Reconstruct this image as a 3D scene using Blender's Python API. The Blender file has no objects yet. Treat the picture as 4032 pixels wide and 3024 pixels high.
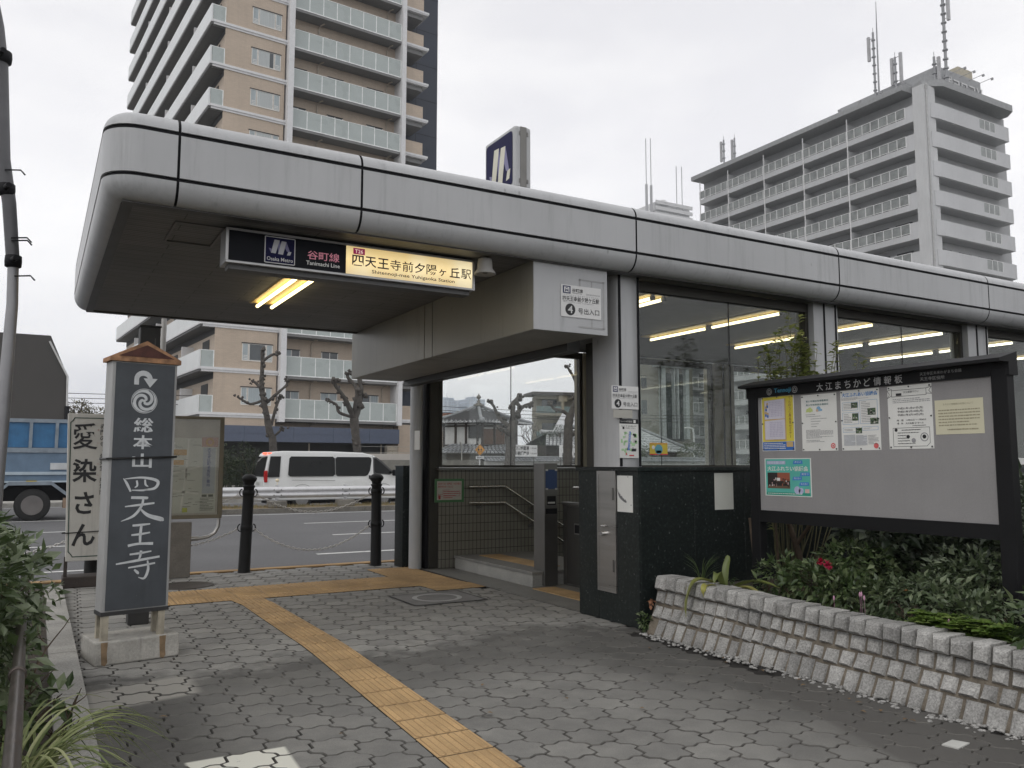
import bpy, bmesh, math, random
from mathutils import Vector, Matrix
R = math.radians
sc = bpy.context.scene
COL = sc.collection
rnd = random.Random(7)

# ---------------------------------------------------------------- camera, sky, sun, exposure
cam = bpy.data.cameras.new("camera")
cam.sensor_width = 36.0
cam.lens = 36.0 * 3260 / 4032
cam.clip_start = 0.05
cam.clip_end = 5000
camo = bpy.data.objects.new("camera", cam)
COL.objects.link(camo)
camo.location = (0, 0, 1.35)
camo.rotation_euler = (R(90 + 5.6), 0, R(60.2 - 90))
sc.camera = camo

SUN_EL, SUN_AZ = 48, 205          # elevation, heading of the sun from +X (behind the camera, left)
w = bpy.data.worlds.new("World")
sc.world = w
w.use_nodes = True
nt = w.node_tree
nt.nodes.clear()
out = nt.nodes.new("ShaderNodeOutputWorld")
bg = nt.nodes.new("ShaderNodeBackground")
sky = nt.nodes.new("ShaderNodeTexSky")
sky.sky_type = 'NISHITA'
sky.sun_disc = False
sky.sun_elevation = R(SUN_EL)
sky.sun_rotation = R(90 - SUN_AZ)
sky.dust_density = 4
hsv = nt.nodes.new("ShaderNodeHueSaturation")
hsv.inputs['Saturation'].default_value = 0.04
scl = nt.nodes.new("ShaderNodeVectorMath"); scl.operation = 'SCALE'; scl.inputs['Scale'].default_value = 0.10
tc = nt.nodes.new("ShaderNodeTexCoord")
mp = nt.nodes.new("ShaderNodeMapping"); mp.inputs['Scale'].default_value = (1.2, 1.2, 3.2)
nz = nt.nodes.new("ShaderNodeTexNoise")
nz.inputs['Scale'].default_value = 1.7; nz.inputs['Detail'].default_value = 5; nz.inputs['Roughness'].default_value = .55
rp = nt.nodes.new("ShaderNodeValToRGB")
rp.color_ramp.elements[0].position = .36; rp.color_ramp.elements[0].color = (.83, .825, .86, 1)
rp.color_ramp.elements[1].position = .62; rp.color_ramp.elements[1].color = (1.02, 1.01, 1.01, 1)
mx = nt.nodes.new("ShaderNodeMix"); mx.data_type = 'RGBA'; mx.inputs[0].default_value = .90
L = nt.links.new
L(sky.outputs[0], hsv.inputs['Color']); L(hsv.outputs[0], scl.inputs[0])
L(tc.outputs['Generated'], mp.inputs[0]); L(mp.outputs[0], nz.inputs['Vector']); L(nz.outputs['Fac'], rp.inputs[0])
L(scl.outputs[0], mx.inputs[6]); L(rp.outputs[0], mx.inputs[7])
# thinner cloud towards the horizon, brightest to the left of the view
sep = nt.nodes.new("ShaderNodeSeparateXYZ"); L(tc.outputs['Generated'], sep.inputs[0])
el = mth0 = nt.nodes.new("ShaderNodeMapRange"); el.inputs['From Min'].default_value = 0.0; el.inputs['From Max'].default_value = .55; el.inputs['To Min'].default_value = 1.32; el.inputs['To Max'].default_value = 1.0
L(sep.outputs[2], el.inputs['Value'])
hl_ = nt.nodes.new("ShaderNodeVectorMath"); hl_.operation = 'SCALE'; L(mx.outputs[2], hl_.inputs[0]); L(el.outputs[0], hl_.inputs['Scale'])
L(hl_.outputs[0], bg.inputs[0]); L(bg.outputs[0], out.inputs[0])
bg.inputs[1].default_value = 1.0

sd = bpy.data.lights.new("sun", 'SUN')
sd.energy = 0.5
sd.angle = R(25)
sd.color = (1, .97, .93)
so = bpy.data.objects.new("sun", sd)
COL.objects.link(so)
dv = Vector((math.cos(R(SUN_EL)) * math.cos(R(SUN_AZ)), math.cos(R(SUN_EL)) * math.sin(R(SUN_AZ)), math.sin(R(SUN_EL))))
so.rotation_euler = dv.to_track_quat('Z', 'Y').to_euler()
so.location = dv * 50
sc.view_settings.view_transform = 'Standard'
sc.view_settings.look = 'None'
sc.view_settings.gamma = 1
sc.view_settings.exposure = 0.16
sc.view_settings.use_curve_mapping = False
sc.render.engine = 'CYCLES'
sc.cycles.max_bounces = 7
sc.cycles.diffuse_bounces = 3
sc.cycles.glossy_bounces = 3
sc.cycles.transparent_max_bounces = 16
sc.cycles.use_denoising = True
sc.cycles.caustics_reflective = False
sc.cycles.caustics_refractive = False

# ---------------------------------------------------------------- materials
MATS = {}
def newmat(n):
    m = bpy.data.materials.new(n); m.use_nodes = True
    t = m.node_tree
    return m, t, t.nodes['Principled BSDF']
def nd(t, k, **kw):
    n = t.nodes.new(k)
    for a, v in kw.items():
        if hasattr(n, a): setattr(n, a, v)
        else: n.inputs[a.replace('_', ' ')].default_value = v
    return n
def ramp(t, fac, stops):
    r = t.nodes.new("ShaderNodeValToRGB")
    e = r.color_ramp.elements
    while len(e) < len(stops): e.new(.5)
    for i, (p, c) in enumerate(stops):
        e[i].position = p
        e[i].color = (*c, 1) if len(c) == 3 else c
    t.links.new(fac, r.inputs[0])
    return r.outputs[0]
def mixc(t, fac, a, b, mode='MIX'):
    n = t.nodes.new("ShaderNodeMix"); n.data_type = 'RGBA'; n.blend_type = mode
    for s, i in ((fac, 0), (a, 6), (b, 7)):
        if hasattr(s, 'links'): t.links.new(s, n.inputs[i])
        elif i == 0: n.inputs[0].default_value = s
        else: n.inputs[i].default_value = (*s, 1)
    return n.outputs[2]
def mth(t, op, a, b=0.0, clamp=False):
    n = t.nodes.new("ShaderNodeMath"); n.operation = op; n.use_clamp = clamp
    for s, i in ((a, 0), (b, 1)):
        if hasattr(s, 'links'): t.links.new(s, n.inputs[i])
        else: n.inputs[i].default_value = s
    return n.outputs[0]
def noise(t, scale, detail=4, rough=.55, stretch=None, coord='Object'):
    tc = t.nodes.new("ShaderNodeTexCoord")
    v = tc.outputs[coord]
    if stretch:
        m = t.nodes.new("ShaderNodeMapping"); m.inputs['Scale'].default_value = stretch
        t.links.new(v, m.inputs[0]); v = m.outputs[0]
    n = t.nodes.new("ShaderNodeTexNoise")
    n.inputs['Scale'].default_value = scale; n.inputs['Detail'].default_value = detail; n.inputs['Roughness'].default_value = rough
    t.links.new(v, n.inputs['Vector'])
    return n.outputs['Fac']
def sc3(c, k): return tuple(min(1, x * k) for x in c)
def bump(t, b, h, strength, dist=.01):
    n = t.nodes.new("ShaderNodeBump"); n.inputs['Strength'].default_value = strength; n.inputs['Distance'].default_value = dist
    t.links.new(h, n.inputs['Height']); t.links.new(n.outputs[0], b.inputs['Normal'])

def M(name, col, rough=.6, metal=0, var=.12, vs=4, spec=.5, bmp=0, bs=60, fine=0, fs=120, streak=0, island=0, stretch=None):
    """general painted / mineral surface: broad tone variation, optional fine grain, vertical dirt streaks, per-piece tone"""
    if name in MATS: return MATS[name]
    m, t, b = newmat(name)
    b.inputs['Roughness'].default_value = rough
    b.inputs['Metallic'].default_value = metal
    b.inputs['Specular IOR Level'].default_value = spec
    f = noise(t, vs, stretch=stretch)
    c = ramp(t, f, [(.3, sc3(col, 1 - var)), (.7, sc3(col, 1 + var))])
    if fine:
        g = noise(t, fs, 2, .6)
        c = mixc(t, 1.0, c, ramp(t, g, [(.3, (1 - fine,) * 3), (.7, (1 + fine,) * 3)]), 'MULTIPLY')
    if streak:
        g = noise(t, 2.2, 5, .6, (3.5, 3.5, .22))
        g2 = noise(t, 14, 4, .6, (2.5, 2.5, .12))
        s = mth(t, 'MULTIPLY', ramp(t, g, [(.45, (0, 0, 0)), (.75, (1, 1, 1))]), ramp(t, g2, [(.4, (0, 0, 0)), (.7, (1, 1, 1))]))
        c = mixc(t, mth(t, 'MULTIPLY', s, streak), c, sc3(col, .35))
    if island:
        gi = t.nodes.new("ShaderNodeNewGeometry")
        c = mixc(t, 1.0, c, ramp(t, gi.outputs['Random Per Island'], [(0, (1 - island,) * 3), (1, (1 + island,) * 3)]), 'MULTIPLY')
    t.links.new(c, b.inputs['Base Color'])
    rr = mth(t, 'ADD', mth(t, 'MULTIPLY', f, .25), rough - .125, True)
    t.links.new(rr, b.inputs['Roughness'])
    if bmp: bump(t, b, noise(t, bs, 4, .6), bmp)
    MATS[name] = m
    return m

def emis(name, col, s):
    if name in MATS: return MATS[name]
    m, t, b = newmat(name)
    b.inputs['Base Color'].default_value = (*sc3(col, .6), 1)
    b.inputs['Emission Color'].default_value = (*col, 1)
    b.inputs['Emission Strength'].default_value = s
    MATS[name] = m
    return m

def leafmat(name, c0, c1, c2, rough=.45, trans=.25):
    if name in MATS: return MATS[name]
    m, t, b = newmat(name)
    gi = t.nodes.new("ShaderNodeNewGeometry")
    c = ramp(t, gi.outputs['Random Per Island'], [(0, c0), (.55, c1), (1, c2)])
    t.links.new(c, b.inputs['Base Color'])
    b.inputs['Roughness'].default_value = rough
    b.inputs['Specular IOR Level'].default_value = .55
    tr = t.nodes.new("ShaderNodeBsdfTranslucent"); t.links.new(c, tr.inputs[0])
    ms = t.nodes.new("ShaderNodeMixShader"); ms.inputs[0].default_value = trans
    t.links.new(b.outputs[0], ms.inputs[1]); t.links.new(tr.outputs[0], ms.inputs[2])
    t.links.new(ms.outputs[0], t.nodes['Material Output'].inputs[0])
    MATS[name] = m
    return m

def glassmat(name, tint=(.9, .94, .93), ior=1.5, boost=1.0, haze=0.0, hazecol=(.5, .52, .5)):
    if name in MATS: return MATS[name]
    m, t, b = newmat(name)
    t.nodes.remove(b)
    tr = t.nodes.new("ShaderNodeBsdfTransparent"); tr.inputs[0].default_value = (*tint, 1)
    gl = t.nodes.new("ShaderNodeBsdfGlossy"); gl.inputs['Roughness'].default_value = .01
    fr = t.nodes.new("ShaderNodeLayerWeight"); fr.inputs['Blend'].default_value = .5
    k = mth(t, 'MULTIPLY', mth(t, 'ADD', .035, mth(t, 'MULTIPLY', .96, mth(t, 'POWER', fr.outputs['Facing'], 5.0))), boost, True)
    ms = t.nodes.new("ShaderNodeMixShader")
    t.links.new(k, ms.inputs[0]); t.links.new(tr.outputs[0], ms.inputs[1]); t.links.new(gl.outputs[0], ms.inputs[2])
    o = ms.outputs[0]
    if haze:
        df = t.nodes.new("ShaderNodeBsdfDiffuse"); df.inputs[0].default_value = (*hazecol, 1)
        g = noise(t, 1.5, 4, .6)
        m2 = t.nodes.new("ShaderNodeMixShader")
        t.links.new(mth(t, 'MULTIPLY', g, haze * 2), m2.inputs[0]); t.links.new(o, m2.inputs[1]); t.links.new(df.outputs[0], m2.inputs[2])
        o = m2.outputs[0]
    t.links.new(o, t.nodes['Material Output'].inputs[0])
    MATS[name] = m
    return m

# ---------------------------------------------------------------- mesh builder
ORG = {}
class MB:
    def __init__(s): s.v = []; s.f = []; s.m = []; s.s = []
    def add(s, vs, fs, m=0, smooth=False):
        o = len(s.v)
        s.v += [tuple(x) for x in vs]
        for f in fs:
            s.f.append([i + o for i in f]); s.m.append(m); s.s.append(smooth)
    def box(s, x0, x1, y0, y1, z0, z1, m=0):
        if x0 > x1: x0, x1 = x1, x0
        if y0 > y1: y0, y1 = y1, y0
        if z0 > z1: z0, z1 = z1, z0
        s.add([(x0, y0, z0), (x1, y0, z0), (x1, y1, z0), (x0, y1, z0), (x0, y0, z1), (x1, y0, z1), (x1, y1, z1), (x0, y1, z1)],
              [(3, 2, 1, 0), (4, 5, 6, 7), (0, 1, 5, 4), (1, 2, 6, 5), (2, 3, 7, 6), (3, 0, 4, 7)], m)
        return s
    def obox(s, o, u, v, n, a0, a1, b0, b1, c0, c1, m=0):
        P = lambda a, b, c: Vector(o) + Vector(u) * a + Vector(v) * b + Vector(n) * c
        s.add([P(a0, b0, c0), P(a1, b0, c0), P(a1, b1, c0), P(a0, b1, c0), P(a0, b0, c1), P(a1, b0, c1), P(a1, b1, c1), P(a0, b1, c1)],
              [(3, 2, 1, 0), (4, 5, 6, 7), (0, 1, 5, 4), (1, 2, 6, 5), (2, 3, 7, 6), (3, 0, 4, 7)], m)
        return s
    def extr(s, poly, vec, m=0, smooth=False):
        n = len(poly); vec = Vector(vec)
        a = [Vector(p) for p in poly]; b = [p + vec for p in a]
        s.add(a + b, [list(range(n))[::-1], list(range(n, 2 * n))], m)
        s.add(a + b, [(i, (i + 1) % n, n + (i + 1) % n, n + i) for i in range(n)], m, smooth)
        return s
    def prism(s, poly, z0, z1, m=0, smooth=False):
        return s.extr([(x, y, z0) for x, y in poly], (0, 0, z1 - z0), m, smooth)
    def tube(s, pts, r, n=8, m=0, caps=True):
        pts = [Vector(p) for p in pts]
        rr = r if isinstance(r, (list, tuple)) else [r] * len(pts)
        rings = []
        prev = None
        for i, p in enumerate(pts):
            d = (pts[min(i + 1, len(pts) - 1)] - pts[max(i - 1, 0)]).normalized()
            if prev is None:
                a = Vector((0, 0, 1)) if abs(d.z) < .9 else Vector((1, 0, 0))
                x = d.cross(a).normalized()
            else:
                x = (prev - d * prev.dot(d)).normalized()
            prev = x
            y = d.cross(x)
            rings.append([p + (x * math.cos(t) + y * math.sin(t)) * rr[i] for t in [2 * math.pi * k / n for k in range(n)]])
        vs = [q for ring in rings for q in ring]
        fs = [(i * n + k, i * n + (k + 1) % n, (i + 1) * n + (k + 1) % n, (i + 1) * n + k) for i in range(len(pts) - 1) for k in range(n)]
        s.add(vs, fs, m, True)
        if caps:
            s.add(rings[0], [list(range(n))[::-1]], m); s.add(rings[-1], [list(range(n))], m)
        return s
    def lathe(s, prof, c, n=16, m=0):
        vs = []; 
        for r, z in prof:
            vs += [(c[0] + r * math.cos(2 * math.pi * k / n), c[1] + r * math.sin(2 * math.pi * k / n), c[2] + z) for k in range(n)]
        fs = [(i * n + k, i * n + (k + 1) % n, (i + 1) * n + (k + 1) % n, (i + 1) * n + k) for i in range(len(prof) - 1) for k in range(n)]
        s.add(vs, fs, m, True)
        s.add(vs[:n], [list(range(n))[::-1]], m); s.add(vs[-n:], [list(range(n))], m)
        return s
    def ball(s, c, r, m=0, n=10, k=7, sq=(1, 1, 1), jit=0, rng=None):
        vs = []
        for i in range(1, k):
            a = math.pi * i / k
            for j in range(n):
                b = 2 * math.pi * j / n
                q = 1 + (rng.uniform(-jit, jit) if rng else 0)
                vs.append((c[0] + r * sq[0] * q * math.sin(a) * math.cos(b), c[1] + r * sq[1] * q * math.sin(a) * math.sin(b), c[2] + r * sq[2] * q * math.cos(a)))
        vs += [(c[0], c[1], c[2] + r * sq[2]), (c[0], c[1], c[2] - r * sq[2])]
        N = len(vs)
        fs = [(i * n + j, (i + 1) * n + j, (i + 1) * n + (j + 1) % n, i * n + (j + 1) % n) for i in range(k - 2) for j in range(n)]
        fs += [(N - 2, j, (j + 1) % n) for j in range(n)] + [(N - 1, (k - 2) * n + (j + 1) % n, (k - 2) * n + j) for j in range(n)]
        s.add(vs, fs, m, True)
        return s
    def build(s, name, mat, parent=None, bevel=0, seg=1, auto=None):
        me = bpy.data.meshes.new(name)
        o = ORG.get(parent, Vector((0, 0, 0))) if parent else s.origin()
        me.from_pydata([(x - o.x, y - o.y, z - o.z) for x, y, z in s.v], [], s.f)
        for mm in (mat if isinstance(mat, (list, tuple)) else [mat]): me.materials.append(mm)
        me.polygons.foreach_set('material_index', s.m)
        me.polygons.foreach_set('use_smooth', s.s)
        if bevel:
            bm = bmesh.new(); bm.from_mesh(me)
            bmesh.ops.remove_doubles(bm, verts=bm.verts, dist=1e-5)
            es = [e for e in bm.edges if len(e.link_faces) == 2 and e.calc_face_angle(0) > .5]
            bmesh.ops.bevel(bm, geom=es, offset=bevel, segments=seg, affect='EDGES', clamp_overlap=True, profile=.5)
            bm.to_mesh(me); bm.free()
        me.update()
        ob = bpy.data.objects.new(name, me)
        COL.objects.link(ob)
        if parent: ob.parent = parent
        else: ob.location = o
        ORG[ob] = o
        return ob
    def origin(s):
        if not s.v: return Vector((0, 0, 0))
        xs = [p[0] for p in s.v]; ys = [p[1] for p in s.v]; zs = [p[2] for p in s.v]
        return Vector(((min(xs) + max(xs)) / 2, (min(ys) + max(ys)) / 2, min(zs)))

def tag(o, label, cat, group=None):
    o['label'] = label; o['category'] = cat
    if group: o['group'] = group
    return o
def struct(o, kind='structure'):
    o['kind'] = kind; return o
def thing(name, label, cat, loc=(0, 0, 0), group=None):
    o = bpy.data.objects.new(name, None)
    o.empty_display_size = .2
    COL.objects.link(o); o.location = loc
    ORG[o] = Vector(loc)
    return tag(o, label, cat, group)
def kids(o): return [c for c in bpy.data.objects if c.parent == o]
def dup(root, loc, label=None, rotz=None, group=None):
    ch = {}
    for o in bpy.data.objects:
        if o.parent: ch.setdefault(o.parent, []).append(o)
    r = root.copy(); COL.objects.link(r); r.location = loc
    if rotz is not None: r.rotation_euler = (0, 0, rotz)
    if label: r['label'] = label
    if group: r['group'] = group
    def rec(a, b):
        for c in ch.get(a, []):
            d = c.copy(); COL.objects.link(d); d.parent = b; rec(c, d)
    rec(root, r)
    return r
def copypart(p, parent, off):
    c = p.copy(); COL.objects.link(c); c.parent = parent
    c.location = Vector(p.location) + Vector(off)
    return c

# ---------------------------------------------------------------- flat lettering
_G = {}
def glyph(txt, off=0.0):
    k = (txt, off)
    if k in _G: return _G[k]
    cu = bpy.data.curves.new('t', 'FONT'); cu.body = txt; cu.size = 1; cu.resolution_u = 2; cu.offset = off
    ob = bpy.data.objects.new('t', cu)
    me = ob.to_mesh()
    vs = [(v.co.x, v.co.y) for v in me.vertices]; fs = [list(p.vertices) for p in me.polygons]
    ob.to_mesh_clear(); bpy.data.objects.remove(ob); bpy.data.curves.remove(cu)
    _G[k] = (vs, fs)
    return _G[k]
class Plane:
    """a flat face: origin o at its lower left, u to the right, v up, n towards the reader; sizes w, h in metres"""
    def __init__(s, o, u, v, w=1, h=1):
        s.o = Vector(o); s.u = Vector(u).normalized(); s.v = Vector(v).normalized(); s.n = s.u.cross(s.v); s.w = w; s.h = h
    def P(s, a, b, l=0): return s.o + s.u * (a * s.w) + s.v * (b * s.h) + s.n * l
    def poly(s, mb, pts, m=0, l=.001):
        vs = [s.P(a, b, l) for a, b in pts]
        mb.add(vs, [list(range(len(vs)))], m)
    def rect(s, mb, a0, b0, a1, b1, m=0, l=.001): s.poly(mb, [(a0, b0), (a1, b0), (a1, b1), (a0, b1)], m, l)
    def line(s, mb, pts, wd, m=0, l=.001, closed=False):
        q = [Vector((a * s.w, b * s.h)) for a, b in pts]
        if closed: q.append(q[0])
        for p0, p1 in zip(q, q[1:]):
            d = (p1 - p0)
            if d.length < 1e-6: continue
            d.normalize(); e = Vector((-d.y, d.x)) * wd / 2; p0 = p0 - d * wd / 2; p1 = p1 + d * wd / 2
            vs = [s.o + s.u * x.x + s.v * x.y + s.n * l for x in (p0 - e, p1 - e, p1 + e, p0 + e)]
            mb.add(vs, [(0, 1, 2, 3)], m)
    def disc(s, mb, a, b, r, m=0, l=.001, n=20, r0=0, a0=0, a1=360):
        c = s.P(a, b, l); ts = [R(a0 + (a1 - a0) * k / n) for k in range(n + 1)]
        if r0 == 0 and a1 - a0 == 360:
            mb.add([c + s.u * r * math.cos(t) + s.v * r * math.sin(t) for t in ts[:-1]], [list(range(n))], m)
        else:
            vs = [c + s.u * q * math.cos(t) + s.v * q * math.sin(t) for t in ts for q in (r0, r)]
            mb.add(vs, [(2 * i, 2 * i + 1, 2 * i + 3, 2 * i + 2) for i in range(n)], m)
    def text(s, mb, txt, a0, b0, a1, b1, m=0, l=.001, off=0.0, keep=False, rot=False):
        vs, fs = glyph(txt, off)
        if not vs: return
        if rot: vs = [(y, -x) for x, y in vs]
        x0 = min(p[0] for p in vs); x1 = max(p[0] for p in vs); y0 = min(p[1] for p in vs); y1 = max(p[1] for p in vs)
        kx = (a1 - a0) * s.w / max(1e-6, x1 - x0); ky = (b1 - b0) * s.h / max(1e-6, y1 - y0)
        ox = oy = 0
        if keep:
            k = min(kx, ky); ox = ((a1 - a0) * s.w - k * (x1 - x0)) / 2; oy = ((b1 - b0) * s.h - k * (y1 - y0)) / 2; kx = ky = k
        mb.add([s.o + s.u * (a0 * s.w + ox + (x - x0) * kx) + s.v * (b0 * s.h + oy + (y - y0) * ky) + s.n * l for x, y in vs], fs, m)
    def column(s, mb, txt, a0, b0, a1, b1, m=0, l=.001, off=0.0):
        n = len(txt); st = (b1 - b0) / n
        for i, ch in enumerate(txt):
            if ch == ' ': continue
            t = b1 - i * st
            if ch == '・': s.disc(mb, (a0 + a1) / 2, t - st / 2, .12 * (a1 - a0) * s.w, m, l, 8); continue
            if ch == 'ー': s.rect(mb, (a0 + a1) / 2 - .04 * (a1 - a0), t - st * .85, (a0 + a1) / 2 + .06 * (a1 - a0), t - st * .1, m, l); continue
            s.text(mb, ch, a0, t - st * .93, a1, t - st * .05, m, l, off, keep=True)
    def dashes(s, mb, a0, b0, a1, b1, rows, m, l=.001, fill=.45, rng=rnd, ragged=.5):
        """rows of print too small to read: short broken strokes"""
        st = (b1 - b0) / rows
        for i in range(rows):
            y = b1 - (i + .5) * st; x = a0; e = a1 - (rng.random() * ragged * (a1 - a0) if rng.random() < .45 else 0)
            while x < e:
                d = rng.uniform(.012, .05) * (a1 - a0) * 1.5
                s.rect(mb, x, y - st * fill / 2 * rng.uniform(.7, 1), min(e, x + d), y + st * fill / 2, m, l)
                x += d + rng.uniform(.004, .012) * (a1 - a0) * 1.5
    def brush(s, mb, pts, m=0, l=.001):
        """one brush stroke: (a, b, width) control points, smoothed"""
        q = [Vector((a * s.w, b * s.h, wd)) for a, b, wd in pts]
        fine = []
        for i in range(len(q) - 1):
            p0 = q[max(0, i - 1)]; p1 = q[i]; p2 = q[i + 1]; p3 = q[min(len(q) - 1, i + 2)]
            for k in range(6):
                t = k / 6
                fine.append(.5 * ((2 * p1) + (p2 - p0) * t + (2 * p0 - 5 * p1 + 4 * p2 - p3) * t * t + (3 * p1 - p0 - 3 * p2 + p3) * t ** 3))
        fine.append(q[-1])
        vs = []
        for i, p in enumerate(fine):
            d = fine[min(i + 1, len(fine) - 1)] - fine[max(0, i - 1)]; d = Vector((d.x, d.y))
            if d.length < 1e-7: d = Vector((1, 0))
            d.normalize(); e = Vector((-d.y, d.x)) * max(.001, p.z) / 2
            for sg in (-1, 1):
                x = Vector((p.x, p.y)) + e * sg
                vs.append(s.o + s.u * x.x + s.v * x.y + s.n * l)
        mb.add(vs, [(2 * i, 2 * i + 2, 2 * i + 3, 2 * i + 1) for i in range(len(fine) - 1)], m)
    def slab(s, mb, t, m=0, back=0.0):
        mb.obox(s.o, s.u, s.v, s.n, 0, s.w, 0, s.h, -t - back, 0 - back, m)

# ---------------------------------------------------------------- leaves
def leaf(mb, p, d, up, ln, wd, m=0):
    d = d.normalized(); x = d.cross(up)
    if x.length < 1e-4: x = Vector((1, 0, 0))
    x.normalize(); n = x.cross(d)
    a = p; b = p + d * ln * .45 + x * wd / 2 + n * wd * .12; c = p + d * ln + n * -.1 * ln; e = p + d * ln * .45 - x * wd / 2 + n * wd * .12; g = p + d * ln * .5
    mb.add([a, b, c, e, g], [(0, 1, 4), (1, 2, 4), (2, 3, 4), (3, 0, 4)], m)
def clump(mb, c, r, n, size, rng, m=0, asp=.45, shell=.55, droop=.2):
    """n leaves spread through an uneven ellipsoid r=(rx,ry,rz) about c"""
    c = Vector(c)
    lob = [(Vector((rng.gauss(0, 1), rng.gauss(0, 1), rng.gauss(0, 1))).normalized(), rng.uniform(.7, 1.12)) for _ in range(9)]
    for _ in range(n):
        d = Vector((rng.gauss(0, 1), rng.gauss(0, 1), rng.gauss(0, 1))).normalized()
        k = max(lob, key=lambda q: q[0].dot(d))[1]
        q = (shell + (1 - shell) * rng.random() ** .5) * k if rng.random() < .75 else rng.random() * k
        p = c + Vector((d.x * r[0], d.y * r[1], d.z * r[2])) * q
        dd = (d + Vector((rng.gauss(0, .6), rng.gauss(0, .6), rng.gauss(0, .6) - droop)))
        u = Vector((rng.gauss(0, .5), rng.gauss(0, .5), 1))
        s = size * rng.uniform(.5, 1.5)
        leaf(mb, p, dd, u, s, s * asp * rng.uniform(.8, 1.2), m)
def twig(mb, p, d, ln, r, depth, rng, m=0, spread=.7, up=.15):
    p = Vector(p); d = Vector(d).normalized()
    pts = [p]; n = 4
    for i in range(n):
        d = (d + Vector((rng.gauss(0, .16), rng.gauss(0, .16), rng.gauss(0, .12) + up * .2))).normalized()
        pts.append(pts[-1] + d * ln / n)
    mb.tube(pts, [r * (1 - .45 * i / n) for i in range(n + 1)], 5 if depth < 2 else 6, m, caps=depth == 0)
    if depth > 0:
        for k in range(rng.choice((2, 3, 3))):
            q = pts[rng.choice((2, 3, 4, 4))]
            dd = (d + Vector((rng.gauss(0, spread), rng.gauss(0, spread), rng.gauss(0, spread * .6) + up))).normalized()
            twig(mb, q, dd, ln * rng.uniform(.55, .8), r * .55, depth - 1, rng, m, spread, up)
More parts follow.
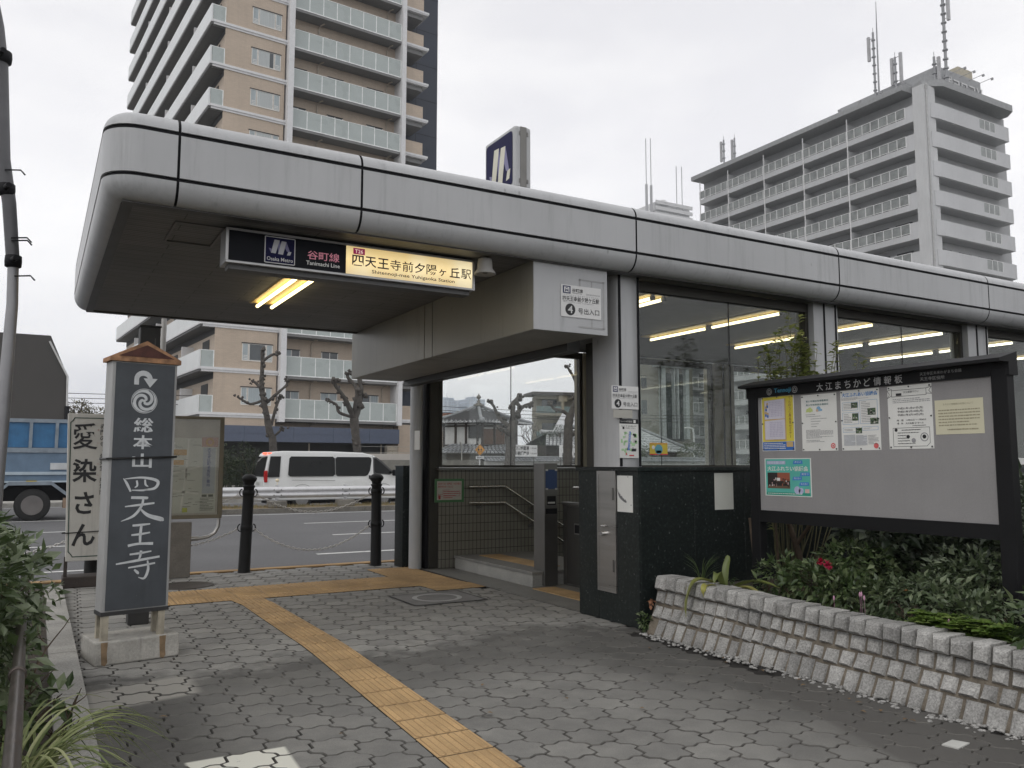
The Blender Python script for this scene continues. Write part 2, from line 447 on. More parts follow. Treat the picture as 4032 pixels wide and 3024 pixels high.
# ================================================================ palette
DRYC = (.27, .265, .25)
def pave_mat():
    m, t, b = newmat('paving')
    tc = t.nodes.new("ShaderNodeTexCoord")
    sx = t.nodes.new("ShaderNodeSeparateXYZ"); t.links.new(tc.outputs['Object'], sx.inputs[0])
    X, Y = sx.outputs[0], sx.outputs[1]
    big = noise(t, .9, 5, .6); mid = noise(t, 5, 5, .65); fine = noise(t, 170, 2, .6); blot = noise(t, 28, 3, .5)
    # rain reaches the blocks outside the drip line of the canopy (y about 6); soot gathers there
    e = mth(t, 'ADD', mth(t, 'MULTIPLY', mth(t, 'SUBTRACT', big, .5), 2.2), mth(t, 'MULTIPLY', mth(t, 'SUBTRACT', mid, .5), .9))
    yy = mth(t, 'ADD', Y, e)
    damp = mth(t, 'MULTIPLY', mth(t, 'SUBTRACT', 6.15, yy), 2.2, True)
    near = mth(t, 'MULTIPLY', mth(t, 'SUBTRACT', yy, 4.6), 1.2, True)
    xr = mth(t, 'ADD', mth(t, 'MULTIPLY', mth(t, 'SUBTRACT', mth(t, 'ADD', X, e), 3.0), 1.1, True), mth(t, 'MULTIPLY', mth(t, 'SUBTRACT', 1.15, X), 2.2, True), True)
    k = mth(t, 'MULTIPLY', damp, mth(t, 'ADD', .42, mth(t, 'MULTIPLY', mth(t, 'MAXIMUM', mth(t, 'MULTIPLY', near, .7), xr), .55)), True)
    c = mixc(t, k, (.275, .269, .255), (.098, .095, .089))
    c = mixc(t, 1, c, ramp(t, mid, [(.3, (.82, .82, .82)), (.7, (1.14, 1.14, 1.12))]), 'MULTIPLY')
    c = mixc(t, 1, c, ramp(t, fine, [(.3, (.86,) * 3), (.7, (1.14,) * 3)]), 'MULTIPLY')
    gi = t.nodes.new("ShaderNodeNewGeometry")
    c = mixc(t, 1, c, ramp(t, gi.outputs['Random Per Island'], [(0, (.88, .88, .88)), (1, (1.1, 1.1, 1.09))]), 'MULTIPLY')
    # chewing-gum spots
    vo = t.nodes.new("ShaderNodeTexVoronoi"); vo.inputs['Scale'].default_value = 2.3; vo.inputs['Randomness'].default_value = 1
    t.links.new(tc.outputs['Object'], vo.inputs['Vector'])
    dd = mth(t, 'ADD', vo.outputs['Distance'], mth(t, 'MULTIPLY', blot, .05))
    sp = ramp(t, dd, [(.10, (1, 1, 1)), (.13, (0, 0, 0))])
    c = mixc(t, mth(t, 'MULTIPLY', sp, .6), c, (.055, .053, .05))
    # strip of old dark slabs along the planter
    dk = mth(t, 'MULTIPLY', mth(t, 'SUBTRACT', mth(t, 'SUBTRACT', X, 2.70), mth(t, 'MULTIPLY', Y, .315)), 25, True)
    dk = mth(t, 'MULTIPLY', dk, mth(t, 'MULTIPLY', mth(t, 'SUBTRACT', 5.6, Y), 4, True))
    c = mixc(t, mth(t, 'MULTIPLY', dk, .62), c, (.085, .08, .074))
    # scrubbed pale patch left by a sign stand
    px = mth(t, 'MULTIPLY', mth(t, 'SUBTRACT', .33, mth(t, 'ABSOLUTE', mth(t, 'SUBTRACT', X, .62))), 16, True)
    py = mth(t, 'MULTIPLY', mth(t, 'SUBTRACT', .27, mth(t, 'ABSOLUTE', mth(t, 'SUBTRACT', mth(t, 'SUBTRACT', Y, 5.36), mth(t, 'MULTIPLY', X, .25)))), 16, True)
    c = mixc(t, mth(t, 'MULTIPLY', mth(t, 'MULTIPLY', px, py), .8), c, (.36, .345, .31))
    # remains of a white painted field, worn through in places
    wa = mth(t, 'MULTIPLY', mth(t, 'SUBTRACT', X, mth(t, 'ADD', .65, mth(t, 'MULTIPLY', mth(t, 'SUBTRACT', 4.1, Y), .06))), 60, True)
    wb = mth(t, 'MULTIPLY', mth(t, 'SUBTRACT', mth(t, 'ADD', 1.115, mth(t, 'MULTIPLY', mth(t, 'SUBTRACT', 4.1, Y), -.05)), X), 60, True)
    wc = mth(t, 'MULTIPLY', mth(t, 'SUBTRACT', 4.145, mth(t, 'ADD', Y, mth(t, 'MULTIPLY', X, -.01))), 60, True)
    wn = ramp(t, noise(t, 7, 5, .6), [(.37, (0, 0, 0)), (.40, (1, 1, 1))])
    wf = mth(t, 'MULTIPLY', mth(t, 'MULTIPLY', wa, wb), mth(t, 'MULTIPLY', wc, wn))
    c = mixc(t, mth(t, 'MULTIPLY', wf, .93), c, (.66, .65, .57))
    t.links.new(c, b.inputs['Base Color'])
    b.inputs['Roughness'].default_value = .82
    b.inputs['Specular IOR Level'].default_value = .3
    bump(t, b, fine, .25, .003)
    return m
PAVE = pave_mat()
ASPH = M('asphalt', (.118, .118, .121), .9, var=.14, vs=.5, fine=.45, fs=90, bmp=.3, bs=140)
JOINT = M('joint_sand', (.018, .016, .014), .95, var=.3, vs=12)
WLINE = M('road_paint', (.62, .62, .6), .7, var=.18, vs=9, fine=.2, fs=60)
CONC = M('concrete', (.33, .32, .295), .88, var=.2, vs=3, fine=.2, fs=90, streak=.5, bmp=.25, bs=70)
SOIL = M('soil', (.045, .035, .025), .95, var=.4, vs=15, bmp=.8, bs=40)
YEL = M('tactile_yellow', (.455, .30, .145), .75, var=.24, vs=2.6, fine=.16, fs=150, bmp=.15, bs=100, island=.07)
GRASSD = leafmat('dry_grass', (.25, .19, .09), (.32, .26, .13), (.16, .16, .06))

# ---- ground sheet to the horizon
g = MB(); g.add([(-900, -900, -.30), (1400, -900, -.30), (1400, 1500, -.30), (-900, 1500, -.30)], [(0, 1, 2, 3)])
struct(g.build('ground', M('far_ground', (.16, .16, .15), .95, var=.2, vs=.05)))
# ---- sub-base of the near pavement
g = MB(); g.box(-8, 30, -8, 11.15, -.28, -.016)
struct(g.build('pavement_base', JOINT))
g = MB(); g.box(-40, 60, 11.15, 11.32, -.28, 0.0)
for i in range(1): pass
struct(g.build('kerb', M('kerb_orange', (.40, .25, .11), .85, var=.3, vs=2.5, fine=.25, fs=80)))

# ---- interlocking blocks, wavy hexagons in rows turned 32 degrees
def hexpave():
    mb = MB()
    a = R(-32); U = Vector((math.cos(a), math.sin(a))); V = Vector((-math.sin(a), math.cos(a)))
    p = .226; q = p * math.sqrt(3) / 2; h = p / math.sqrt(3)
    vt = [(0, h), (-p / 2, h / 2), (-p / 2, -h / 2), (0, -h), (p / 2, -h / 2), (p / 2, h / 2)]
    out = []
    for i in range(6):
        A = Vector(vt[i]); B = Vector(vt[(i + 1) % 6]); d = B - A; nn = Vector((d.y, -d.x)).normalized()
        if i in (1, 4):
            prof = [(0, 0), (.22, .09), (.30, .07), (.70, -.07), (.78, -.09)]
        else:
            prof = [(0, 0), (.15, .035), (.32, .055), (.5, 0), (.68, -.055), (.85, -.035)]
        for tt, am in prof: out.append(A + d * tt + nn * am * p)
    n = len(out)
    rg = random.Random(3)
    for j in range(-60, 75):
        for i in range(-60, 75):
            c = U * (i * p + (j % 2) * p / 2) + V * (j * q)
            if not (-3.0 < c.x < 4.75 and -3 < c.y < 11.02): continue
            if c.x < .2: continue
            if c.x > 4.40 and c.y > 5.5: continue
            if c.x > 4.25 and c.y < 5.6: continue
            dz = rg.uniform(-.0025, .0015); t1 = rg.uniform(-.006, .006); t2 = rg.uniform(-.006, .006)
            def ring(k, z):
                r = []
                for v in out:
                    w_ = v * k; pnt = c + U * w_.x + V * w_.y
                    r.append((pnt.x, pnt.y, z + dz + v.x * t1 + v.y * t2))
                return r
            vs = ring(.925, 0) + ring(.957, -.005) + ring(.958, -.02)
            fs = [list(range(n))] + [(r * n + k, (r + 1) * n + k, (r + 1) * n + (k + 1) % n, r * n + (k + 1) % n) for r in (0, 1) for k in range(n)]
            fs = [f if len(f) > 4 else f for f in fs]
            mb.add(vs, fs)
            for q_ in range(len(fs) - 1): mb.m[-1 - q_] = 1
    return mb
pv = hexpave()
po = struct(pv.build('paving', [PAVE, M('paver_edge', (.115, .11, .10), .9, var=.4, vs=6)])); 
# shift the mesh origin to the world origin so the stain coordinates are metres on the ground
po.data.transform(Matrix.Translation(po.location)); po.location = (0, 0, 0)

# ---- tactile tiles
def tactile(tiles, name='tactile_paving'):
    mb = MB()
    for (x0, y0, sx_, sy_, kind) in tiles:
        mb.box(x0 + .003, x0 + sx_ - .003, y0 + .0065, y0 + sy_ - .0065, -.02, .0055)
        mb.box(x0, x0 + sx_, y0, y0 + sy_, -.02, .003, 1)
        if kind == 'dot':
            for i in range(6):
                for j in range(6):
                    cx = x0 + (i + .5) * sx_ / 6; cy = y0 + (j + .5) * sy_ / 6
                    mb.lathe([(.0155, .0050), (.012, .0098), (.006, .0105)], (cx, cy, 0), 8); mb.lathe([(.019, .0054), (.0189, .0062)], (cx, cy, 0), 8, 2)  # darker ring paints the shade at the foot of each dot
        else:
            for i in range(4):
                if kind == 'y':
                    cx = x0 + (i + .5) * sx_ / 4; P = [(cx, y0 + .03), (cx, y0 + sy_ - .03)]
                else:
                    cy = y0 + (i + .5) * sy_ / 4; P = [(x0 + .03, cy), (x0 + sx_ - .03, cy)]
                (ax, ay), (bx, by) = P
                r = .0155; ex = []
                for (qx, qy, s0) in ((ax, ay, 180 if kind == 'y' else 90), (bx, by, 0 if kind == 'y' else 270)):
                    for k in range(7):
                        th = R(s0 + k * 30)
                        ex.append((qx + r * math.cos(th), qy + r * math.sin(th)))
                top = [(qx + ((ax if i_ < 7 else bx) - qx) * .35, qy + ((ay if i_ < 7 else by) - qy) * .35) for i_, (qx, qy) in enumerate(ex)]
                n = len(ex)
                gx = sum(e_[0] for e_ in ex) / n; gy = sum(e_[1] for e_ in ex) / n
                mb.add([(a_ + .0055 * (1 if a_ > gx else -1), b_ + .0055 * (1 if b_ > gy else -1), .0062) for a_, b_ in ex], [list(range(n))], 2)  # dark outline painted as shade so the raised bar shows
                mb.add([(a_, b_, .0055) for a_, b_ in ex] + [(a_, b_, .0105) for a_, b_ in top],
                       [list(range(n, 2 * n))] + [(k, (k + 1) % n, n + (k + 1) % n, n + k) for k in range(n)])
    return mb
T = []
y = 8.72 - .3
while y > -3: T.append((1.76, y, .3, .3, 'y')); y -= .3
x = -1.0 + .06
xs = .66
while xs < 3.75:
    T += [(xs, 8.72, .3, .3, 'dot'), (xs, 9.02, .3, .3, 'x'), (xs, 9.32, .3, .3, 'dot')]; xs += .3
yy = 8.30
while yy < 10.3:
    T += [(3.78, yy, .3, .3, 'dot'), (4.08, yy, .3, .3, 'dot')]; yy += .3
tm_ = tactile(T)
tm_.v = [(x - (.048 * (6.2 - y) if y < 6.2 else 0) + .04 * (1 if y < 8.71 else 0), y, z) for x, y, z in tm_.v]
tp = struct(tm_.build('tactile_paving', [YEL, JOINT, M('tactile_edge_shade', (.33, .212, .10), .85, var=.25, vs=6)]))  # third material: relief shade painted round bars and dots

# ---- worn white paint on the blocks, and one loose white slab by the wall
mb = MB(); mb.prism([(3.87, 2.575), (3.98, 2.59), (4.01, 2.52), (3.885, 2.50)], -.01, .006)
struct(mb.build('pale_slab', M('pale_slab', (.5, .5, .47), .8)))

# ---- covers in the pavement
mb = MB(); FR = M('cover_frame', (.05, .05, .048), .6, .6, var=.3)
PL = Plane((3.22, 7.50, .004), (1, 0, 0), (0, 1, 0), .80, .72)
for r in ((0, 0, 1, .035), (0, .965, 1, 1), (0, .035, .03, .965), (.97, .035, 1, .965)): PL.rect(mb, *r, 0, .002)
PL.rect(mb, .03, .035, .97, .965, 1, .001)
PL.disc(mb, .5, .5, .255, 2, .004, 40, .205)
struct(mb.build('manhole_cover', [FR, M('cover_stone', (.20, .195, .19), .85, var=.2, fine=.2), M('cover_ring', (.42, .42, .41), .7)]))
mb = MB(); mb.lathe([(.31, -.01), (.31, .006), (.29, .008), (.285, .004), (0.01, .004)], (1.52, 10.06, 0), 40)
struct(mb.build('manhole_cover', M('iron_cover', (.075, .065, .055), .6, .4, var=.3, vs=20, bmp=.6, bs=60)))

# ---- road and lines
g = MB(); g.box(-60, 90, 11.32, 27.0, -.28, -.15); struct(g.build('road', ASPH))
g = MB(); g.box(-60, 90, 27.0, 34.6, -.28, -.152); struct(g.build('road', ASPH))
g = MB()
def ln(x0, x1, y0, wd=.15): g.add([(x0, y0, -.146), (x1, y0, -.146), (x1, y0 + wd, -.146), (x0, y0 + wd, -.146)], [(0, 1, 2, 3)])
ln(-60, 90, 25.75, .16)
for yy, ph in ((21.4, 6.1), (17.6, 5.65), (13.9, 4.2)):
    x = ph - 40
    while x < 80: ln(x, x + 5.5, yy, .15); x += 10
ln(-60, 90, 34.0, .15)
ln(-8.5, 1.2, 13.45, .12)
struct(g.build('road_marking', WLINE))
# ---- median
g = MB()
g.box(3.0, 90, 26.4, 26.58, -.28, .0); g.box(3.0, 90, 27.5, 27.68, -.28, .02); g.box(2.85, 3.0, 26.4, 27.68, -.28, .02)
struct(g.build('median_kerb', M('old_kerb', (.17, .16, .14), .9, var=.3, vs=1.5, fine=.25, fs=40, streak=.6)))
g = MB(); g.box(3.0, 90, 26.58, 27.5, -.28, .0); struct(g.build('median_soil', M('dry_soil', (.22, .17, .10), .95, var=.35, vs=4, bmp=.6, bs=30)))
g = MB(); rg = random.Random(5)
for _ in range(5200):
    p = Vector((3.1 + 30 * rg.random() ** 1.4, rg.uniform(26.62, 27.46), 0))
    leaf(g, p, Vector((rg.gauss(0, .5), rg.gauss(0, .5), 1)), Vector((0, 1, 0)), rg.uniform(.05, .16), .012)
struct(g.build('dry_grass', GRASSD), 'stuff')
# ---- far pavement
g = MB(); g.box(-60, 95, 34.6, 130, -.28, .0); struct(g.build('far_pavement', CONC))
# ================================================================ station entrance
def panelmat(name, col, streak=.55):
    m, t, b = newmat(name)
    f = noise(t, 1.3, 4); g = noise(t, 2.0, 5, .65, (4, 4, .18)); g2 = noise(t, 9, 4, .7, (3, 3, .22)); s3 = noise(t, 60, 2, .5)
    c = ramp(t, f, [(.3, sc3(col, .93)), (.7, sc3(col, 1.05))])
    k = mth(t, 'MULTIPLY', ramp(t, g, [(.48, (0, 0, 0)), (.78, (1, 1, 1))]), ramp(t, g2, [(.42, (0, 0, 0)), (.72, (1, 1, 1))]))
    c = mixc(t, mth(t, 'MULTIPLY', k, streak), c, sc3(col, .38))
    c = mixc(t, mth(t, 'MULTIPLY', ramp(t, s3, [(.66, (0, 0, 0)), (.74, (1, 1, 1))]), .18), c, sc3(col, .4))
    tc = t.nodes.new("ShaderNodeTexCoord"); mp = t.nodes.new("ShaderNodeMapping"); mp.inputs['Scale'].default_value = (5, 5, 2.0); t.links.new(tc.outputs['Object'], mp.inputs[0])
    vo = t.nodes.new("ShaderNodeTexVoronoi"); vo.inputs['Scale'].default_value = 1.0; t.links.new(mp.outputs[0], vo.inputs['Vector'])
    c = mixc(t, mth(t, 'MULTIPLY', ramp(t, vo.outputs['Distance'], [(.035, (1, 1, 1)), (.06, (0, 0, 0))]), .4), c, sc3(col, .3))
    t.links.new(c, b.inputs['Base Color'])
    b.inputs['Roughness'].default_value = .38; b.inputs['Specular IOR Level'].default_value = .45
    return m
PANEL = panelmat('white_panel', (.445, .452, .46), .75)
BEIGE = panelmat('beam_panel', (.225, .217, .185), .8)
BLACKG = M('black_gap', (.010, .010, .012), .6, spec=.15)
SOFF = None
def soffit_mat():
    m, t, b = newmat('soffit')
    tc = t.nodes.new("ShaderNodeTexCoord"); wv = t.nodes.new("ShaderNodeTexWave")
    wv.wave_type = 'BANDS'; wv.bands_direction = 'Y'; wv.inputs['Scale'].default_value = 6.5
    t.links.new(tc.outputs['Object'], wv.inputs['Vector'])
    f = noise(t, 2, 5, .6)
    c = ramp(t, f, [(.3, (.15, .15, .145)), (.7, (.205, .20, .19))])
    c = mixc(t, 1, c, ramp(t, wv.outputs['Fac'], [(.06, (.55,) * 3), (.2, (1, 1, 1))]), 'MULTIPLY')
    br = t.nodes.new("ShaderNodeTexBrick"); br.inputs['Scale'].default_value = 1; br.inputs['Brick Width'].default_value = .9; br.inputs['Row Height'].default_value = .15; br.inputs['Mortar Size'].default_value = .004
    br.inputs['Color1'].default_value = (1, 1, 1, 1); br.inputs['Color2'].default_value = (.90, .90, .90, 1); br.inputs['Mortar'].default_value = (.30, .30, .30, 1)
    t.links.new(tc.outputs['Object'], br.inputs['Vector']); c = mixc(t, 1, c, br.outputs['Color'], 'MULTIPLY')
    t.links.new(c, b.inputs['Base Color']); b.inputs['Roughness'].default_value = .6
    bump(t, b, ramp(t, wv.outputs['Fac'], [(.06, (0,) * 3), (.2, (1, 1, 1))]), .4, .004)
    return m
SOFF = soffit_mat()
def granite_mat():
    m, t, b = newmat('black_granite')
    tc = t.nodes.new("ShaderNodeTexCoord")
    vo = t.nodes.new("ShaderNodeTexVoronoi"); vo.inputs['Scale'].default_value = 75
    t.links.new(tc.outputs['Object'], vo.inputs['Vector'])
    n2 = noise(t, 34, 4, .7); n3 = noise(t, 3, 4)
    c = ramp(t, n2, [(.40, (.006, .009, .009)), (.58, (.014, .019, .018)), (.74, (.06, .07, .067))])
    c = mixc(t, ramp(t, vo.outputs['Color'], [(.90, (0, 0, 0)), (.97, (1, 1, 1))]), c, (.13, .14, .135))
    c = mixc(t, mth(t, 'MULTIPLY', n3, .25), c, (.05, .055, .052))
    t.links.new(c, b.inputs['Base Color']); b.inputs['Roughness'].default_value = .28; b.inputs['Specular IOR Level'].default_value = .3
    return m
GRAN = granite_mat()
STEEL = M('stainless', (.42, .41, .395), .32, .95, var=.1, vs=1.2, stretch=(1, 1, 14))
DSTEEL = M('dark_stainless', (.20, .195, .185), .4, .8, var=.15, vs=2)
FRAME = M('window_frame', (.05, .047, .04), .5, .3, spec=.25)
GLASS = glassmat('station_glass', (.91, .94, .925), 1.5, 1.1, .012, (.45, .46, .44))
GLASSR = glassmat('rear_glass', (.975, .985, .98), 1.5, 1.0, .006)
def tile_mat():
    m, t, b = newmat('wall_tile')
    tc = t.nodes.new("ShaderNodeTexCoord"); mp = t.nodes.new("ShaderNodeMapping")
    mp.inputs['Rotation'].default_value = (R(90), 0, 0)
    br = t.nodes.new("ShaderNodeTexBrick"); br.offset = 0
    br.inputs['Scale'].default_value = 1; br.inputs['Brick Width'].default_value = .058; br.inputs['Row Height'].default_value = .115
    br.inputs['Mortar Size'].default_value = .0035; br.inputs['Mortar Smooth'].default_value = .1
    br.inputs['Color1'].default_value = (.17, .163, .135, 1); br.inputs['Color2'].default_value = (.19, .182, .152, 1); br.inputs['Mortar'].default_value = (.015, .014, .012, 1)
    t.links.new(tc.outputs['Object'], mp.inputs[0]); t.links.new(mp.outputs[0], br.inputs['Vector'])
    t.links.new(br.outputs['Color'], b.inputs['Base Color']); b.inputs['Roughness'].default_value = .3
    return m
TILE = tile_mat()

ST = thing('station_entrance', 'subway station entrance with long white panelled canopy, black granite walls and glass sides', 'station entrance', (4.4, 8, 0))
# ---- canopy edge: a profile swept round the plan
YF, YB, XL, XR, RC = 5.5, 10.12, .27, 27.0, .21
def path(n=7):
    p = [(XR, YF)]; p += [('s', 0)]
    pts = []
    pts.append(((XR, YF), (0, -1)))
    for k in range(n + 1):
        a = R(270 - 90 * k / n); pts.append(((XL + RC + RC * math.cos(a), YF + RC + RC * math.sin(a)), (math.cos(a), math.sin(a))))
    for k in range(n + 1):
        a = R(180 - 90 * k / n); pts.append(((XL + RC + RC * math.cos(a), YB - RC + RC * math.sin(a)), (math.cos(a), math.sin(a))))
    pts.append(((XR, YB), (0, 1)))
    return pts
PTS = path()
def dist(pts):
    d = [0]
    for (a, _), (b, _) in zip(pts, pts[1:]): d.append(d[-1] + math.hypot(b[0] - a[0], b[1] - a[1]))
    return d
DS = dist(PTS)
def at(s):
    for i in range(len(DS) - 1):
        if s <= DS[i + 1] + 1e-9:
            t = (s - DS[i]) / max(1e-9, DS[i + 1] - DS[i])
            p = Vector(PTS[i][0]).lerp(Vector(PTS[i + 1][0]), t); n = Vector(PTS[i][1]).lerp(Vector(PTS[i + 1][1]), t).normalized()
            return p, n
    return Vector(PTS[-1][0]), Vector(PTS[-1][1])
def arc(cx, cz, r, a0, a1, n=7): return [(cx + r * math.cos(R(a0 + (a1 - a0) * k / n)), cz + r * math.sin(R(a0 + (a1 - a0) * k / n))) for k in range(n + 1)]
LOW = [(-.15, 3.015)] + [(a_ * .82 - .002, z_) for a_, z_ in arc(-.14, 3.155, .14, -90, -3)]
MID = [(0, 3.172), (0, 3.449)]
TOP = arc(-.115, 3.47, .115, 3, 90) + [(-.5, 3.60)]
def band(mb, prof, s0, s1, inset=0.0, m=0, cap=True):
    st = [s0] + [d for d in DS if s0 + 1e-4 < d < s1 - 1e-4] + [s1]
    n = len(prof); vs = []
    for s_ in st:
        p, nn = at(s_)
        vs += [(p.x + nn.x * (o - inset), p.y + nn.y * (o - inset), z) for o, z in prof]
    fs = [(i * n + k, i * n + k + 1, (i + 1) * n + k + 1, (i + 1) * n + k) for i in range(len(st) - 1) for k in range(n - 1)]
    mb.add(vs, fs, m, True)
    # returned edges so that the joints read as real gaps
    for prof_k in (0, n - 1):
        vs2 = []
        for s_ in st:
            p, nn = at(s_); o, z = prof[prof_k]
            vs2 += [(p.x + nn.x * (o - inset), p.y + nn.y * (o - inset), z), (p.x + nn.x * (o - .03), p.y + nn.y * (o - .03), z)]
        mb.add(vs2, [(2 * i, 2 * i + 1, 2 * i + 3, 2 * i + 2) for i in range(len(st) - 1)], m)
def sx(X): return XR - X              # arc length of a point on the front edge
joints = [0] + [sx(v) for v in (24.9, 22.3, 19.7, 17.1, 14.6, 12.1, 9.57, 6.97, 4.38, 1.92, .70)]
sl = DS[1 + 8]                         # where the straight left edge starts
joints += [sl + .55, sl + 2.1, sl + 3.6]
se = DS[1 + 8 + 7]
joints += [se + .4 + 2.5 * k for k in range(1, 11)] + [DS[-1]]
for a, b in zip(joints, joints[1:]):
    mb = MB(); gp = .0085
    for pr_ in (LOW, MID, TOP): band(mb, pr_, a + gp, b - gp)
    mb.build('fascia_panel', PANEL, ST)
mb = MB(); band(mb, [(-.15, 3.03)] + [(a_ * .82 - .006, z_) for a_, z_ in arc(-.14, 3.155, .128, -90, 0)] + [(-.012, 3.46)] + arc(-.115, 3.47, .103, 3, 90) + [(-.5, 3.588)], 0, DS[-1]); mb.build('joint_backing', BLACKG, ST)
mb = MB(); mb.box(XL + .45, XR, YF + .45, YB - .45, 3.06, 3.585); mb.box(XL + .2, XR, YF + .2, YB - .2, 3.04, 3.08); mb.build('roof_slab', CONC, ST)
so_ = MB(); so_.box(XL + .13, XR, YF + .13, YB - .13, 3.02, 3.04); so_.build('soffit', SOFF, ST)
mb = MB()
for (x0, x1, y0, y1) in ((XL + .125, XR, YF + .12, YF + .19), (XL + .12, XL + .19, YF + .19, YB - .19), (XL + .125, XR, YB - .19, YB - .12)): mb.box(x0, x1, y0, y1, 3.005, 3.05)
mb.build('soffit_trim', M('trim_dark', (.06, .058, .055), .5), ST)
mb = MB()
for (x0, x1, y0, y1) in ((.75, 1.09, 5.95, 5.965), (.75, 1.09, 6.51, 6.525), (.75, .765, 5.965, 6.51), (1.075, 1.09, 5.965, 6.51)): mb.box(x0, x1, y0, y1, 3.008, 3.019)
mb.build('ceiling_hatch', M('hatch_trim', (.16, .155, .145), .5), ST)
# ---- hanging beam over the shutter
mb = MB(); BX0, BX1, BZ0 = 3.44, 4.14, 2.445
mb.box(BX0 + .02, BX1 - .02, 5.68, 10.10, BZ0 + .02, 3.02, 1)
for (y0, y1) in ((5.66, 7.63), (7.642, 7.83), (7.842, 10.12)):
    mb.box(BX0, BX0 + .03, y0 + .003, y1, BZ0 + .004, 3.014, 0)
    mb.box(BX0 + .004, BX1 - .03, y0 + .006, y1, BZ0, BZ0 + .012, 2)
mb.box(BX0 + .0, BX1 + .035, 5.652, 5.66 - .001, BZ0 + .002, 3.006, 3)
mb.box(BX1 - .026, BX1, 5.665, 10.1, BZ0 + .01, 3.01, 0)
mb.build('beam', [BEIGE, BLACKG, M('beam_underside', (.30, .295, .27), .55, var=.2, vs=2.5, streak=.4), PANEL], ST)
mb = MB(); mb.box(4.142, 4.28, 6.22, 10.1, 2.38, 3.015); mb.build('shutter_box', M('shutter_dark', (.05, .05, .047), .5), ST)
# ---- columns
def bull(x0, x1, y0, y1, bulge, n=10):
    pts = [(x1, y0), (x1, y1)]
    for k in range(n + 1):
        a = R(90 + 180 * k / n); pts.append((x0 + bulge * math.cos(a), (y0 + y1) / 2 + (y1 - y0) / 2 * math.sin(a)))
    return pts
for (x0, x1, nm) in ((4.37, 4.60, 1), (6.865, 7.23, 0), (9.53, 9.94, 0), (12.2, 12.6, 0), (14.85, 15.25, 0), (17.5, 17.9, 0)):
    mb = MB()
    if nm: mb.prism(bull(x0, x1, 5.75, 6.14, .035), 1.335, 3.02, 0, True)
    else: mb.box(x0, x1, 5.75, 5.98, 1.335, 3.02, 0)
    w_ = x1 - x0
    for q in ((.0, .05) if nm else (.40, .46), (.88, .94)):
        xx0 = x0 + q[0] * w_ + (0 if q[0] else -.004)
        mb.box(xx0, x0 + q[1] * w_ + (0 if nm == 0 else .008), 5.744, 5.77, 1.34, 3.018, 1)
    mb.build('column', [PANEL, BLACKG], ST)
for (x0, x1) in ((6.98, 7.40), (9.57, 10.0), (12.2, 12.6), (14.8, 15.2)):
    mb = MB(); mb.box(x0, x1, 10.04, 10.3, 1.30, 3.01, 0); mb.box(x0 + .17, x0 + .2, 10.03, 10.06, 1.31, 3.0, 1)
    mb.build('rear_column', [M('brown_column', (.30, .27, .20), .5, var=.1), BLACKG], ST)
mb = MB(); mb.tube([(4.385, 10.22, 0), (4.385, 10.22, 2.46)], .085, 20, 0); mb.build('round_column', PANEL, ST)
mb = MB(); mb.box(4.49, 4.53, 10.13, 10.25, 0, 2.6, 1); mb.box(4.53, 4.66, 10.10, 10.24, 0, 3.01, 0); mb.build('shutter_rail', [FRAME, BLACKG], ST)
mb = MB(); mb.box(4.50, 4.54, 6.26, 6.44, 0.0, 2.5, 0); mb.box(4.54, 4.60, 6.28, 6.40, 0, 2.5, 1); mb.build('shutter_rail', [FRAME, BLACKG], ST)
# ---- granite walls
def gran_slab(mb, y, x0, x1, step, z0, z1, th, sgn):
    x = x0
    while x < x1 - .01:
        e = min(x + step, x1); mb.box(x + .0012, e - .0012, y, y + th * sgn, z0, z1); x = e
mb = MB()
gran_slab(mb, 5.555, 4.422, 20, .60, .0, 1.30, .03, 1)
mb.box(4.425, 20, 5.58, 5.93, .0, 1.298, 1)
for (y0, y1) in ((5.558, 6.13), (6.1325, 6.44)): mb.box(4.405, 4.435, y0, y1, 0, 1.30)
mb.box(4.43, 4.80, 5.93, 6.44, 0, 1.298, 1)
mb.box(4.436, 4.80, 6.44, 6.452, 0, 1.298)
mb.box(4.385, 20, 5.535, 5.965, 1.30, 1.335); mb.box(4.386, 4.82, 5.965, 6.46, 1.30, 1.3345)
mb.build('granite_wall', [GRAN, BLACKG], ST, .003)
mb = MB(); mb.box(4.27, 4.55, 10.38, 10.66, -.1, 1.33); mb.box(4.26, 4.56, 10.37, 10.67, 1.33, 1.345); mb.box(4.55, 20, 10.40, 10.64, -.15, 1.30); mb.build('granite_wall', GRAN, ST, .003)
# ---- rear wall with tiles, sill and windows
mb = MB(); mb.box(4.66, 20, 10.06, 10.12, -4, 1.285); mb.build('tiled_wall', TILE, ST)
mb = MB(); mb.box(4.62, 20, 10.00, 10.4, 1.288, 1.318); mb.build('window_sill', DSTEEL, ST)
def window(x0, x1, y, seams, mat, z1=3.012, th=.012):
    fr = MB()
    fr.box(x0, x0 + .045, y - .03, y + .05, 1.32, z1); fr.box(x1 - .045, x1, y - .03, y + .05, 1.32, z1)
    fr.box(x0 + .045, x1 - .045, y - .03, y + .05, 1.3205, 1.35); fr.box(x0 + .045, x1 - .045, y - .03, y + .05, z1 - .09, z1)
    f = fr.build('window', FRAME, ST)
    xs = [x0 + .045] + seams + [x1 - .045]
    for a, b in zip(xs, xs[1:]):
        g_ = MB(); g_.box(a + .004, b - .004, y, y + th, 1.35, z1 - .09); g_.build('pane', mat, f)
    s_ = MB()
    for x in seams: s_.box(x - .004, x + .004, y + .001, y + th - .001, 1.35, z1 - .09)
    if seams: s_.build('joint', BLACKG, f)
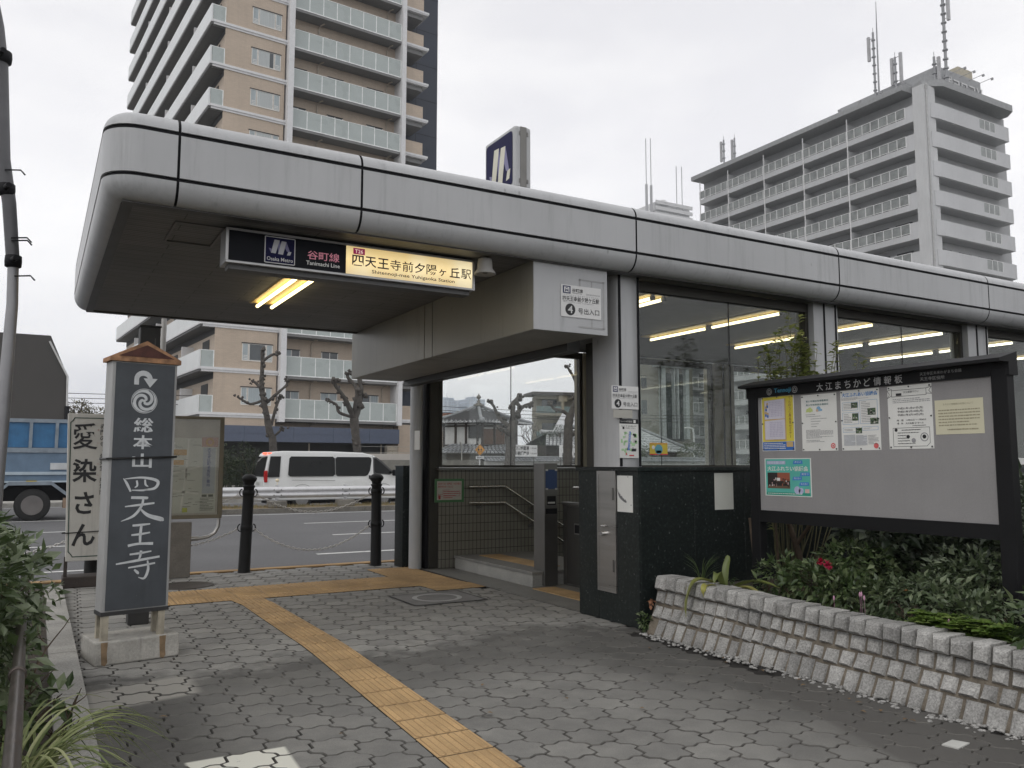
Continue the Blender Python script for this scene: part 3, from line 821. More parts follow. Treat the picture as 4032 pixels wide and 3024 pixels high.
window(4.66, 6.98, 10.12, [5.78], GLASSR); window(7.40, 9.57, 10.12, [8.5], GLASSR); window(10.0, 12.2, 10.12, [11.1], GLASSR); window(12.6, 14.8, 10.12, [13.7], GLASSR)
window(4.60, 6.865, 5.85, [5.78], GLASS); window(7.23, 9.53, 5.85, [8.43], GLASS); window(9.94, 12.2, 5.85, [11.1], GLASS); window(12.6, 14.85, 5.85, [13.7], GLASS)
mb = MB(); mb.box(17.0, 17.3, 5.9, 10.1, -4, 3.01); mb.build('end_wall', M('end_wall', (.32, .31, .28), .7), ST)
# ---- floor, step, stairs
FL = M('granite_floor', (.22, .215, .20), .65, var=.12, fine=.25, fs=150)
mb = MB(); mb.box(4.44, 4.86, 6.45, 10.38, -.1, -.003); mb.box(4.86, 6.1, 6.45, 8.06, -.1, -.003); mb.build('threshold', FL, ST)
mb = MB(); mb.box(4.425, 4.44, 6.46, 10.4, -.05, .004); mb.build('shutter_groove', DSTEEL, ST)
mb = MB()
mb.box(4.90, 6.05, 8.09, 10.05, -.1, .125, 0)
for a, b in ((8.07, 8.70), (8.703, 9.4), (9.403, 10.05)): mb.box(4.885, 4.90, a, b, -.02, .124, 0)
mb.box(4.90, 5.15, 8.078, 8.09, -.02, .124, 0)
mb.box(4.872, 6.05, 8.062, 10.055, .125, .16, 1)
mb.build('step', [M('step_face', (.36, .355, .33), .7, var=.15, fine=.2, fs=120), FL], ST, .003)
mb = MB()
for i in range(18): mb.box(6.05 + .3 * i, 6.35 + .3 * i, 6.4, 10.05, -.165 * (i + 1) - .2, .16 - .165 * (i + 1))
mb.build('stairs', FL, ST)
st_ = MB()
for k in range(5): 
    st_.box(5.15 + .001, 5.45 - .003, 8.36 + .303 * k, 8.66 + .303 * k, .16, .166)
for k in range(3): st_.box(4.80, 5.08, 7.02 + .303 * k, 7.32 + .303 * k, -.003, .004)
st_.build('warning_strip', YEL, ST)
# inner wall of the flood-gate bay
mb = MB(); mb.box(5.30, 5.36, 7.0, 8.07, -.003, .90, 0); mb.box(5.27, 5.38, 6.9, 8.06, .90, .93, 1); 
mb.box(5.288, 5.30, 7.08, 7.98, .02, .885, 2)
mb.build('gate_panel', [DSTEEL, DSTEEL, M('gate_face', (.06, .058, .054), .5, .2, var=.1, spec=.3)], ST, .002)
mb = MB(); mb.box(5.268, 5.287, 7.62, 7.80, .58, .70, 0); mb.box(5.262, 5.270, 7.64, 7.78, .595, .685, 1); mb.build('gate_latch', [DSTEEL, BLACKG], ST)
mb = MB(); mb.box(5.36, 20, 6.30, 6.42, -3, 1.29); mb.build('inner_wall', TILE, ST)
# stainless cupboard in the granite end wall
DP = Plane((4.405, 6.13, .25), (0, -1, 0), (0, 0, 1), .275, 1.05)
mb = MB(); DP.slab(mb, .02, 0, -.012)
for r in ((0, 0, .09, 1), (.91, 0, 1, 1), (.09, 0, .91, .03), (.09, .97, .91, 1)): mb.obox(DP.o, DP.u, DP.v, DP.n, r[0] * .275, r[2] * .275, r[1] * 1.05, r[3] * 1.05, .012, .017, 0)
dr = mb.build('cupboard_door', STEEL, ST)
mb = MB(); mb.tube([DP.P(.36, .475, .012), DP.P(.36, .475, .05)], .021, 14); mb.tube([DP.P(.30, .54, .03), DP.P(.52, .54, .03)], .009, 8); mb.tube([DP.P(.36, .54, .012), DP.P(.36, .54, .035)], .012, 8); mb.build('handle', M('chrome', (.75, .75, .74), .12, 1), dr)
mb = MB()
for z in (.17, .76): mb.obox(DP.o, DP.u, DP.v, DP.n, .235, .25, z * 1.05, (z + .1) * 1.05, .0175, .024)
mb.build('hinge', DSTEEL, dr)

# ---------------------------------------------------------------- lights in the ceiling
TUBE = emis('tube_warm', (1, .85, .52), 3.0); TUBEW = emis('tube_white', (1, .93, .75), 3.2)
REFL = M('reflector', (.62, .46, .17), .45, .1, var=.25, vs=9); TUBEO = emis('tube_outer', (1, .80, .40), 4.2)
def ceiling_light(x, y0, y1, wd, label, two=True, mat=TUBE, z=3.02):
    t_ = thing('ceiling_light', label, 'ceiling light', (x, (y0 + y1) / 2, z), 'fluorescent ceiling lights')
    mb = MB(); h = wd / 2
    mb.add([(x - h, y0, z - .006), (x - h * .55, y0, z - .002), (x - h * .55, y1, z - .002), (x - h, y1, z - .006)], [(0, 1, 2, 3)])
    mb.box(x - h, x + h, y0, y1, z - .012, z - .002)
    for s_ in (-1, 1): mb.obox((x + s_ * h, y0, z - .012), (0, 1, 0), (-s_ * .8, 0, -.6), (s_ * .6, 0, -.8), 0, y1 - y0, -.02, .0, -.003, 0)
    mb.build('reflector', REFL, t_)
    n = max(1, round((y1 - y0) / 1.2)); L_ = (y1 - y0) / n
    for k in range(n):
        for q in ((-.27, .27) if two else (0,)):
            mb = MB(); xx = x + q * wd
            mb.tube([(xx, y0 + k * L_ + .04, z - .045), (xx, y0 + (k + 1) * L_ - .04, z - .045)], .016, 10)
            mb.build('tube', mat, t_)
            mb = MB()
            for yy in (y0 + k * L_ + .012, y0 + (k + 1) * L_ - .05): mb.tube([(xx, yy, z - .045), (xx, yy + .038, z - .045)], .022, 10); mb.box(xx - .012, xx + .012, yy, yy + .036, z - .045, z - .01)
            mb.build('socket', DSTEEL, t_)
    return t_
ceiling_light(1.97, 6.95, 8.62, .27, 'twin tube ceiling light under the open canopy behind the station sign', True, TUBEO)
ceiling_light(5.22, 6.20, 8.45, .26, 'yellowed tube light nearest the white end column, behind the first front pane')
ceiling_light(6.88, 6.15, 8.42, .24, 'long tube light ending above the middle of the first front pane', False)
ceiling_light(8.38, 6.12, 8.42, .24, 'tube light partly crossed by climbing vine shoots, behind the second column', False)
ceiling_light(9.68, 6.10, 8.40, .24, 'tube light behind the second front pane, above the notice board roof', False, TUBEW)
ceiling_light(11.24, 6.12, 8.40, .24, 'whitest tube light behind the second front pane near the third column', False, TUBEW)
ceiling_light(13.0, 6.12, 8.40, .24, 'tube light at the right edge, behind the third column', False, TUBEW)

# ---------------------------------------------------------------- fittings of the entrance
gp = thing('ticket_post', 'tall stainless post with blue notice and card reader on the entrance step', 'gate post', (5.10, 8.15, 0))
mb = MB(); mb.box(5.02, 5.20, 8.03, 8.26, .0, 1.37); mb.build('body', DSTEEL, gp, .004)
mb = MB(); PG = Plane((5.02, 8.03, 0), (1, 0, 0), (0, 0, 1), .18, 1); PG.rect(mb, .1, 1.08, .95, 1.30, 0, .002); PG.rect(mb, .1, 1.285, .28, 1.305, 1, .003); PG.rect(mb, .8, 1.285, .98, 1.305, 1, .003); PG.rect(mb, .1, 1.07, .28, 1.09, 1, .003); PG.rect(mb, .8, 1.07, .98, 1.09, 1, .003); mb.build('blue_notice', [M('blue_paper', (.03, .06, .16), .6), M('tape', (.5, .5, .48), .5)], gp)
mb = MB(); PG.rect(mb, .2, .90, .85, 1.0, 0, .004); PG.rect(mb, .25, .915, .78, .935, 1, .005); PG.rect(mb, .1, .80, .95, .86, 0, .002); mb.build('card_reader', [BLACKG, M('tape', (.5, .5, .48), .5)], gp)
def handrail(pts, label, ends=()):
    t_ = thing('handrail', label, 'handrail', pts[0], 'stair handrails')
    mb = MB(); mb.tube(pts, .019, 12); mb.build('rail', M('rail_steel', (.60, .58, .54), .22, .95), t_)
    for p in ends:
        p = Vector(p); mb = MB(); mb.tube([p + Vector((0, 0, -.015)), p + Vector((0, .01, -.06)), p + Vector((0, .07, -.07))], .009, 8); mb.tube([p + Vector((0, .062, -.07)), p + Vector((0, .076, -.07))], .03, 12); mb.build('bracket', DSTEEL, t_)
handrail([(5.05, 9.98, 1.065), (5.6, 9.98, 1.065), (6.9, 9.98, .29)], 'upper steel handrail on the tiled wall, with a green tape wrap', [(5.25, 9.98, 1.065), (6.05, 9.98, .80), (6.7, 9.98, .41)])
handrail([(5.05, 9.98, .85), (5.6, 9.98, .845), (6.9, 9.98, .065)], 'lower steel handrail on the tiled wall', [(5.25, 9.98, .85), (6.05, 9.98, .58), (6.7, 9.98, .19)])
handrail([(5.36, 7.93, 1.09), (5.34, 7.6, 1.09), (5.34, 6.6, 1.09)], 'short level steel rail above the dark gate panel', [])
mb = MB(); mb.tube([(5.34, 7.75, 1.075), (5.34, 7.75, .93)], .012, 8); mb.tube([(5.34, 7.75, 1.0), (5.34, 7.55, .985)], .012, 8); tag(mb.build('rail_bracket', DSTEEL), 'small steel bracket holding the level rail above the gate panel', 'bracket')
# framed notice on the tiles
NP = Plane((4.58, 10.05, .86), (1, 0, 0), (0, 0, 1), .43, .31)
mb = MB(); NP.slab(mb, .012)
NP.rect(mb, 0, 0, 1, 1, 1); NP.rect(mb, .08, .1, .92, .9, 2, .002)
NP.text(mb, '谷町四丁目・東梅田・大日方面は', .11, .74, .89, .84, 3, .003, .01)
NP.text(mb, '横断歩道を渡って出入口', .11, .62, .62, .71, 3, .003, .01)
NP.line(mb, [(.12, .2), (.12, .34), (.28, .34), (.28, .52), (.5, .52)], .004, 3, .003); NP.line(mb, [(.12, .26), (.85, .26), (.85, .5)], .003, 3, .003); NP.rect(mb, .13, .13, .2, .3, 3, .003); NP.dashes(mb, .3, .15, .88, .5, 4, 3, .003)
tag(mb.build('framed_notice', [DSTEEL, M('green_frame', (.05, .16, .06), .5), M('pale_paper', (.42, .40, .36), .7), M('red_ink', (.35, .05, .05), .6)]), 'green framed notice with red lettering on the tiled wall', 'notice')
# loudspeaker-like lamp under the canopy
sp = thing('ceiling_speaker', 'small grey round loudspeaker under the canopy, right of the station sign', 'loudspeaker', (3.06, 5.78, 3.02))
mb = MB(); mb.lathe([(.055, -.02), (.06, -.05), (.062, -.10), (.085, -.13), (.088, -.145), (.07, -.14), (.045, -.125), (.0, -.12)][:7], (3.06, 5.78, 3.02), 18); mb.build('body', M('speaker_grey', (.38, .37, .35), .5), sp)
mb = MB(); mb.tube([(3.06, 5.78, 3.02), (3.06, 5.78, 2.99)], .035, 12); mb.lathe([(.02, -.12), (.022, -.137), (.01, -.14)], (3.06, 5.78, 3.02), 12); mb.build('mount', DSTEEL, sp)
# papers
def paper(o, u, v, w_, h_, label, name='poster', extra=None, mats=None, cat='poster', group=None, th=.002):
    P_ = Plane(o, u, v, w_, h_); mb = MB(); P_.slab(mb, th)
    if extra: extra(P_, mb)
    return tag(mb.build(name, mats or [M('white_paper', (.72, .72, .69), .6, var=.04)]), label, cat, group)
GREYM = M('pencil', (.25, .25, .26), .8)
def smear(P_, mb):
    for k in range(14):
        a = k / 13
        P_.disc(mb, .06 + .5 * a + .02 * (k % 3), .55 - .28 * a ** .6 + .015 * (k % 2), .006 + .003 * (k % 3), 1, .0015, 7)
    P_.brush(mb, [(.02, .62, .004), (.12, .45, .012), (.3, .34, .010), (.55, .26, .004)], 1)
    P_.disc(mb, .9, .2, .006, 1, .0015, 8); P_.disc(mb, .72, .97, .006, 1, .0015, 8)
paper((4.402, 5.845, .95), (0, -1, 0), (0, 0, 1), .215, .31, 'blank white sheet with a grey smear, on the granite end wall beside the steel cupboard', extra=smear, mats=[M('white_paper', (.72, .72, .69), .6, var=.04), GREYM])
paper((5.26, 5.552, .955), (1, 0, 0), (0, 0, 1), .225, .325, 'clean blank white sheet on the granite front wall left of the notice board', mats=[M('cream_paper', (.60, .61, .56), .6, var=.05)])
INK = M('ink', (.02, .02, .022), .6); NAVY = M('navy_ink', (.02, .025, .09), .5)
EXM = [M('sign_white', (.68, .68, .67), .45, var=.05), INK, NAVY, M('grey_ink', (.22, .22, .23), .6)]
def exitsign(P_, mb):
    P_.rect(mb, .045, .73, .235, .97, 2); P_.rect(mb, .075, .765, .205, .935, 0, .0015)
    P_.poly(mb, [(.095, .78), (.105, .89), (.12, .915), (.16, .915), (.175, .89), (.185, .78), (.165, .78), (.16, .81), (.12, .81), (.115, .78)], 2, .002)
    P_.rect(mb, .112, .85, .168, .89, 0, .0025)
    P_.text(mb, '谷町線', .27, .79, .54, .91, 1, .0015, .012)
    P_.text(mb, 'Tanimachi Line', .275, .745, .52, .78, 1)
    P_.text(mb, '谷町線 四天王寺', .62, .735, .97, .785, 3); P_.text(mb, 'して んのう じ まえ ゆう ひ が おかえき', .08, .665, .93, .70, 3)
    P_.text(mb, '四天王寺前夕陽ケ丘駅', .04, .49, .95, .65, 1, .0015, .012)
    P_.text(mb, 'Shitennoji-mae Yuhigaoka', .06, .44, .82, .475, 3)
    P_.disc(mb, .225, .235, .165 * P_.h / .26 * .33 if False else .185 * P_.h, 1, .0015, 28); P_.text(mb, '4', .165, .12, .285, .35, 0, .002, .006)
    P_.text(mb, '号出入口', .42, .12, .95, .31, 1, .0015, .006)
GREYT = M('grey_tape', (.36, .36, .36), .5)
mb = MB(); XP = Plane((3.88, 5.651, 2.50), (1, 0, 0), (0, 0, 1), .255, .40)
XP.line(mb, [(0, 0), (1, 0), (1, 1), (.05, 1), (.05, .7)], .012, 0, .0015); XP.line(mb, [(.52, .98), (.52, .02)], .012, 0, .0012)
tag(mb.build('old_sign_frame', GREYT), 'grey outline left by a removed sign, behind the upper exit number sign', 'sign frame')
paper((3.70, 5.646, 2.575), (1, 0, 0), (0, 0, 1), .405, .268, 'white exit number sign with black 4, on the end of the hanging beam', 'exit_sign', exitsign, EXM, 'exit sign')
paper((4.275, 5.738, 1.835), (1, 0, 0), (0, 0, 1), .29, .20, 'smaller white exit number sign with black 4, on the end column', 'exit_sign', exitsign, EXM, 'exit sign')
paper((4.30, 5.742, 1.757), (1, 0, 0), (0, 0, 1), .2, .072, 'empty clear plastic holder under the lower exit sign', 'leaflet_holder', None, [M('plastic', (.45, .44, .40), .3)], 'holder', None, .012)
def pillarmap(P_, mb):
    P_.rect(mb, 0, .88, 1, 1, 1); P_.text(mb, 'エレベーター地下鉄案内図', .06, .91, .68, .965, 0, .002); P_.rect(mb, .74, .9, .86, .98, 0, .002)
    P_.text(mb, 'エレベーター地上側出入口は', .1, .80, .9, .84, 1); P_.text(mb, 'ご利用ください', .3, .745, .85, .785, 1); P_.rect(mb, .16, .74, .26, .80, 1)
    rg = random.Random(4)
    for i in range(26):
        a = rg.uniform(.05, .8); b = rg.uniform(.1, .62); P_.rect(mb, a, b, a + rg.uniform(.06, .18), b + rg.uniform(.04, .1), rg.choice((2, 2, 5)), .0012)
    P_.poly(mb, [(.42, .2), (.53, .2), (.60, .68), (.50, .68)], 4, .002); P_.column(mb, '天王寺夕陽ヶ丘', .46, .24, .56, .66, 0, .003)
    P_.rect(mb, .62, .17, .86, .24, 1, .002); P_.disc(mb, .75, .6, .01, 1, .002); P_.poly(mb, [(.3, .08), (.4, .08), (.35, .15)], 3, .002); P_.rect(mb, .5, .05, .75, .08, 3, .002)
paper((4.355, 5.74, 1.412), (1, 0, 0), (0, 0, 1), .205, .337, 'street map sheet with black heading taped low on the white end column', 'map_poster', pillarmap, [M('white_paper', (.72, .72, .69), .6, var=.04), INK, M('map_green', (.40, .62, .35), .6), M('red_print', (.6, .06, .06), .6), M('map_blue', (.14, .25, .6), .6), M('map_grey', (.55, .55, .53), .6)])
def yposter(P_, mb):
    P_.rect(mb, 0, 0, 1, .09, 1); P_.rect(mb, .0, .86, 1, 1, 3); P_.disc(mb, .5, .45, .045, 2, .0015, 18); P_.rect(mb, .36, .14, .64, .35, 2, .0015); P_.disc(mb, .2, .62, .018, 4, .0015, 12)
paper((4.77, 5.845, 1.443), (1, 0, 0), (0, 0, 1), .206, .108, 'small yellow sticker stuck inside the lower left of the first front pane', 'window_sticker', yposter, [M('yellow_print', (.62, .48, .06), .6), M('red_print', (.6, .06, .06), .6), M('teal_print', (.12, .35, .42), .6), M('orange_print', (.6, .33, .08), .6), M('white_paper', (.72, .72, .69), .6)], 'sticker')
paper((10.6, 5.845, 1.36), (1, 0, 0), (0, 0, 1), .3, .08, 'small white direction label inside the second front pane, beside the notice board', 'window_sticker', None, [M('white_paper', (.72, .72, .69), .6)], 'sticker')
mb = MB(); mb.obox((4.31, 10.105, 1.55), (.35, -.94, 0), (0, 0, 1), (-.94, -.35, 0), 0, .1, 0, .25, .0, .002); tag(mb.build('paper_sheet', M('white_paper', (.72, .72, .69), .6)), 'narrow white paper taped to the round rear column', 'paper')
# ================================================================ signs
def metro_m(P_, mb, a0, b0, a1, b1, mw, ms, l=.002):
    """the ribbon M mark inside the given box"""
    f = lambda pts: [(a0 + x * (a1 - a0), b0 + y * (b1 - b0)) for x, y in pts]
    P_.poly(mb, f([(.0, .40), (.13, .36), (.10, .10)]), ms, l)
    P_.poly(mb, f([(.47, .98), (.545, .52), (.43, .12), (.40, .55)]), ms, l)
    P_.poly(mb, f([(.77, .93), (.94, .27), (.80, .28), (.72, .50), (.67, .30)]), ms, l)
    P_.poly(mb, f([(.10, .09), (.31, .07), (.47, .98), (.24, 1.0)]), mw, l + .001)
    P_.poly(mb, f([(.41, .06), (.63, .04), (.77, .93), (.56, .95)]), mw, l + .001)
    P_.poly(mb, f([(.80, .03), (.95, .05), (1.0, .29), (.86, .27)]), mw, l + .001)
# ---- station sign under the canopy
SY = 5.86
ss = thing('station_sign', 'long station name sign, half black and half lit yellow, hung under the canopy', 'station sign', (2.05, 5.95, 2.76))
x0, x1, z0, z1 = 1.07, 3.01, 2.752, 3.00
mb = MB()
for (a, b, c, d) in ((x0, x1, z0, z0 + .016), (x0, x1, z1 - .016, z1), (x0, x0 + .02, z0 + .016, z1 - .016), (x1 - .02, x1, z0 + .016, z1 - .016)): mb.box(a, b, SY, SY + .20, c, d)
mb.box(x0 + .02, x1 - .02, SY + .12, SY + .19, z0 + .016, z1 - .016)
mb.build('case', M('alu_frame', (.45, .45, .45), .4, .6, var=.05), ss, .002)
mb = MB(); mb.box(1.12, 2.75, SY + .05, SY + .17, 3.0005, 3.018); mb.box(1.10, 2.98, SY + .04, SY + .16, z0 - .035, z0 - .001); mb.build('mount', M('dark_mount', (.10, .10, .10), .5, .4), ss)
SP = Plane((x0 + .02, SY + .012, z0 + .016), (1, 0, 0), (0, 0, 1), x1 - x0 - .04, z1 - z0 - .032)
D = .445
mb = MB(); mb.obox(SP.o, SP.u, SP.v, SP.n, 0, D * SP.w, 0, SP.h, -.05, 0, 0)
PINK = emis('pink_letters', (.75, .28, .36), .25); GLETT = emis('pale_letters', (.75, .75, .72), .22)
SP.poly(mb, [(.13, .085), (.135, .07), (.24, .07), (.245, .085), (.245, .955), (.24, .97), (.135, .97), (.13, .955)], 1, .001)
SP.poly(mb, [(.1335, .10), (.2415, .10), (.2415, .94), (.1335, .94)], 2, .002)
metro_m(SP, mb, .145, .37, .23, .87, 3, 4, .003)
SP.text(mb, 'Osaka Metro', .139, .155, .237, .285, 1, .003, .012)
SP.text(mb, '谷町線', .292, .36, .418, .66, 5, .002, .008)
SP.text(mb, 'Tanimachi Line', .288, .165, .42, .30, 6, .002, .008)
mb.build('black_panel', [M('sign_black', (.007, .008, .012), .45, spec=.12), M('sign_white', (.68, .68, .67), .45), M('metro_navy', (.012, .012, .055), .5, spec=.1), M('logo_grey', (.50, .50, .53), .4), M('logo_shade', (.17, .16, .30), .4), PINK, GLETT], ss)
def litpanel():
    m, t, b = newmat('lit_panel')
    tc = t.nodes.new("ShaderNodeTexCoord"); sx_ = t.nodes.new("ShaderNodeSeparateXYZ"); t.links.new(tc.outputs['Object'], sx_.inputs[0])
    # two tired tubes behind the acrylic: tone varies along the box
    f = noise(t, 1.6, 2, .5, (1, 1, .4))
    zz = mth(t, 'SUBTRACT', 1, mth(t, 'MULTIPLY', mth(t, 'ABSOLUTE', mth(t, 'SUBTRACT', sx_.outputs[2], .125)), 5.2), True)
    c = ramp(t, f, [(.40, (1.0, .86, .48)), (.52, (1.0, .72, .28)), (.64, (1, .84, .5))])
    t.links.new(c, b.inputs['Emission Color'])
    t.links.new(mth(t, 'ADD', .22, mth(t, 'MULTIPLY', mth(t, 'MULTIPLY', zz, mth(t, 'ADD', .35, mth(t, 'MULTIPLY', f, 1.1))), .62)), b.inputs['Emission Strength'])
    b.inputs['Base Color'].default_value = (.55, .50, .38, 1); b.inputs['Roughness'].default_value = .3
    return m
mb = MB(); mb.obox(SP.o, SP.u, SP.v, SP.n, D * SP.w + .002, SP.w, 0, SP.h, -.05, 0, 0)
SP.rect(mb, .474, .74, .522, .955, 1, .0012); SP.text(mb, 'T26', .481, .78, .514, .91, 2, .002, .005)
for i, ch in enumerate('四天王寺前夕陽ヶ丘駅'):
    a = .470 + i * .0531; k = .70 if ch == 'ヶ' else 1
    SP.text(mb, ch, a + (.004 if k < 1 else 0), .335, a + .0475 * (1 if k == 1 else .78), .335 + .375 * k, 3, .0015, .017 if ch in '四天王夕ヶ丘' else .008)
SP.text(mb, 'Shitennoji-mae Yuhigaoka Station', .552, .09, .918, .255, 3, .0015, .010)
mb.build('lit_panel', [litpanel(), emis('tanimachi_purple', (.45, .02, .12), .32), emis('sign_white_lit', (.9, .7, .6), .7), M('letter_black', (.012, .012, .012), .4)], ss)
# ---- M sign on the roof
mz0, mz1, mx, my0, my1 = 4.10, 4.75, 4.0, 6.93, 7.57
ms = thing('metro_sign', 'white rooftop box sign with a ribbon M on navy, rising behind the canopy edge', 'metro sign', (4.1, 7.3, 3.6))
mb = MB(); mb.box(mx, mx + .195, my0, my1, mz0, mz1); mb.build('case', PANEL, ms, .03, 3)
mb = MB(); mb.box(mx + .065, mx + .135, my0 - .006, my0 + .01, mz0 + .02, mz1 - .01)
for z in (mz0 + .06, mz1 - .1):
    for xx in (mx + .05, mx + .14): mb.box(xx, xx + .012, my0 - .008, my0 + .01, z, z + .04)
mb.build('side_cover', M('side_grey', (.20, .195, .185), .5, .3), ms)
MP = Plane((mx - .0, my1 - .04, mz0 + .045), (0, -1, 0), (0, 0, 1), my1 - my0 - .08, mz1 - mz0 - .09)
mb = MB(); q = .07
MP.poly(mb, [(q, 0), (1 - q, 0), (1 - q * .3, q * .3), (1, q), (1, 1 - q), (1 - q * .3, 1 - q * .3), (1 - q, 1), (q, 1), (q * .3, 1 - q * .3), (0, 1 - q), (0, q), (q * .3, q * .3)], 0, .003)
metro_m(MP, mb, .13, .10, .93, .84, 1, 2, .004)
mb.build('face', [M('metro_navy', (.012, .012, .055), .5, spec=.1), M('logo_cream', (.62, .60, .50), .45), M('logo_shade', (.17, .16, .30), .4)], ms)
mb = MB(); mb.tube([(mx + .12, 7.3, 3.58), (mx + .12, 7.3, mz0 + .02)], .05, 12); mb.build('post', DSTEEL, ms)

# ---- temple sign post (slate face, white lettering)
a = R(10); U = (math.cos(a), math.sin(a), 0); N = (math.sin(a), -math.cos(a), 0); BK = (-math.sin(a), math.cos(a), 0)
ts = thing('temple_sign', 'tall slate grey temple sign with white lettering and rusty pointed cap, on a concrete block', 'temple sign', (.68, 6.5, 0))
o = Vector((.435, 6.375, 0))
def tb(mb, a0, a1, c0, c1, z0, z1, m=0): mb.obox(o, U, BK, (0, 0, 1), a0, a1, c0, c1, z0, z1, m)
mb = MB(); tb(mb, -.035, .52, -.03, .36, 0, .16)
mb.build('base', M('rusty_concrete', (.40, .385, .35), .9, var=.2, vs=6, fine=.12, fs=60, streak=.6, bmp=.4, bs=40), ts, .012, 2)
RUST = M('rust_stain', (.20, .10, .045), .9, var=.4, vs=14)
for c in (.02, .40):
    mb = MB(); e_ = [(c - .02, .155), (c + .024, .155), (c + .02, .08), (c + .026, .02), (c + .01, .0), (c - .012, .01), (c - .016, .07)]
    mb.extr([o + Vector(U) * p + Vector(BK) * -.0302 + Vector((0, 0, z)) for p, z in e_], Vector(BK) * -.0012)
    mb.build('rust_streak', M('rust_wash', (.25, .175, .105), .95, var=.35, vs=14), ts)
for (p, q_) in ((.005, .0), (.375, .0), (.005, .13), (.375, .13)):
    mb = MB(); tb(mb, p, p + .045, q_, q_ + .035, .155, .35); mb.build('leg', M('worn_cream', (.42, .38, .30), .8, var=.25, vs=14, streak=.7), ts)
mb = MB(); tb(mb, 0, .44, 0, .17, .335, 2.08); mb.build('body', M('sign_grey_white', (.37, .37, .365), .6, var=.1, streak=.4), ts, .004)
mb = MB(); tb(mb, -.004, .444, -.005, .175, .325, .352); mb.build('bottom_rail', M('dark_iron', (.03, .03, .03), .6), ts)
c0 = o + Vector(U) * .22 + Vector(BK) * .085
B = [o + Vector(U) * p + Vector(BK) * q_ + Vector((0, 0, 2.08)) for p, q_ in ((-.02, -.02), (.46, -.02), (.46, .19), (-.02, .19))]
ap = [c0 + Vector((0, 0, 2.235)) + Vector(BK) * d for d in (-.1, .1)]
mb = MB(); up3 = Vector((0, 0, .03))
mb.add(B + [p + up3 for p in B] + ap, [(3, 2, 1, 0), (0, 1, 5, 4), (1, 2, 6, 5), (2, 3, 7, 6), (3, 0, 4, 7), (4, 5, 8), (5, 6, 9, 8), (6, 7, 9), (7, 4, 8, 9)], 0)
e1 = Vector(N) * .004
mb.add([B[0] + up3 * 1.2 + e1 + Vector(U) * .05, B[1] + up3 * 1.2 + e1 - Vector(U) * .05, ap[0] + e1 - Vector((0, 0, .03))], [(0, 1, 2)], 1)
mb.build('cap', [M('rust_edge', (.36, .20, .11), .9, var=.45, vs=18, bmp=.4), M('rust_dark', (.085, .035, .028), .85, var=.35, vs=14)], ts)
TP = Plane(o + Vector(U) * .022 + Vector(N) * .001 + Vector((0, 0, .36)), U, (0, 0, 1), .40, 1.71)
mb = MB(); TP.slab(mb, .004, 0, -.004)
W = 1
def brush_set(strokes, a0, b0, a1, b1, k=1.0):
    for st in strokes: TP.brush(mb, [(a0 + x * (a1 - a0), b0 + y * (b1 - b0), wd * k) for x, y, wd in st], W, .0055)
# turning arrow
import itertools
cxa, cya = .46, .936
pts_o = [(cxa + .155 * math.cos(R(t)) * 1, cya + .036 * math.sin(R(t)) + 0) for t in range(180, -1, -15)]
pts_i = [(cxa + .075 * math.cos(R(t)), cya + .014 * math.sin(R(t))) for t in range(0, 181, 15)]
for (p, q_), (r_, s_) in zip(zip(pts_o, pts_o[1:]), zip(pts_i[::-1], pts_i[::-1][1:])): TP.poly(mb, [p, q_, s_, r_], W, .0055)
TP.rect(mb, cxa - .155, .912, cxa - .075, cya, W, .0055)
TP.poly(mb, [(cxa + .00, cya + .004), (cxa + .24, cya + .004), (cxa + .115, cya - .034)], W, .0055)
# three-comma crest
TP.disc(mb, .49, .845, .0885, W, .0053, 40, .0845)
TP.disc(mb, .49, .845, .0815, W, .0053, 36)
for k in range(3):
    t0 = 95 + 120 * k; st = []
    for j in range(15):
        f_ = j / 14; th = R(t0 + 215 * f_); rr = .010 + .070 * f_ ** .75
        st.append((.49 + rr / TP.w * math.cos(th), .845 + rr / TP.h * math.sin(th), .005 + .017 * math.sin(math.pi * min(1, f_ * 1.25 + .08)) ** 1.0 * (1 - f_ * .55)))
    TP.brush(mb, st, 0, .0058)
for ch, v0, v1 in (('総', .715, .775), ('本', .645, .703), ('山', .568, .627)): TP.text(mb, ch, .33, v0, .66, v1, W, .0055, .022)
# brush script, one block per character
brush_set([[(.0, .95, .006), (.10, .60, .016), (.22, .02, .012)], [(.05, .92, .006), (.55, 1.0, .014), (.98, .75, .02), (.92, .25, .018), (.60, .12, .010)], [(.38, .80, .012), (.40, .45, .012), (.33, .30, .007)], [(.62, .86, .010), (.64, .5, .013), (.72, .36, .006)], [(.25, .12, .006), (.6, .10, .012), (.75, .22, .004)]], .20, .470, .78, .528, 1.05)
brush_set([[(.22, 1.0, .018), (.6, .97, .019), (.62, .96, .004)], [(.08, .62, .008), (.45, .68, .016), (.80, .74, .012)], [(.52, .96, .014), (.48, .62, .017), (.30, .22, .018), (.0, .0, .004)], [(.45, .52, .010), (.65, .22, .024), (1.0, .02, .030), (.98, -.02, .004)]], .19, .352, .87, .447, 1.0)
brush_set([[(.15, 1.0, .014), (.5, 1.02, .016), (.85, 1.05, .009)], [(.5, 1.0, .017), (.47, .5, .018), (.48, .1, .014)], [(.12, .55, .012), (.5, .58, .015), (.86, .64, .010)], [(.0, .05, .018), (.4, .12, .016), (1.0, .10, .020)]], .32, .248, .74, .333, 1.0)
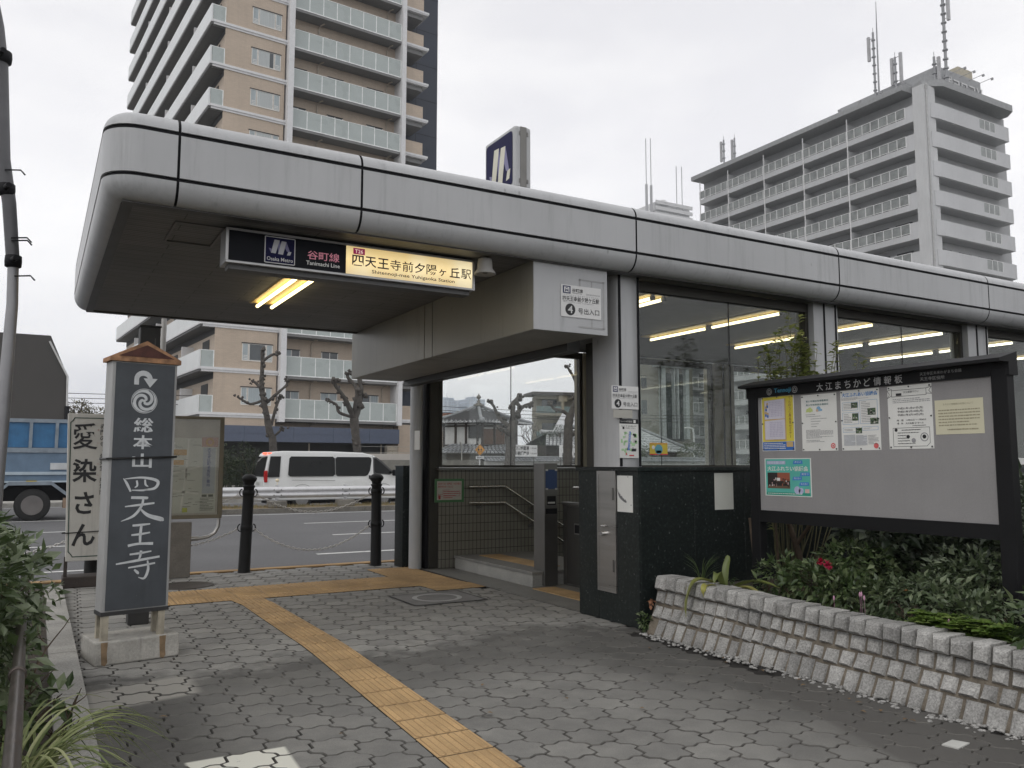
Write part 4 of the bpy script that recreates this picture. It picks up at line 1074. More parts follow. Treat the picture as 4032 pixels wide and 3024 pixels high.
brush_set([[(.30, .90, .012), (.55, .93, .015), (.80, .98, .009)], [(.56, 1.02, .017), (.54, .80, .015), (.50, .68, .009)], [(.0, .58, .010), (.45, .66, .017), (1.0, .76, .014)], [(.28, .42, .010), (.6, .47, .014), (.90, .53, .012)], [(.72, .64, .010), (.74, .30, .018), (.66, .0, .016), (.52, .05, .004)], [(.42, .34, .012), (.50, .22, .018), (.52, .16, .005)]], .14, .118, .86, .228, 1.0)
TP.disc(mb, .5, .05, .001, W, .0055, 6)
mb.build('panel', [M('slate_face', (.060, .068, .078), .55, var=.18, vs=6, streak=.35), M('sign_letter_white', (.60, .62, .63), .55, var=.1, vs=20)], ts)
mb = MB()
q1 = [o + Vector(U) * p + Vector(BK) * c + Vector((0, 0, 1.395 + dz)) for p, c, dz in ((-.012, -.016, 0), (.452, -.016, .015), (.452, .185, .015), (-.012, .185, 0))]
mb.tube(q1 + [q1[0]], .008, 6); tag(mb.build('cable_tie', M('black_cable', (.012, .012, .012), .5)), 'black cable tied round the slate temple sign', 'cable')

# ---- white temple sign
ws = thing('temple_sign', 'white temple sign with bold black brush lettering, left of the slate sign', 'temple sign', (.53, 10.55, 0))
ox, oy = .335, 10.50
mb = MB(); mb.box(ox - .02, ox + .43, oy - .02, oy + .30, 0, .12); mb.build('base', M('dark_timber', (.045, .035, .03), .8, var=.3, bmp=.4), ws, .01)
for p in (ox - .012, ox + .385):
    mb = MB(); mb.box(p, p + .035, oy + .02, oy + .06, .12, .34); mb.build('leg', M('dark_timber', (.045, .035, .03), .8), ws)
mb = MB()
sh = lambda p, z: ox + p - .045 * (z - .3) / 1.6
mb.add([(sh(-.0, .29), oy, .29), (sh(.425, .29), oy, .29), (sh(.425, 1.93), oy, 1.93), (sh(.0, 1.93), oy, 1.93), (sh(-.0, .29), oy + .12, .29), (sh(.425, .29), oy + .12, .29), (sh(.425, 1.93), oy + .12, 1.93), (sh(.0, 1.93), oy + .12, 1.93)],
       [(0, 1, 2, 3), (7, 6, 5, 4), (1, 5, 6, 2), (4, 0, 3, 7), (3, 2, 6, 7), (4, 5, 1, 0)])
mb.build('body', M('aged_white', (.53, .52, .48), .6, var=.08, streak=.55), ws, .004)
vv = Vector((-.045, 0, 1.64)).normalized()
WP = Plane((ox - .0, oy - .001, .29), (1, 0, 0), (0, 0, 1), .425, 1.64); WP.v = vv
mb = MB(); GB = 1
c = .05
WP.line(mb, [(.06 + 2 * c, .03), (.94 - 2 * c, .03), (.94 - c * 1.2, .035 + c * .25), (.94, .03 + c * .7), (.94, .97 - c * .7), (.94 - c * 1.2, .965 - c * .25), (.94 - 2 * c, .97), (.06 + 2 * c, .97), (.06 + c * 1.2, .965 - c * .25), (.06, .97 - c * .7), (.06, .03 + c * .7), (.06 + c * 1.2, .035 + c * .25)], .010, GB, .002, True)
for ch, a0, b0, a1, b1 in (('愛', .12, .755, .70, .935), ('染', .12, .53, .70, .69), ('さ', .19, .315, .64, .465), ('ん', .13, .10, .68, .25)): WP.text(mb, ch, a0, b0, a1, b1, 0, .002, .010 if ch == '愛' else .022)
WP.column(mb, '赤門の寺・愛染堂・勝鬘院', .765, .44, .905, .935, 0, .002, .008)
for ch, b in (('あ', .88), ('い', .79), ('ぜ', .645), ('ん', .57)): WP.text(mb, ch, .70, b, .745, b + .018, 2, .002, keep=True)
mb.build('lettering', [INK, M('border_green', (.03, .07, .05), .6), M('faded_red', (.40, .16, .14), .6)], ws)
mb = MB(); mb.tube([(ox - .045, oy - .008, .60), (ox + .405, oy - .008, .615), (ox + .405, oy + .13, .615), (ox - .045, oy + .13, .60), (ox - .045, oy - .008, .60)], .006, 6); tag(mb.build('cable_tie', M('black_cable', (.012, .012, .012), .5)), 'black cord tied round the white temple sign', 'cable')
# ---- dark square pillar behind
dp = thing('street_name_pillar', 'dark square pillar with raised sideways letters, mostly hidden by the slate sign', 'pillar', (.82, 7.9, 0))
mb = MB(); mb.box(.74, .905, 7.83, 8.0, 0, 2.56); mb.box(.732, .913, 7.822, 8.008, 2.56, 2.575); mb.build('post', M('charcoal_metal', (.028, .027, .026), .6, var=.25, vs=8), dp, .006)
DPl = Plane((.74, 7.829, 0), (1, 0, 0), (0, 0, 1), .165, 2.5)
mb = MB(); DPl.text(mb, 'TANIMACHI', .38, .50, .78, .985, 0, .002, .01, rot=True); mb.build('lettering', M('dark_letter', (.075, .073, .07), .5), dp)
# ---- map board
mpb = thing('map_board', 'framed district map board with blue vertical title, fixed to a granite post', 'map board', (1.6, 10.8, 0))
BR = M('bronze_frame', (.16, .14, .10), .45, .6, var=.15)
mb = MB(); mb.box(1.22, 1.685, 10.78, 10.95, 0, .66); mb.build('granite_post', M('brown_granite', (.17, .155, .135), .75, var=.2, vs=6, fine=.3, fs=140), mpb, .006)
bx0, bx1, bz0, bz1, by = .98, 2.03, .70, 1.95, 10.80
mb = MB()
for r in ((bx0, bx1, bz0, bz0 + .045), (bx0, bx1, bz1 - .035, bz1), (bx0, bx0 + .045, bz0 + .045, bz1 - .035), (bx1 - .05, bx1, bz0 + .045, bz1 - .035)): mb.box(r[0], r[1], by - .02, by + .06, r[2], r[3])
mb.build('frame', BR, mpb, .003)
mb = MB(); mb.tube([(2.005, by + .02, .72), (2.0, by + .02, .60), (1.96, by + .02, .52), (1.89, by + .02, .475), (1.80, by + .02, .46), (1.68, by + .02, .46)], .022, 12); mb.tube([(1.69, by + .02, .46), (1.77, by + .02, .46)], .03, 12); mb.build('support_pipe', STEEL, mpb)
KP = Plane((bx0 + .045, by, bz0 + .045), (1, 0, 0), (0, 0, 1), bx1 - bx0 - .095, bz1 - bz0 - .08)
mb = MB(); KP.slab(mb, .03)
KP.rect(mb, .02, .02, .97, .80, 1, .001); KP.rect(mb, .80, .22, .955, .70, 5, .002); KP.rect(mb, .78, .71, .985, .81, 6, .002); KP.disc(mb, .88, .76, .05, 2, .003, 18); KP.disc(mb, .88, .76, .03, 6, .004, 14)
KP.column(mb, '天王寺区町名街区ご案内', .835, .29, .915, .70, 4, .003, .01)
rg = random.Random(9)
for p in ([(.05, .45), (.30, .40), (.75, .50)], [(.35, .03), (.42, .35), (.45, .75)], [(.55, .05), (.60, .4), (.62, .78)], [(.05, .22), (.42, .26), (.75, .22)]): KP.line(mb, p, .022, 7, .002)
for _ in range(60):
    x_, z_ = rg.uniform(.04, .72), rg.uniform(.04, .76)
    KP.dashes(mb, x_, z_, x_ + rg.uniform(.02, .12), z_ + .012, 1, 3, .003, rng=rg)
KP.rect(mb, .40, .62, .60, .68, 2, .003); KP.rect(mb, .36, .52, .57, .57, 2, .003); KP.rect(mb, .57, .03, .63, .075, 8, .003)
KP.dashes(mb, .78, .04, .95, .18, 9, 3, .003, rng=rg); KP.rect(mb, .80, .185, .86, .21, 3, .003); KP.rect(mb, .88, .185, .94, .21, 3, .003)
mb.build('map_face', [M('map_grey_back', (.42, .40, .36), .5), M('map_pale', (.50, .51, .46), .4, var=.06), M('map_orange', (.46, .29, .10), .6), M('map_ink', (.12, .13, .11), .6), M('map_navy', (.04, .06, .22), .5), M('map_bluegrey', (.40, .43, .47), .5), M('map_pink', (.42, .26, .21), .5), M('map_road', (.60, .60, .56), .5), M('map_lime', (.40, .43, .08), .5)], mpb)
mb = MB(); mb.box(bx0 + .045, bx1 - .05, by - .012, by - .008, bz0 + .045, bz1 - .035); mb.build('cover_glass', glassmat('board_glass', (.95, .95, .93), 1.45, 1.0), mpb)
# ---- thin grey pole on the kerb
gpz = thing('street_pole', 'thin light grey pole on the kerb behind the map board', 'pole', (1.30, 11.05, 0))
mb = MB(); mb.tube([(1.31, 11.05, 0), (1.31, 11.05, 5.2)], .032, 14); mb.tube([(1.31, 11.05, 0), (1.31, 11.05, .4)], .045, 14); mb.build('pole', M('galvanised', (.42, .41, .39), .5, .5), gpz)

# ---- notice board
XB = 5.20
nb = thing('notice_board', 'black framed community notice board with grey panel on two posts in the planter', 'notice board', (5.2, 3.95, .25))
BLK = M('board_black', (.009, .009, .010), .6, var=.2, spec=.2)
for (y0, y1) in ((4.935, 5.03), (2.885, 2.985)):
    mb = MB(); mb.box(XB - .04, XB + .04, y0, y1, .05, 1.95); mb.build('post', BLK, nb, .004)
mb = MB(); mb.box(XB - .035, XB + .035, 2.985, 4.935, .89, .985); mb.build('bottom_rail', BLK, nb)
mb = MB()
mb.extr([(XB - .035, 2.87, 1.905), (XB - .035, 2.87, 1.985), (XB - .13, 2.87, 1.985), (XB - .13, 2.87, 2.005), (XB + .06, 2.87, 2.055), (XB + .06, 2.87, 1.905)], (0, 2.18, 0))
mb.build('top_rail', BLK, nb)
mb = MB(); mb.box(XB - .02, XB + .02, 2.985, 4.935, .985, 1.905); mb.build('panel', M('felt_grey', (.27, .262, .262), .9, var=.06, vs=2.5, fine=.12, fs=260, streak=.12), nb)
HP = Plane((XB - .036, 4.935, 1.905), (0, -1, 0), (0, 0, 1), 1.95, .08)
mb = MB(); HL = 0
n = 9
for i, ch in enumerate('大江まちかど情報板'):
    a = .312 + i * .0428; HP.text(mb, ch, a, .12, a + .036, .86, HL, .001, .012, keep=True)
HP.text(mb, 'Tennoji', .098, .2, .186, .78, 1, .001, .02)
for cx_ in (.072, .206):
    HP.disc(mb, cx_, .5, .028, 2, .001, 20); HP.disc(mb, cx_, .5, .022, 3, .0015, 18, .016); HP.disc(mb, cx_, .5, .009, 3, .0015, 12)
HP.text(mb, '天王寺区未来わがまち会議', .755, .58, .905, .86, 2, .001); HP.text(mb, '天王寺区役所', .755, .14, .845, .44, 2, .001)
mb.build('lettering', [M('letter_silver', (.50, .50, .50), .5), M('letter_blue', (.05, .33, .52), .5), M('letter_grey', (.36, .36, .36), .5), BLK], nb)
PIN = M('pin', (.03, .03, .03), .4)
def bposter(yl, yr, z0, z1, label, extra, mats, pins=True, skew=0):
    P_ = Plane((XB - .0215, yl, z0), (0, -1, skew), (0, skew, 1), yl - yr, z1 - z0)
    mb = MB(); P_.slab(mb, .0012); extra(P_, mb)
    o_ = tag(mb.build('poster', mats), label, 'poster', 'posters on the notice board')
    if pins:
        m2 = MB()
        for a_, b_ in ((.04, .97), (.5, .975), (.96, .97), (.03, .5), (.97, .5), (.04, .03), (.5, .025), (.96, .03)):
            p = P_.P(a_, b_, 0); m2.ball(p + P_.n * .004, .0055, 0, 8, 5)
        m2.build('pin', PIN, o_)
    return o_
WPAP = M('white_paper', (.72, .72, .69), .6, var=.04); DASH = M('print_grey', (.30, .30, .31), .7)
def po1(P_, mb):
    P_.rect(mb, .02, .17, .98, .985, 1, .0006); P_.rect(mb, .02, .01, .98, .165, 2, .0006); P_.dashes(mb, .06, .03, .72, .15, 4, 0, .0012); P_.rect(mb, .75, .07, .95, .16, 5, .0012)
    for z_ in (.58, .21):
        P_.poly(mb, [(.08, z_ - .02), (.76, z_ - .02), (.76, z_ + .36), (.08, z_ + .34)], 5, .0009); P_.poly(mb, [(.10, z_), (.72, z_), (.72, z_ + .36), (.10, z_ + .34)], 3, .0012)
        for k in range(9): P_.dashes(mb, .26 + k * .045, z_ + .04, .275 + k * .045, z_ + .32, 9, 4, .0018, .6)
    for x_, z_ in ((.15, .80), (.19, .86), (.14, .70), (.20, .68)): P_.disc(mb, x_, z_, .011, 5, .002, 10); P_.rect(mb, x_ - .025, z_ - .07, x_ + .025, z_ - .02, 2, .002)
    P_.column(mb, 'てんのうじ再発見セミナー', .81, .22, .95, .97, 6, .0015, .012)
bposter(4.897, 4.56, 1.464, 1.909, 'yellow and blue seminar poster, leftmost on the notice board', po1, [WPAP, M('print_yellow', (.64, .54, .06), .6), M('print_blue', (.03, .13, .42), .6), M('print_lilac', (.60, .58, .66), .6), M('print_violet', (.25, .2, .38), .6), M('print_tan', (.52, .36, .16), .6), M('print_brown', (.26, .13, .05), .6)])
def po2(P_, mb):
    P_.text(mb, '青少年福祉指導委員会', .14, .865, .78, .90, 1, .001, .008); P_.text(mb, '青少年指導員会連絡会', .14, .80, .78, .835, 1, .001, .008)
    P_.disc(mb, .25, .73, .02, 2, .001, 14); P_.poly(mb, [(.13, .69), (.34, .70), (.32, .745), (.16, .755)], 2, .0012); P_.disc(mb, .50, .74, .02, 3, .001, 14); P_.rect(mb, .43, .70, .60, .735, 3, .0012); P_.disc(mb, .46, .715, .012, 4, .0015, 10)
    P_.dashes(mb, .12, .63, .40, .66, 1, 5); P_.dashes(mb, .13, .60, .55, .625, 1, 5)
    for k in range(4): P_.dashes(mb, .27, .555 - .045 * k, .27 + (.45, .28, .22, .30)[k], .58 - .045 * k, 1, 5)
    P_.dashes(mb, .12, .22, .88, .38, 8, 5, .001, .5); P_.dashes(mb, .12, .15, .86, .20, 2, 5); P_.disc(mb, .87, .085, .021, 6, .001, 18, .012); P_.disc(mb, .87, .085, .008, 6, .001, 10)
bposter(4.487, 4.156, 1.458, 1.892, 'white text poster with a small green and blue cartoon, second from the left', po2, [WPAP, M('print_teal', (.05, .16, .17), .6), M('print_lime', (.52, .60, .22), .6), M('print_sky', (.22, .42, .62), .6), M('print_skin', (.62, .46, .32), .6), DASH, M('print_red', (.60, .12, .12), .6)])
def po3(P_, mb):
    P_.text(mb, '大江ふれあい協議会', .04, .885, .96, .955, 1, .001, .02); P_.dashes(mb, .03, .83, .74, .875, 3, 6)
    rg = random.Random(8)
    for (a0, b0, a1, b1) in ((.04, .66, .46, .80), (.5, .43, .95, .82), (.04, .43, .47, .63), (.04, .30, .48, .38), (.54, .32, .95, .385)):
        P_.rect(mb, a0, b0, a1, b1, 3, .0006); P_.rect(mb, a0 + .012, b0 + .008, a1 - .012, b1 - .008, 2, .0009); P_.dashes(mb, a0 + .04, b0 + .02, a0 + .6 * (a1 - a0), b1 - .02, max(2, int((b1 - b0) * 34)), 6, .0014)
    for (a0, b0, a1, b1) in ((.28, .70, .45, .79), (.70, .57, .90, .68), (.30, .49, .46, .61), (.76, .42, .96, .52), (.38, .28, .54, .37)):
        P_.rect(mb, a0, b0, a1, b1, 4, .0018)
        for _ in range(16): x_, z_ = rg.uniform(a0, a1 - .04), rg.uniform(b0, b1 - .02); P_.rect(mb, x_, z_, x_ + .04, z_ + .02, rg.choice((5, 7, 5)), .0021)
    P_.rect(mb, .06, .08, .36, .26, 8, .0009); P_.rect(mb, .38, .08, .66, .25, 8, .0009); P_.dashes(mb, .06, .08, .36, .26, 9, 6, .0015); P_.dashes(mb, .38, .08, .66, .25, 9, 6, .0015); P_.dashes(mb, .69, .09, .95, .25, 7, 6, .0015); P_.disc(mb, .88, .07, .02, 9, .0015, 16)
bposter(4.121, 3.792, 1.457, 1.90, 'pale green newsletter with a blue title and many small photos, third from the left', po3, [WPAP, M('print_blue2', (.05, .22, .55), .6), WPAP, M('print_blueline', (.36, .46, .58), .6), M('photo_dark', (.05, .08, .05), .5), M('photo_green', (.16, .24, .12), .5), DASH, M('photo_pale', (.45, .45, .40), .5), M('print_pale', (.58, .60, .62), .6), M('print_red', (.60, .12, .12), .6)])
def po4(P_, mb):
    P_.line(mb, [(.10, .83), (.88, .83), (.88, .93), (.10, .93), (.10, .83)], .003, 1); P_.line(mb, [(.0, .81), (.10, .85), (.10, .95), (.0, .93), (.05, .87), (.0, .81)], .003, 1); P_.line(mb, [(.88, .85), (1.0, .84), (.94, .89), (1.0, .95), (.88, .93)], .003, 1)
    P_.rect(mb, .2, .84, .33, .88, 1, .0015); P_.text(mb, '大江健康サロン', .37, .875, .72, .91, 1); P_.dashes(mb, .12, .72, .96, .80, 3, 2)
    for k, s_ in enumerate(('平成31年1月21日(月)', '平成31年2月18日(月)', '平成31年3月18日(月)')): P_.text(mb, s_, .22, .615 - .052 * k, .80, .655 - .052 * k, 1, .001, .012)
    P_.text(mb, '時　間　11時45分 ～ 1時45分', .20, .435, .86, .465, 1, .001, .008); P_.text(mb, '場　所　大江会館 2F ホール', .20, .385, .80, .415, 1, .001, .008); P_.dashes(mb, .55, .35, .88, .37, 1, 1)
    P_.line(mb, [(.10, .04), (.85, .04), (.92, .09), (.92, .33), (.10, .33), (.10, .04)], .0025, 1); P_.dashes(mb, .30, .28, .75, .31, 1, 1)
    for k in range(5): P_.dashes(mb, .2, .24 - .042 * k, .2 + (.5, .2, .22, .28, .4)[k], .265 - .042 * k, 1, 1, ragged=.1)
    P_.disc(mb, .17, .30, .012, 1, .0015, 12); P_.disc(mb, .44, .19, .013, 1, .0015, 12); P_.disc(mb, .56, .13, .016, 2, .0015, 12); P_.disc(mb, .80, .18, .03, 2, .0015, 18, .024); P_.disc(mb, .80, .185, .014, 1, .0015, 12)
bposter(3.726, 3.393, 1.461, 1.899, 'white black-print poster with a ribbon heading and dates, fourth from the left', po4, [WPAP, INK, DASH])
def po5(P_, mb):
    P_.text(mb, 'まちかど情報板の利用について', .18, .84, .80, .90, 1, .001); P_.dashes(mb, .07, .22, .93, .74, 6, 1, .001, .42, ragged=.3); P_.dashes(mb, .25, .10, .88, .17, 1, 1, .001, .6)
bposter(3.376, 3.05, 1.551, 1.778, 'cream coloured notice sheet, rightmost on the notice board', po5, [M('cream_sheet', (.60, .57, .42), .6, var=.03), M('brown_print', (.32, .29, .20), .7)], False)
def po6(P_, mb):
    P_.rect(mb, .02, .02, .98, .98, 1, .0005); P_.rect(mb, .03, .03, .97, .10, 2, .0008); P_.dashes(mb, .06, .045, .8, .085, 1, 0, .0012)
    P_.rect(mb, .05, .84, .46, .93, 6, .0008); P_.text(mb, '地域を結ぶ縁', .07, .855, .44, .92, 7, .0012, .01)
    P_.text(mb, '大江ふれあい協議会', .06, .66, .94, .79, 0, .0012, .022)
    for (a_, b_, s_) in ((.62, .84, '声かけ'), (.76, .53, '見守り'), (.60, .42, '助け合い'), (.74, .28, '支え合い')): P_.poly(mb, [(a_, b_), (a_ + .21, b_ + .01), (a_ + .20, b_ + .10), (a_ + .02, b_ + .095)], 3, .001); P_.text(mb, s_, a_ + .04, b_ + .03, a_ + .18, b_ + .08, 0, .0015)
    P_.rect(mb, .06, .20, .55, .62, 4, .001); P_.rect(mb, .28, .40, .55, .62, 5, .0014); P_.rect(mb, .06, .20, .55, .27, 8, .0014)
    rg = random.Random(2)
    for _ in range(44): x_ = rg.uniform(.08, .52); z_ = rg.uniform(.23, .42); h_ = rg.uniform(.03, .07); P_.rect(mb, x_, z_, x_ + .02, z_ + h_, rg.choice((4, 0, 8, 5, 4, 9)), .0018)
    P_.rect(mb, .27, .40, .34, .48, 0, .002); P_.disc(mb, .70, .17, .03, 6, .001, 16); P_.disc(mb, .78, .15, .024, 6, .001, 16); P_.rect(mb, .86, .1, .95, .2, 9, .001)
bposter(4.88, 4.411, 1.105, 1.405, 'turquoise poster with a stage photograph, alone on the lower left of the notice board', po6, [WPAP, M('print_turq', (.10, .45, .38), .6), M('print_deepgreen', (.03, .28, .2), .6), M('print_blue2', (.05, .22, .55), .6), M('photo_black', (.02, .016, .014), .5), M('photo_red', (.30, .09, .05), .5), M('print_lilac2', (.42, .44, .62), .6), M('print_pale2', (.60, .66, .72), .6), M('photo_brown', (.13, .08, .05), .5), M('print_pink', (.62, .42, .40), .6)], False)
# ================================================================ street furniture
BOL = M('bollard_black', (.010, .010, .010), .5, var=.2, vs=8, spec=.25)
CHM = M('chain_steel', (.55, .53, .50), .4, .6)
def make_bollard(x, y, label, tilt=0):
    t_ = thing('bollard', label, 'bollard', (x, y, 0), 'chain bollards along the kerb')
    mb = MB(); mb.lathe([(.078, 0), (.074, .03), (.068, .9), (.066, 1.06), (.076, 1.075), (.078, 1.09), (.06, 1.10)], (x, y, 0), 24); mb.build('post', BOL, t_)
    mb = MB(); mb.lathe([(.062, 1.10), (.068, 1.13), (.088, 1.155), (.096, 1.175), (.092, 1.19), (.075, 1.215), (.045, 1.232), (.01, 1.238)], (x, y, 0), 24); mb.build('cap', BOL, t_)
    for z in (1.00, .56):
        mb = MB(); mb.lathe([(.073, -.03), (.076, -.028), (.076, .028), (.073, .03)], (x, y, z), 20)
        for s_ in (-1, 1): mb.tube([(x + s_ * (.08 + .03 * math.sin(R(k * 30))), y, z + .045 * math.cos(R(k * 30))) for k in range(0, 13)][:8], .008, 6, 0)
        mb.build('chain_ring', BOL, t_)
    t_.rotation_euler = (0, tilt, 0)
    return t_
make_bollard(2.35, 10.92, 'leaning black bollard with domed cap, nearest the map board', R(1.6))
make_bollard(4.06, 10.80, 'upright black bollard with domed cap, beside the black granite end post', R(-.3))
make_bollard(.62, 11.0, 'black bollard almost wholly hidden behind the slate temple sign')
def chain(p0, p1, sag, label):
    mb = MB(); p0, p1 = Vector(p0), Vector(p1); L_ = (p1 - p0).length; n = int(L_ / .034)
    P_ = lambda t: p0.lerp(p1, t) - Vector((0, 0, sag * 4 * t * (1 - t)))
    for i in range(n):
        a, b = P_(i / n), P_((i + 1) / n); d = (b - a).normalized(); c = (a + b) / 2
        s_ = d.cross(Vector((0, 0, 1))).normalized(); u = s_.cross(d)
        e = s_ if i % 2 else u
        h = .021; r = .0115
        ring = []
        for k in range(10):
            th = 2 * math.pi * k / 10
            ring.append(c + d * (h * math.cos(th)) + e * (r * math.sin(th)))
        mb.tube(ring + [ring[0]], .0058, 5, 0, False)
    return tag(mb.build('chain', CHM), label, 'chain', 'chains between the kerb bollards')
bl, br = Vector((2.38, 10.92, 0)), Vector((4.06, 10.80, 0))
chain((2.47, 10.91, .985), (3.97, 10.80, .97), .24, 'upper steel chain between the two visible bollards')
chain((2.46, 10.91, .54), (3.97, 10.80, .55), .30, 'lower steel chain sagging between the two visible bollards')
chain((.73, 11.0, .99), (2.27, 10.92, .985), .22, 'upper steel chain running behind the map board')
chain((.73, 11.0, .55), (2.26, 10.92, .55), .20, 'lower steel chain running behind the map board')
chain((-1.2, 11.0, .55), (.51, 11.0, .55), .22, 'chain behind the white temple sign, seen through its legs')
# ---- planting strip on the left: kerb, rail, lamp post
g = MB(); yy = -3.0
while yy < 10.2:
    g.box(.14, .31, yy + .004, yy + 1.196, -.05, .07); yy += 1.2
g.box(-6, .14, -3, 10.35, -.2, .03, 1)
struct(g.build('planting_kerb', [CONC, SOIL]))
rl = thing('hand_railing', 'dark brown metal tube railing along the left planting strip', 'railing', (-.02, 3, 0))
RB = M('rail_brown', (.085, .07, .062), .35, .6, var=.25, vs=14)
mb = MB(); mb.tube([(-.012, -2, .60), (-.015, 2.3, .60)], .027, 16); mb.build('rail', RB, rl)
mb = MB(); mb.tube([(-.015, 2.3, .60), (-.027, 6.6, .60)], .022, 16); mb.build('rail', RB, rl)
for y_ in (2.30, 3.55, 4.9, 6.55):
    mb = MB(); mb.lathe([(.025, -.02), (.030, -.015), (.030, .015), (.025, .02)], (0, 0, 0), 16)
    mb.v = [(x - .02, y_ + z, .60 + y) for x, y, z in mb.v]; mb.build('collar', RB, rl)
for y_ in (-1.0, 2.35, 6.5):
    mb = MB(); mb.tube([(-.02, y_, .03), (-.02, y_, .58)], .024, 12); mb.build('post', RB, rl)
lp = thing('lamp_post', 'slender dark grey lamp post with black clamps at the left edge, bending near the top', 'lamp post', (-.26, 7, 0))
LPM = M('post_grey', (.10, .10, .105), .45, .4, var=.2)
mb = MB(); mb.tube([(-.255, 7, 0), (-.24, 7, 1.2), (-.222, 7, 1.74), (-.205, 7, 2.52), (-.215, 7, 2.85)], [.052, .05, .046, .038, .036], 16); mb.build('post', M('post_pale', (.30, .30, .31), .45, .4, var=.15), lp)
mb = MB(); mb.tube([(-.213, 7, 2.80), (-.262, 7, 3.27), (-.318, 7, 3.60), (-.37, 7, 4.32), (-.41, 7, 4.6), (-.52, 7, 5.1)], [.044, .046, .048, .05, .05, .048], 16); mb.build('upper_post', LPM, lp)
for (x, z, r) in ((-.215, 2.84, .054), (-.285, 3.37, .056), (-.37, 4.37, .07)):
    mb = MB(); mb.lathe([(r * .62, -.05), (r, -.04), (r * 1.05, 0), (r, .04), (r * .62, .05)], (x, 7, z), 16); mb.tube([(x, 6.93, z), (x + .02, 6.86, z)], .02, 8); mb.build('clamp', BLACKG, lp)
for z, x in ((3.0, -.235), (2.98, -.232), (2.72, -.20), (3.5, -.30)):
    mb = MB(); mb.tube([(x, 7 - .06, z), (x + .10, 6.93, z + .012), (x + .13, 6.93, z - .02)], .006, 5); mb.build('wire_tie', BLACKG, lp)
# ---- guard rail on the median
GR = M('guard_white', (.62, .62, .63), .38, .2, var=.08, streak=.2)
gr = thing('guard_rail', 'white corrugated guard rail along the road median, in front of the white van', 'guard rail', (8, 26.85, 0))
mb = MB()
prof = [(0, .30), (-.035, .345), (-.07, .36), (-.085, .40), (-.07, .435), (-.02, .47), (-.02, .50), (-.07, .53), (-.085, .57), (-.07, .605), (-.03, .63), (0, .66)]
n = len(prof); vs = []
X0, X1 = 3.2, 60
for x in (X0, X1): vs += [(x, 26.85 + a, b) for a, b in prof]
mb.add(vs, [(k, n + k, n + k + 1, k + 1) for k in range(n - 1)], 0, True)
vs = []
for x in (X0, X1): vs += [(x, 26.85 + a + .006, b) for a, b in prof]
mb.add(vs, [(k + 1, n + k + 1, n + k, k) for k in range(n - 1)], 0, True)
mb.build('beam', GR, gr)
x = 7.1
for i in range(18):
    xx = 4.5 + 2.25 * i
    mb = MB(); mb.box(xx - .055, xx + .055, 26.83, 26.86, .28, .60); mb.tube([(xx, 26.93, .0), (xx, 26.93, .72)], .055, 12); mb.build('post', GR, gr)
    mb = MB(); mb.prism([(xx - .28, 26.70), (xx + .28, 26.70), (xx + .28, 27.1), (xx - .28, 27.1)], .0, .22); mb.build('footing', MATS['old_kerb'], gr, .02)
    mb = MB()
    for dx in (-.13, .10):
        for z in (.40, .57): mb.ball((xx + dx, 26.757, z), .022, 0, 8, 5)
    mb.build('bolt', DSTEEL, gr)
mb = MB(); mb.tube([(6.75, 26.93, .72), (6.75, 26.93, .80)], .012, 8); mb.lathe([(.0, -.05), (.045, -.04), (.06, 0), (.05, .05), (.0, .06)], (6.75, 26.93, .86), 14); mb.build('reflector', M('reflector_cream', (.75, .66, .48), .3), gr)

# ================================================================ vehicles
CARW = M('car_white', (.70, .71, .70), .22, var=.02, spec=.6)
DGL = M('dark_glass', (.006, .007, .007), .1, spec=.22)
TYRE = M('tyre', (.018, .018, .018), .85); ALLOY = M('alloy', (.45, .45, .46), .35, .8)
RED = M('lamp_red', (.42, .015, .015), .2); LAMPON = emis('brake_light', (1, .12, .06), 1.6)
HEADL = M('headlamp', (.6, .6, .6), .1, spec=.7)
def wheel(parent, x, y, z, r, wd, sgn, rimr=.62, spokes=6, rimmat=None):
    mb = MB(); q = MB()
    prof = [(r * .62, 0), (r * .9, 0), (r * .985, .03 * 1), (r, .06), (r, wd - .06), (r * .985, wd - .03), (r * .9, wd), (r * .62, wd)]
    mb.lathe(prof, (0, 0, 0), 28); mb.v = [(x + a, y + sgn * c * 1.0, z + b) for a, b, c in mb.v]
    w_ = mb.build('wheel', TYRE, parent)
    q.lathe([(r * rimr, .02), (r * rimr, .05), (r * rimr * .88, .03), (r * rimr * .86, .06), (.0, .05)][:4] + [(r * .2, .055), (r * .2, .03), (.001, .03)], (0, 0, 0), 28)
    q.v = [(x + a, y + sgn * (c - .035), z + b) for a, b, c in q.v]
    q.build('rim', rimmat or ALLOY, w_)
    h = MB()
    for k in range(spokes):
        t = 2 * math.pi * (k + .5) / spokes; h.lathe([(r * .085, -.001), (r * .085, .008)], (r * rimr * .62 * math.cos(t), r * rimr * .62 * math.sin(t), 0), 8)
    h.v = [(x + a, y + sgn * (c - .006) - sgn * .0, z + b) for a, b, c in h.v]
    h.build('rim_holes', BLACKG, w_)
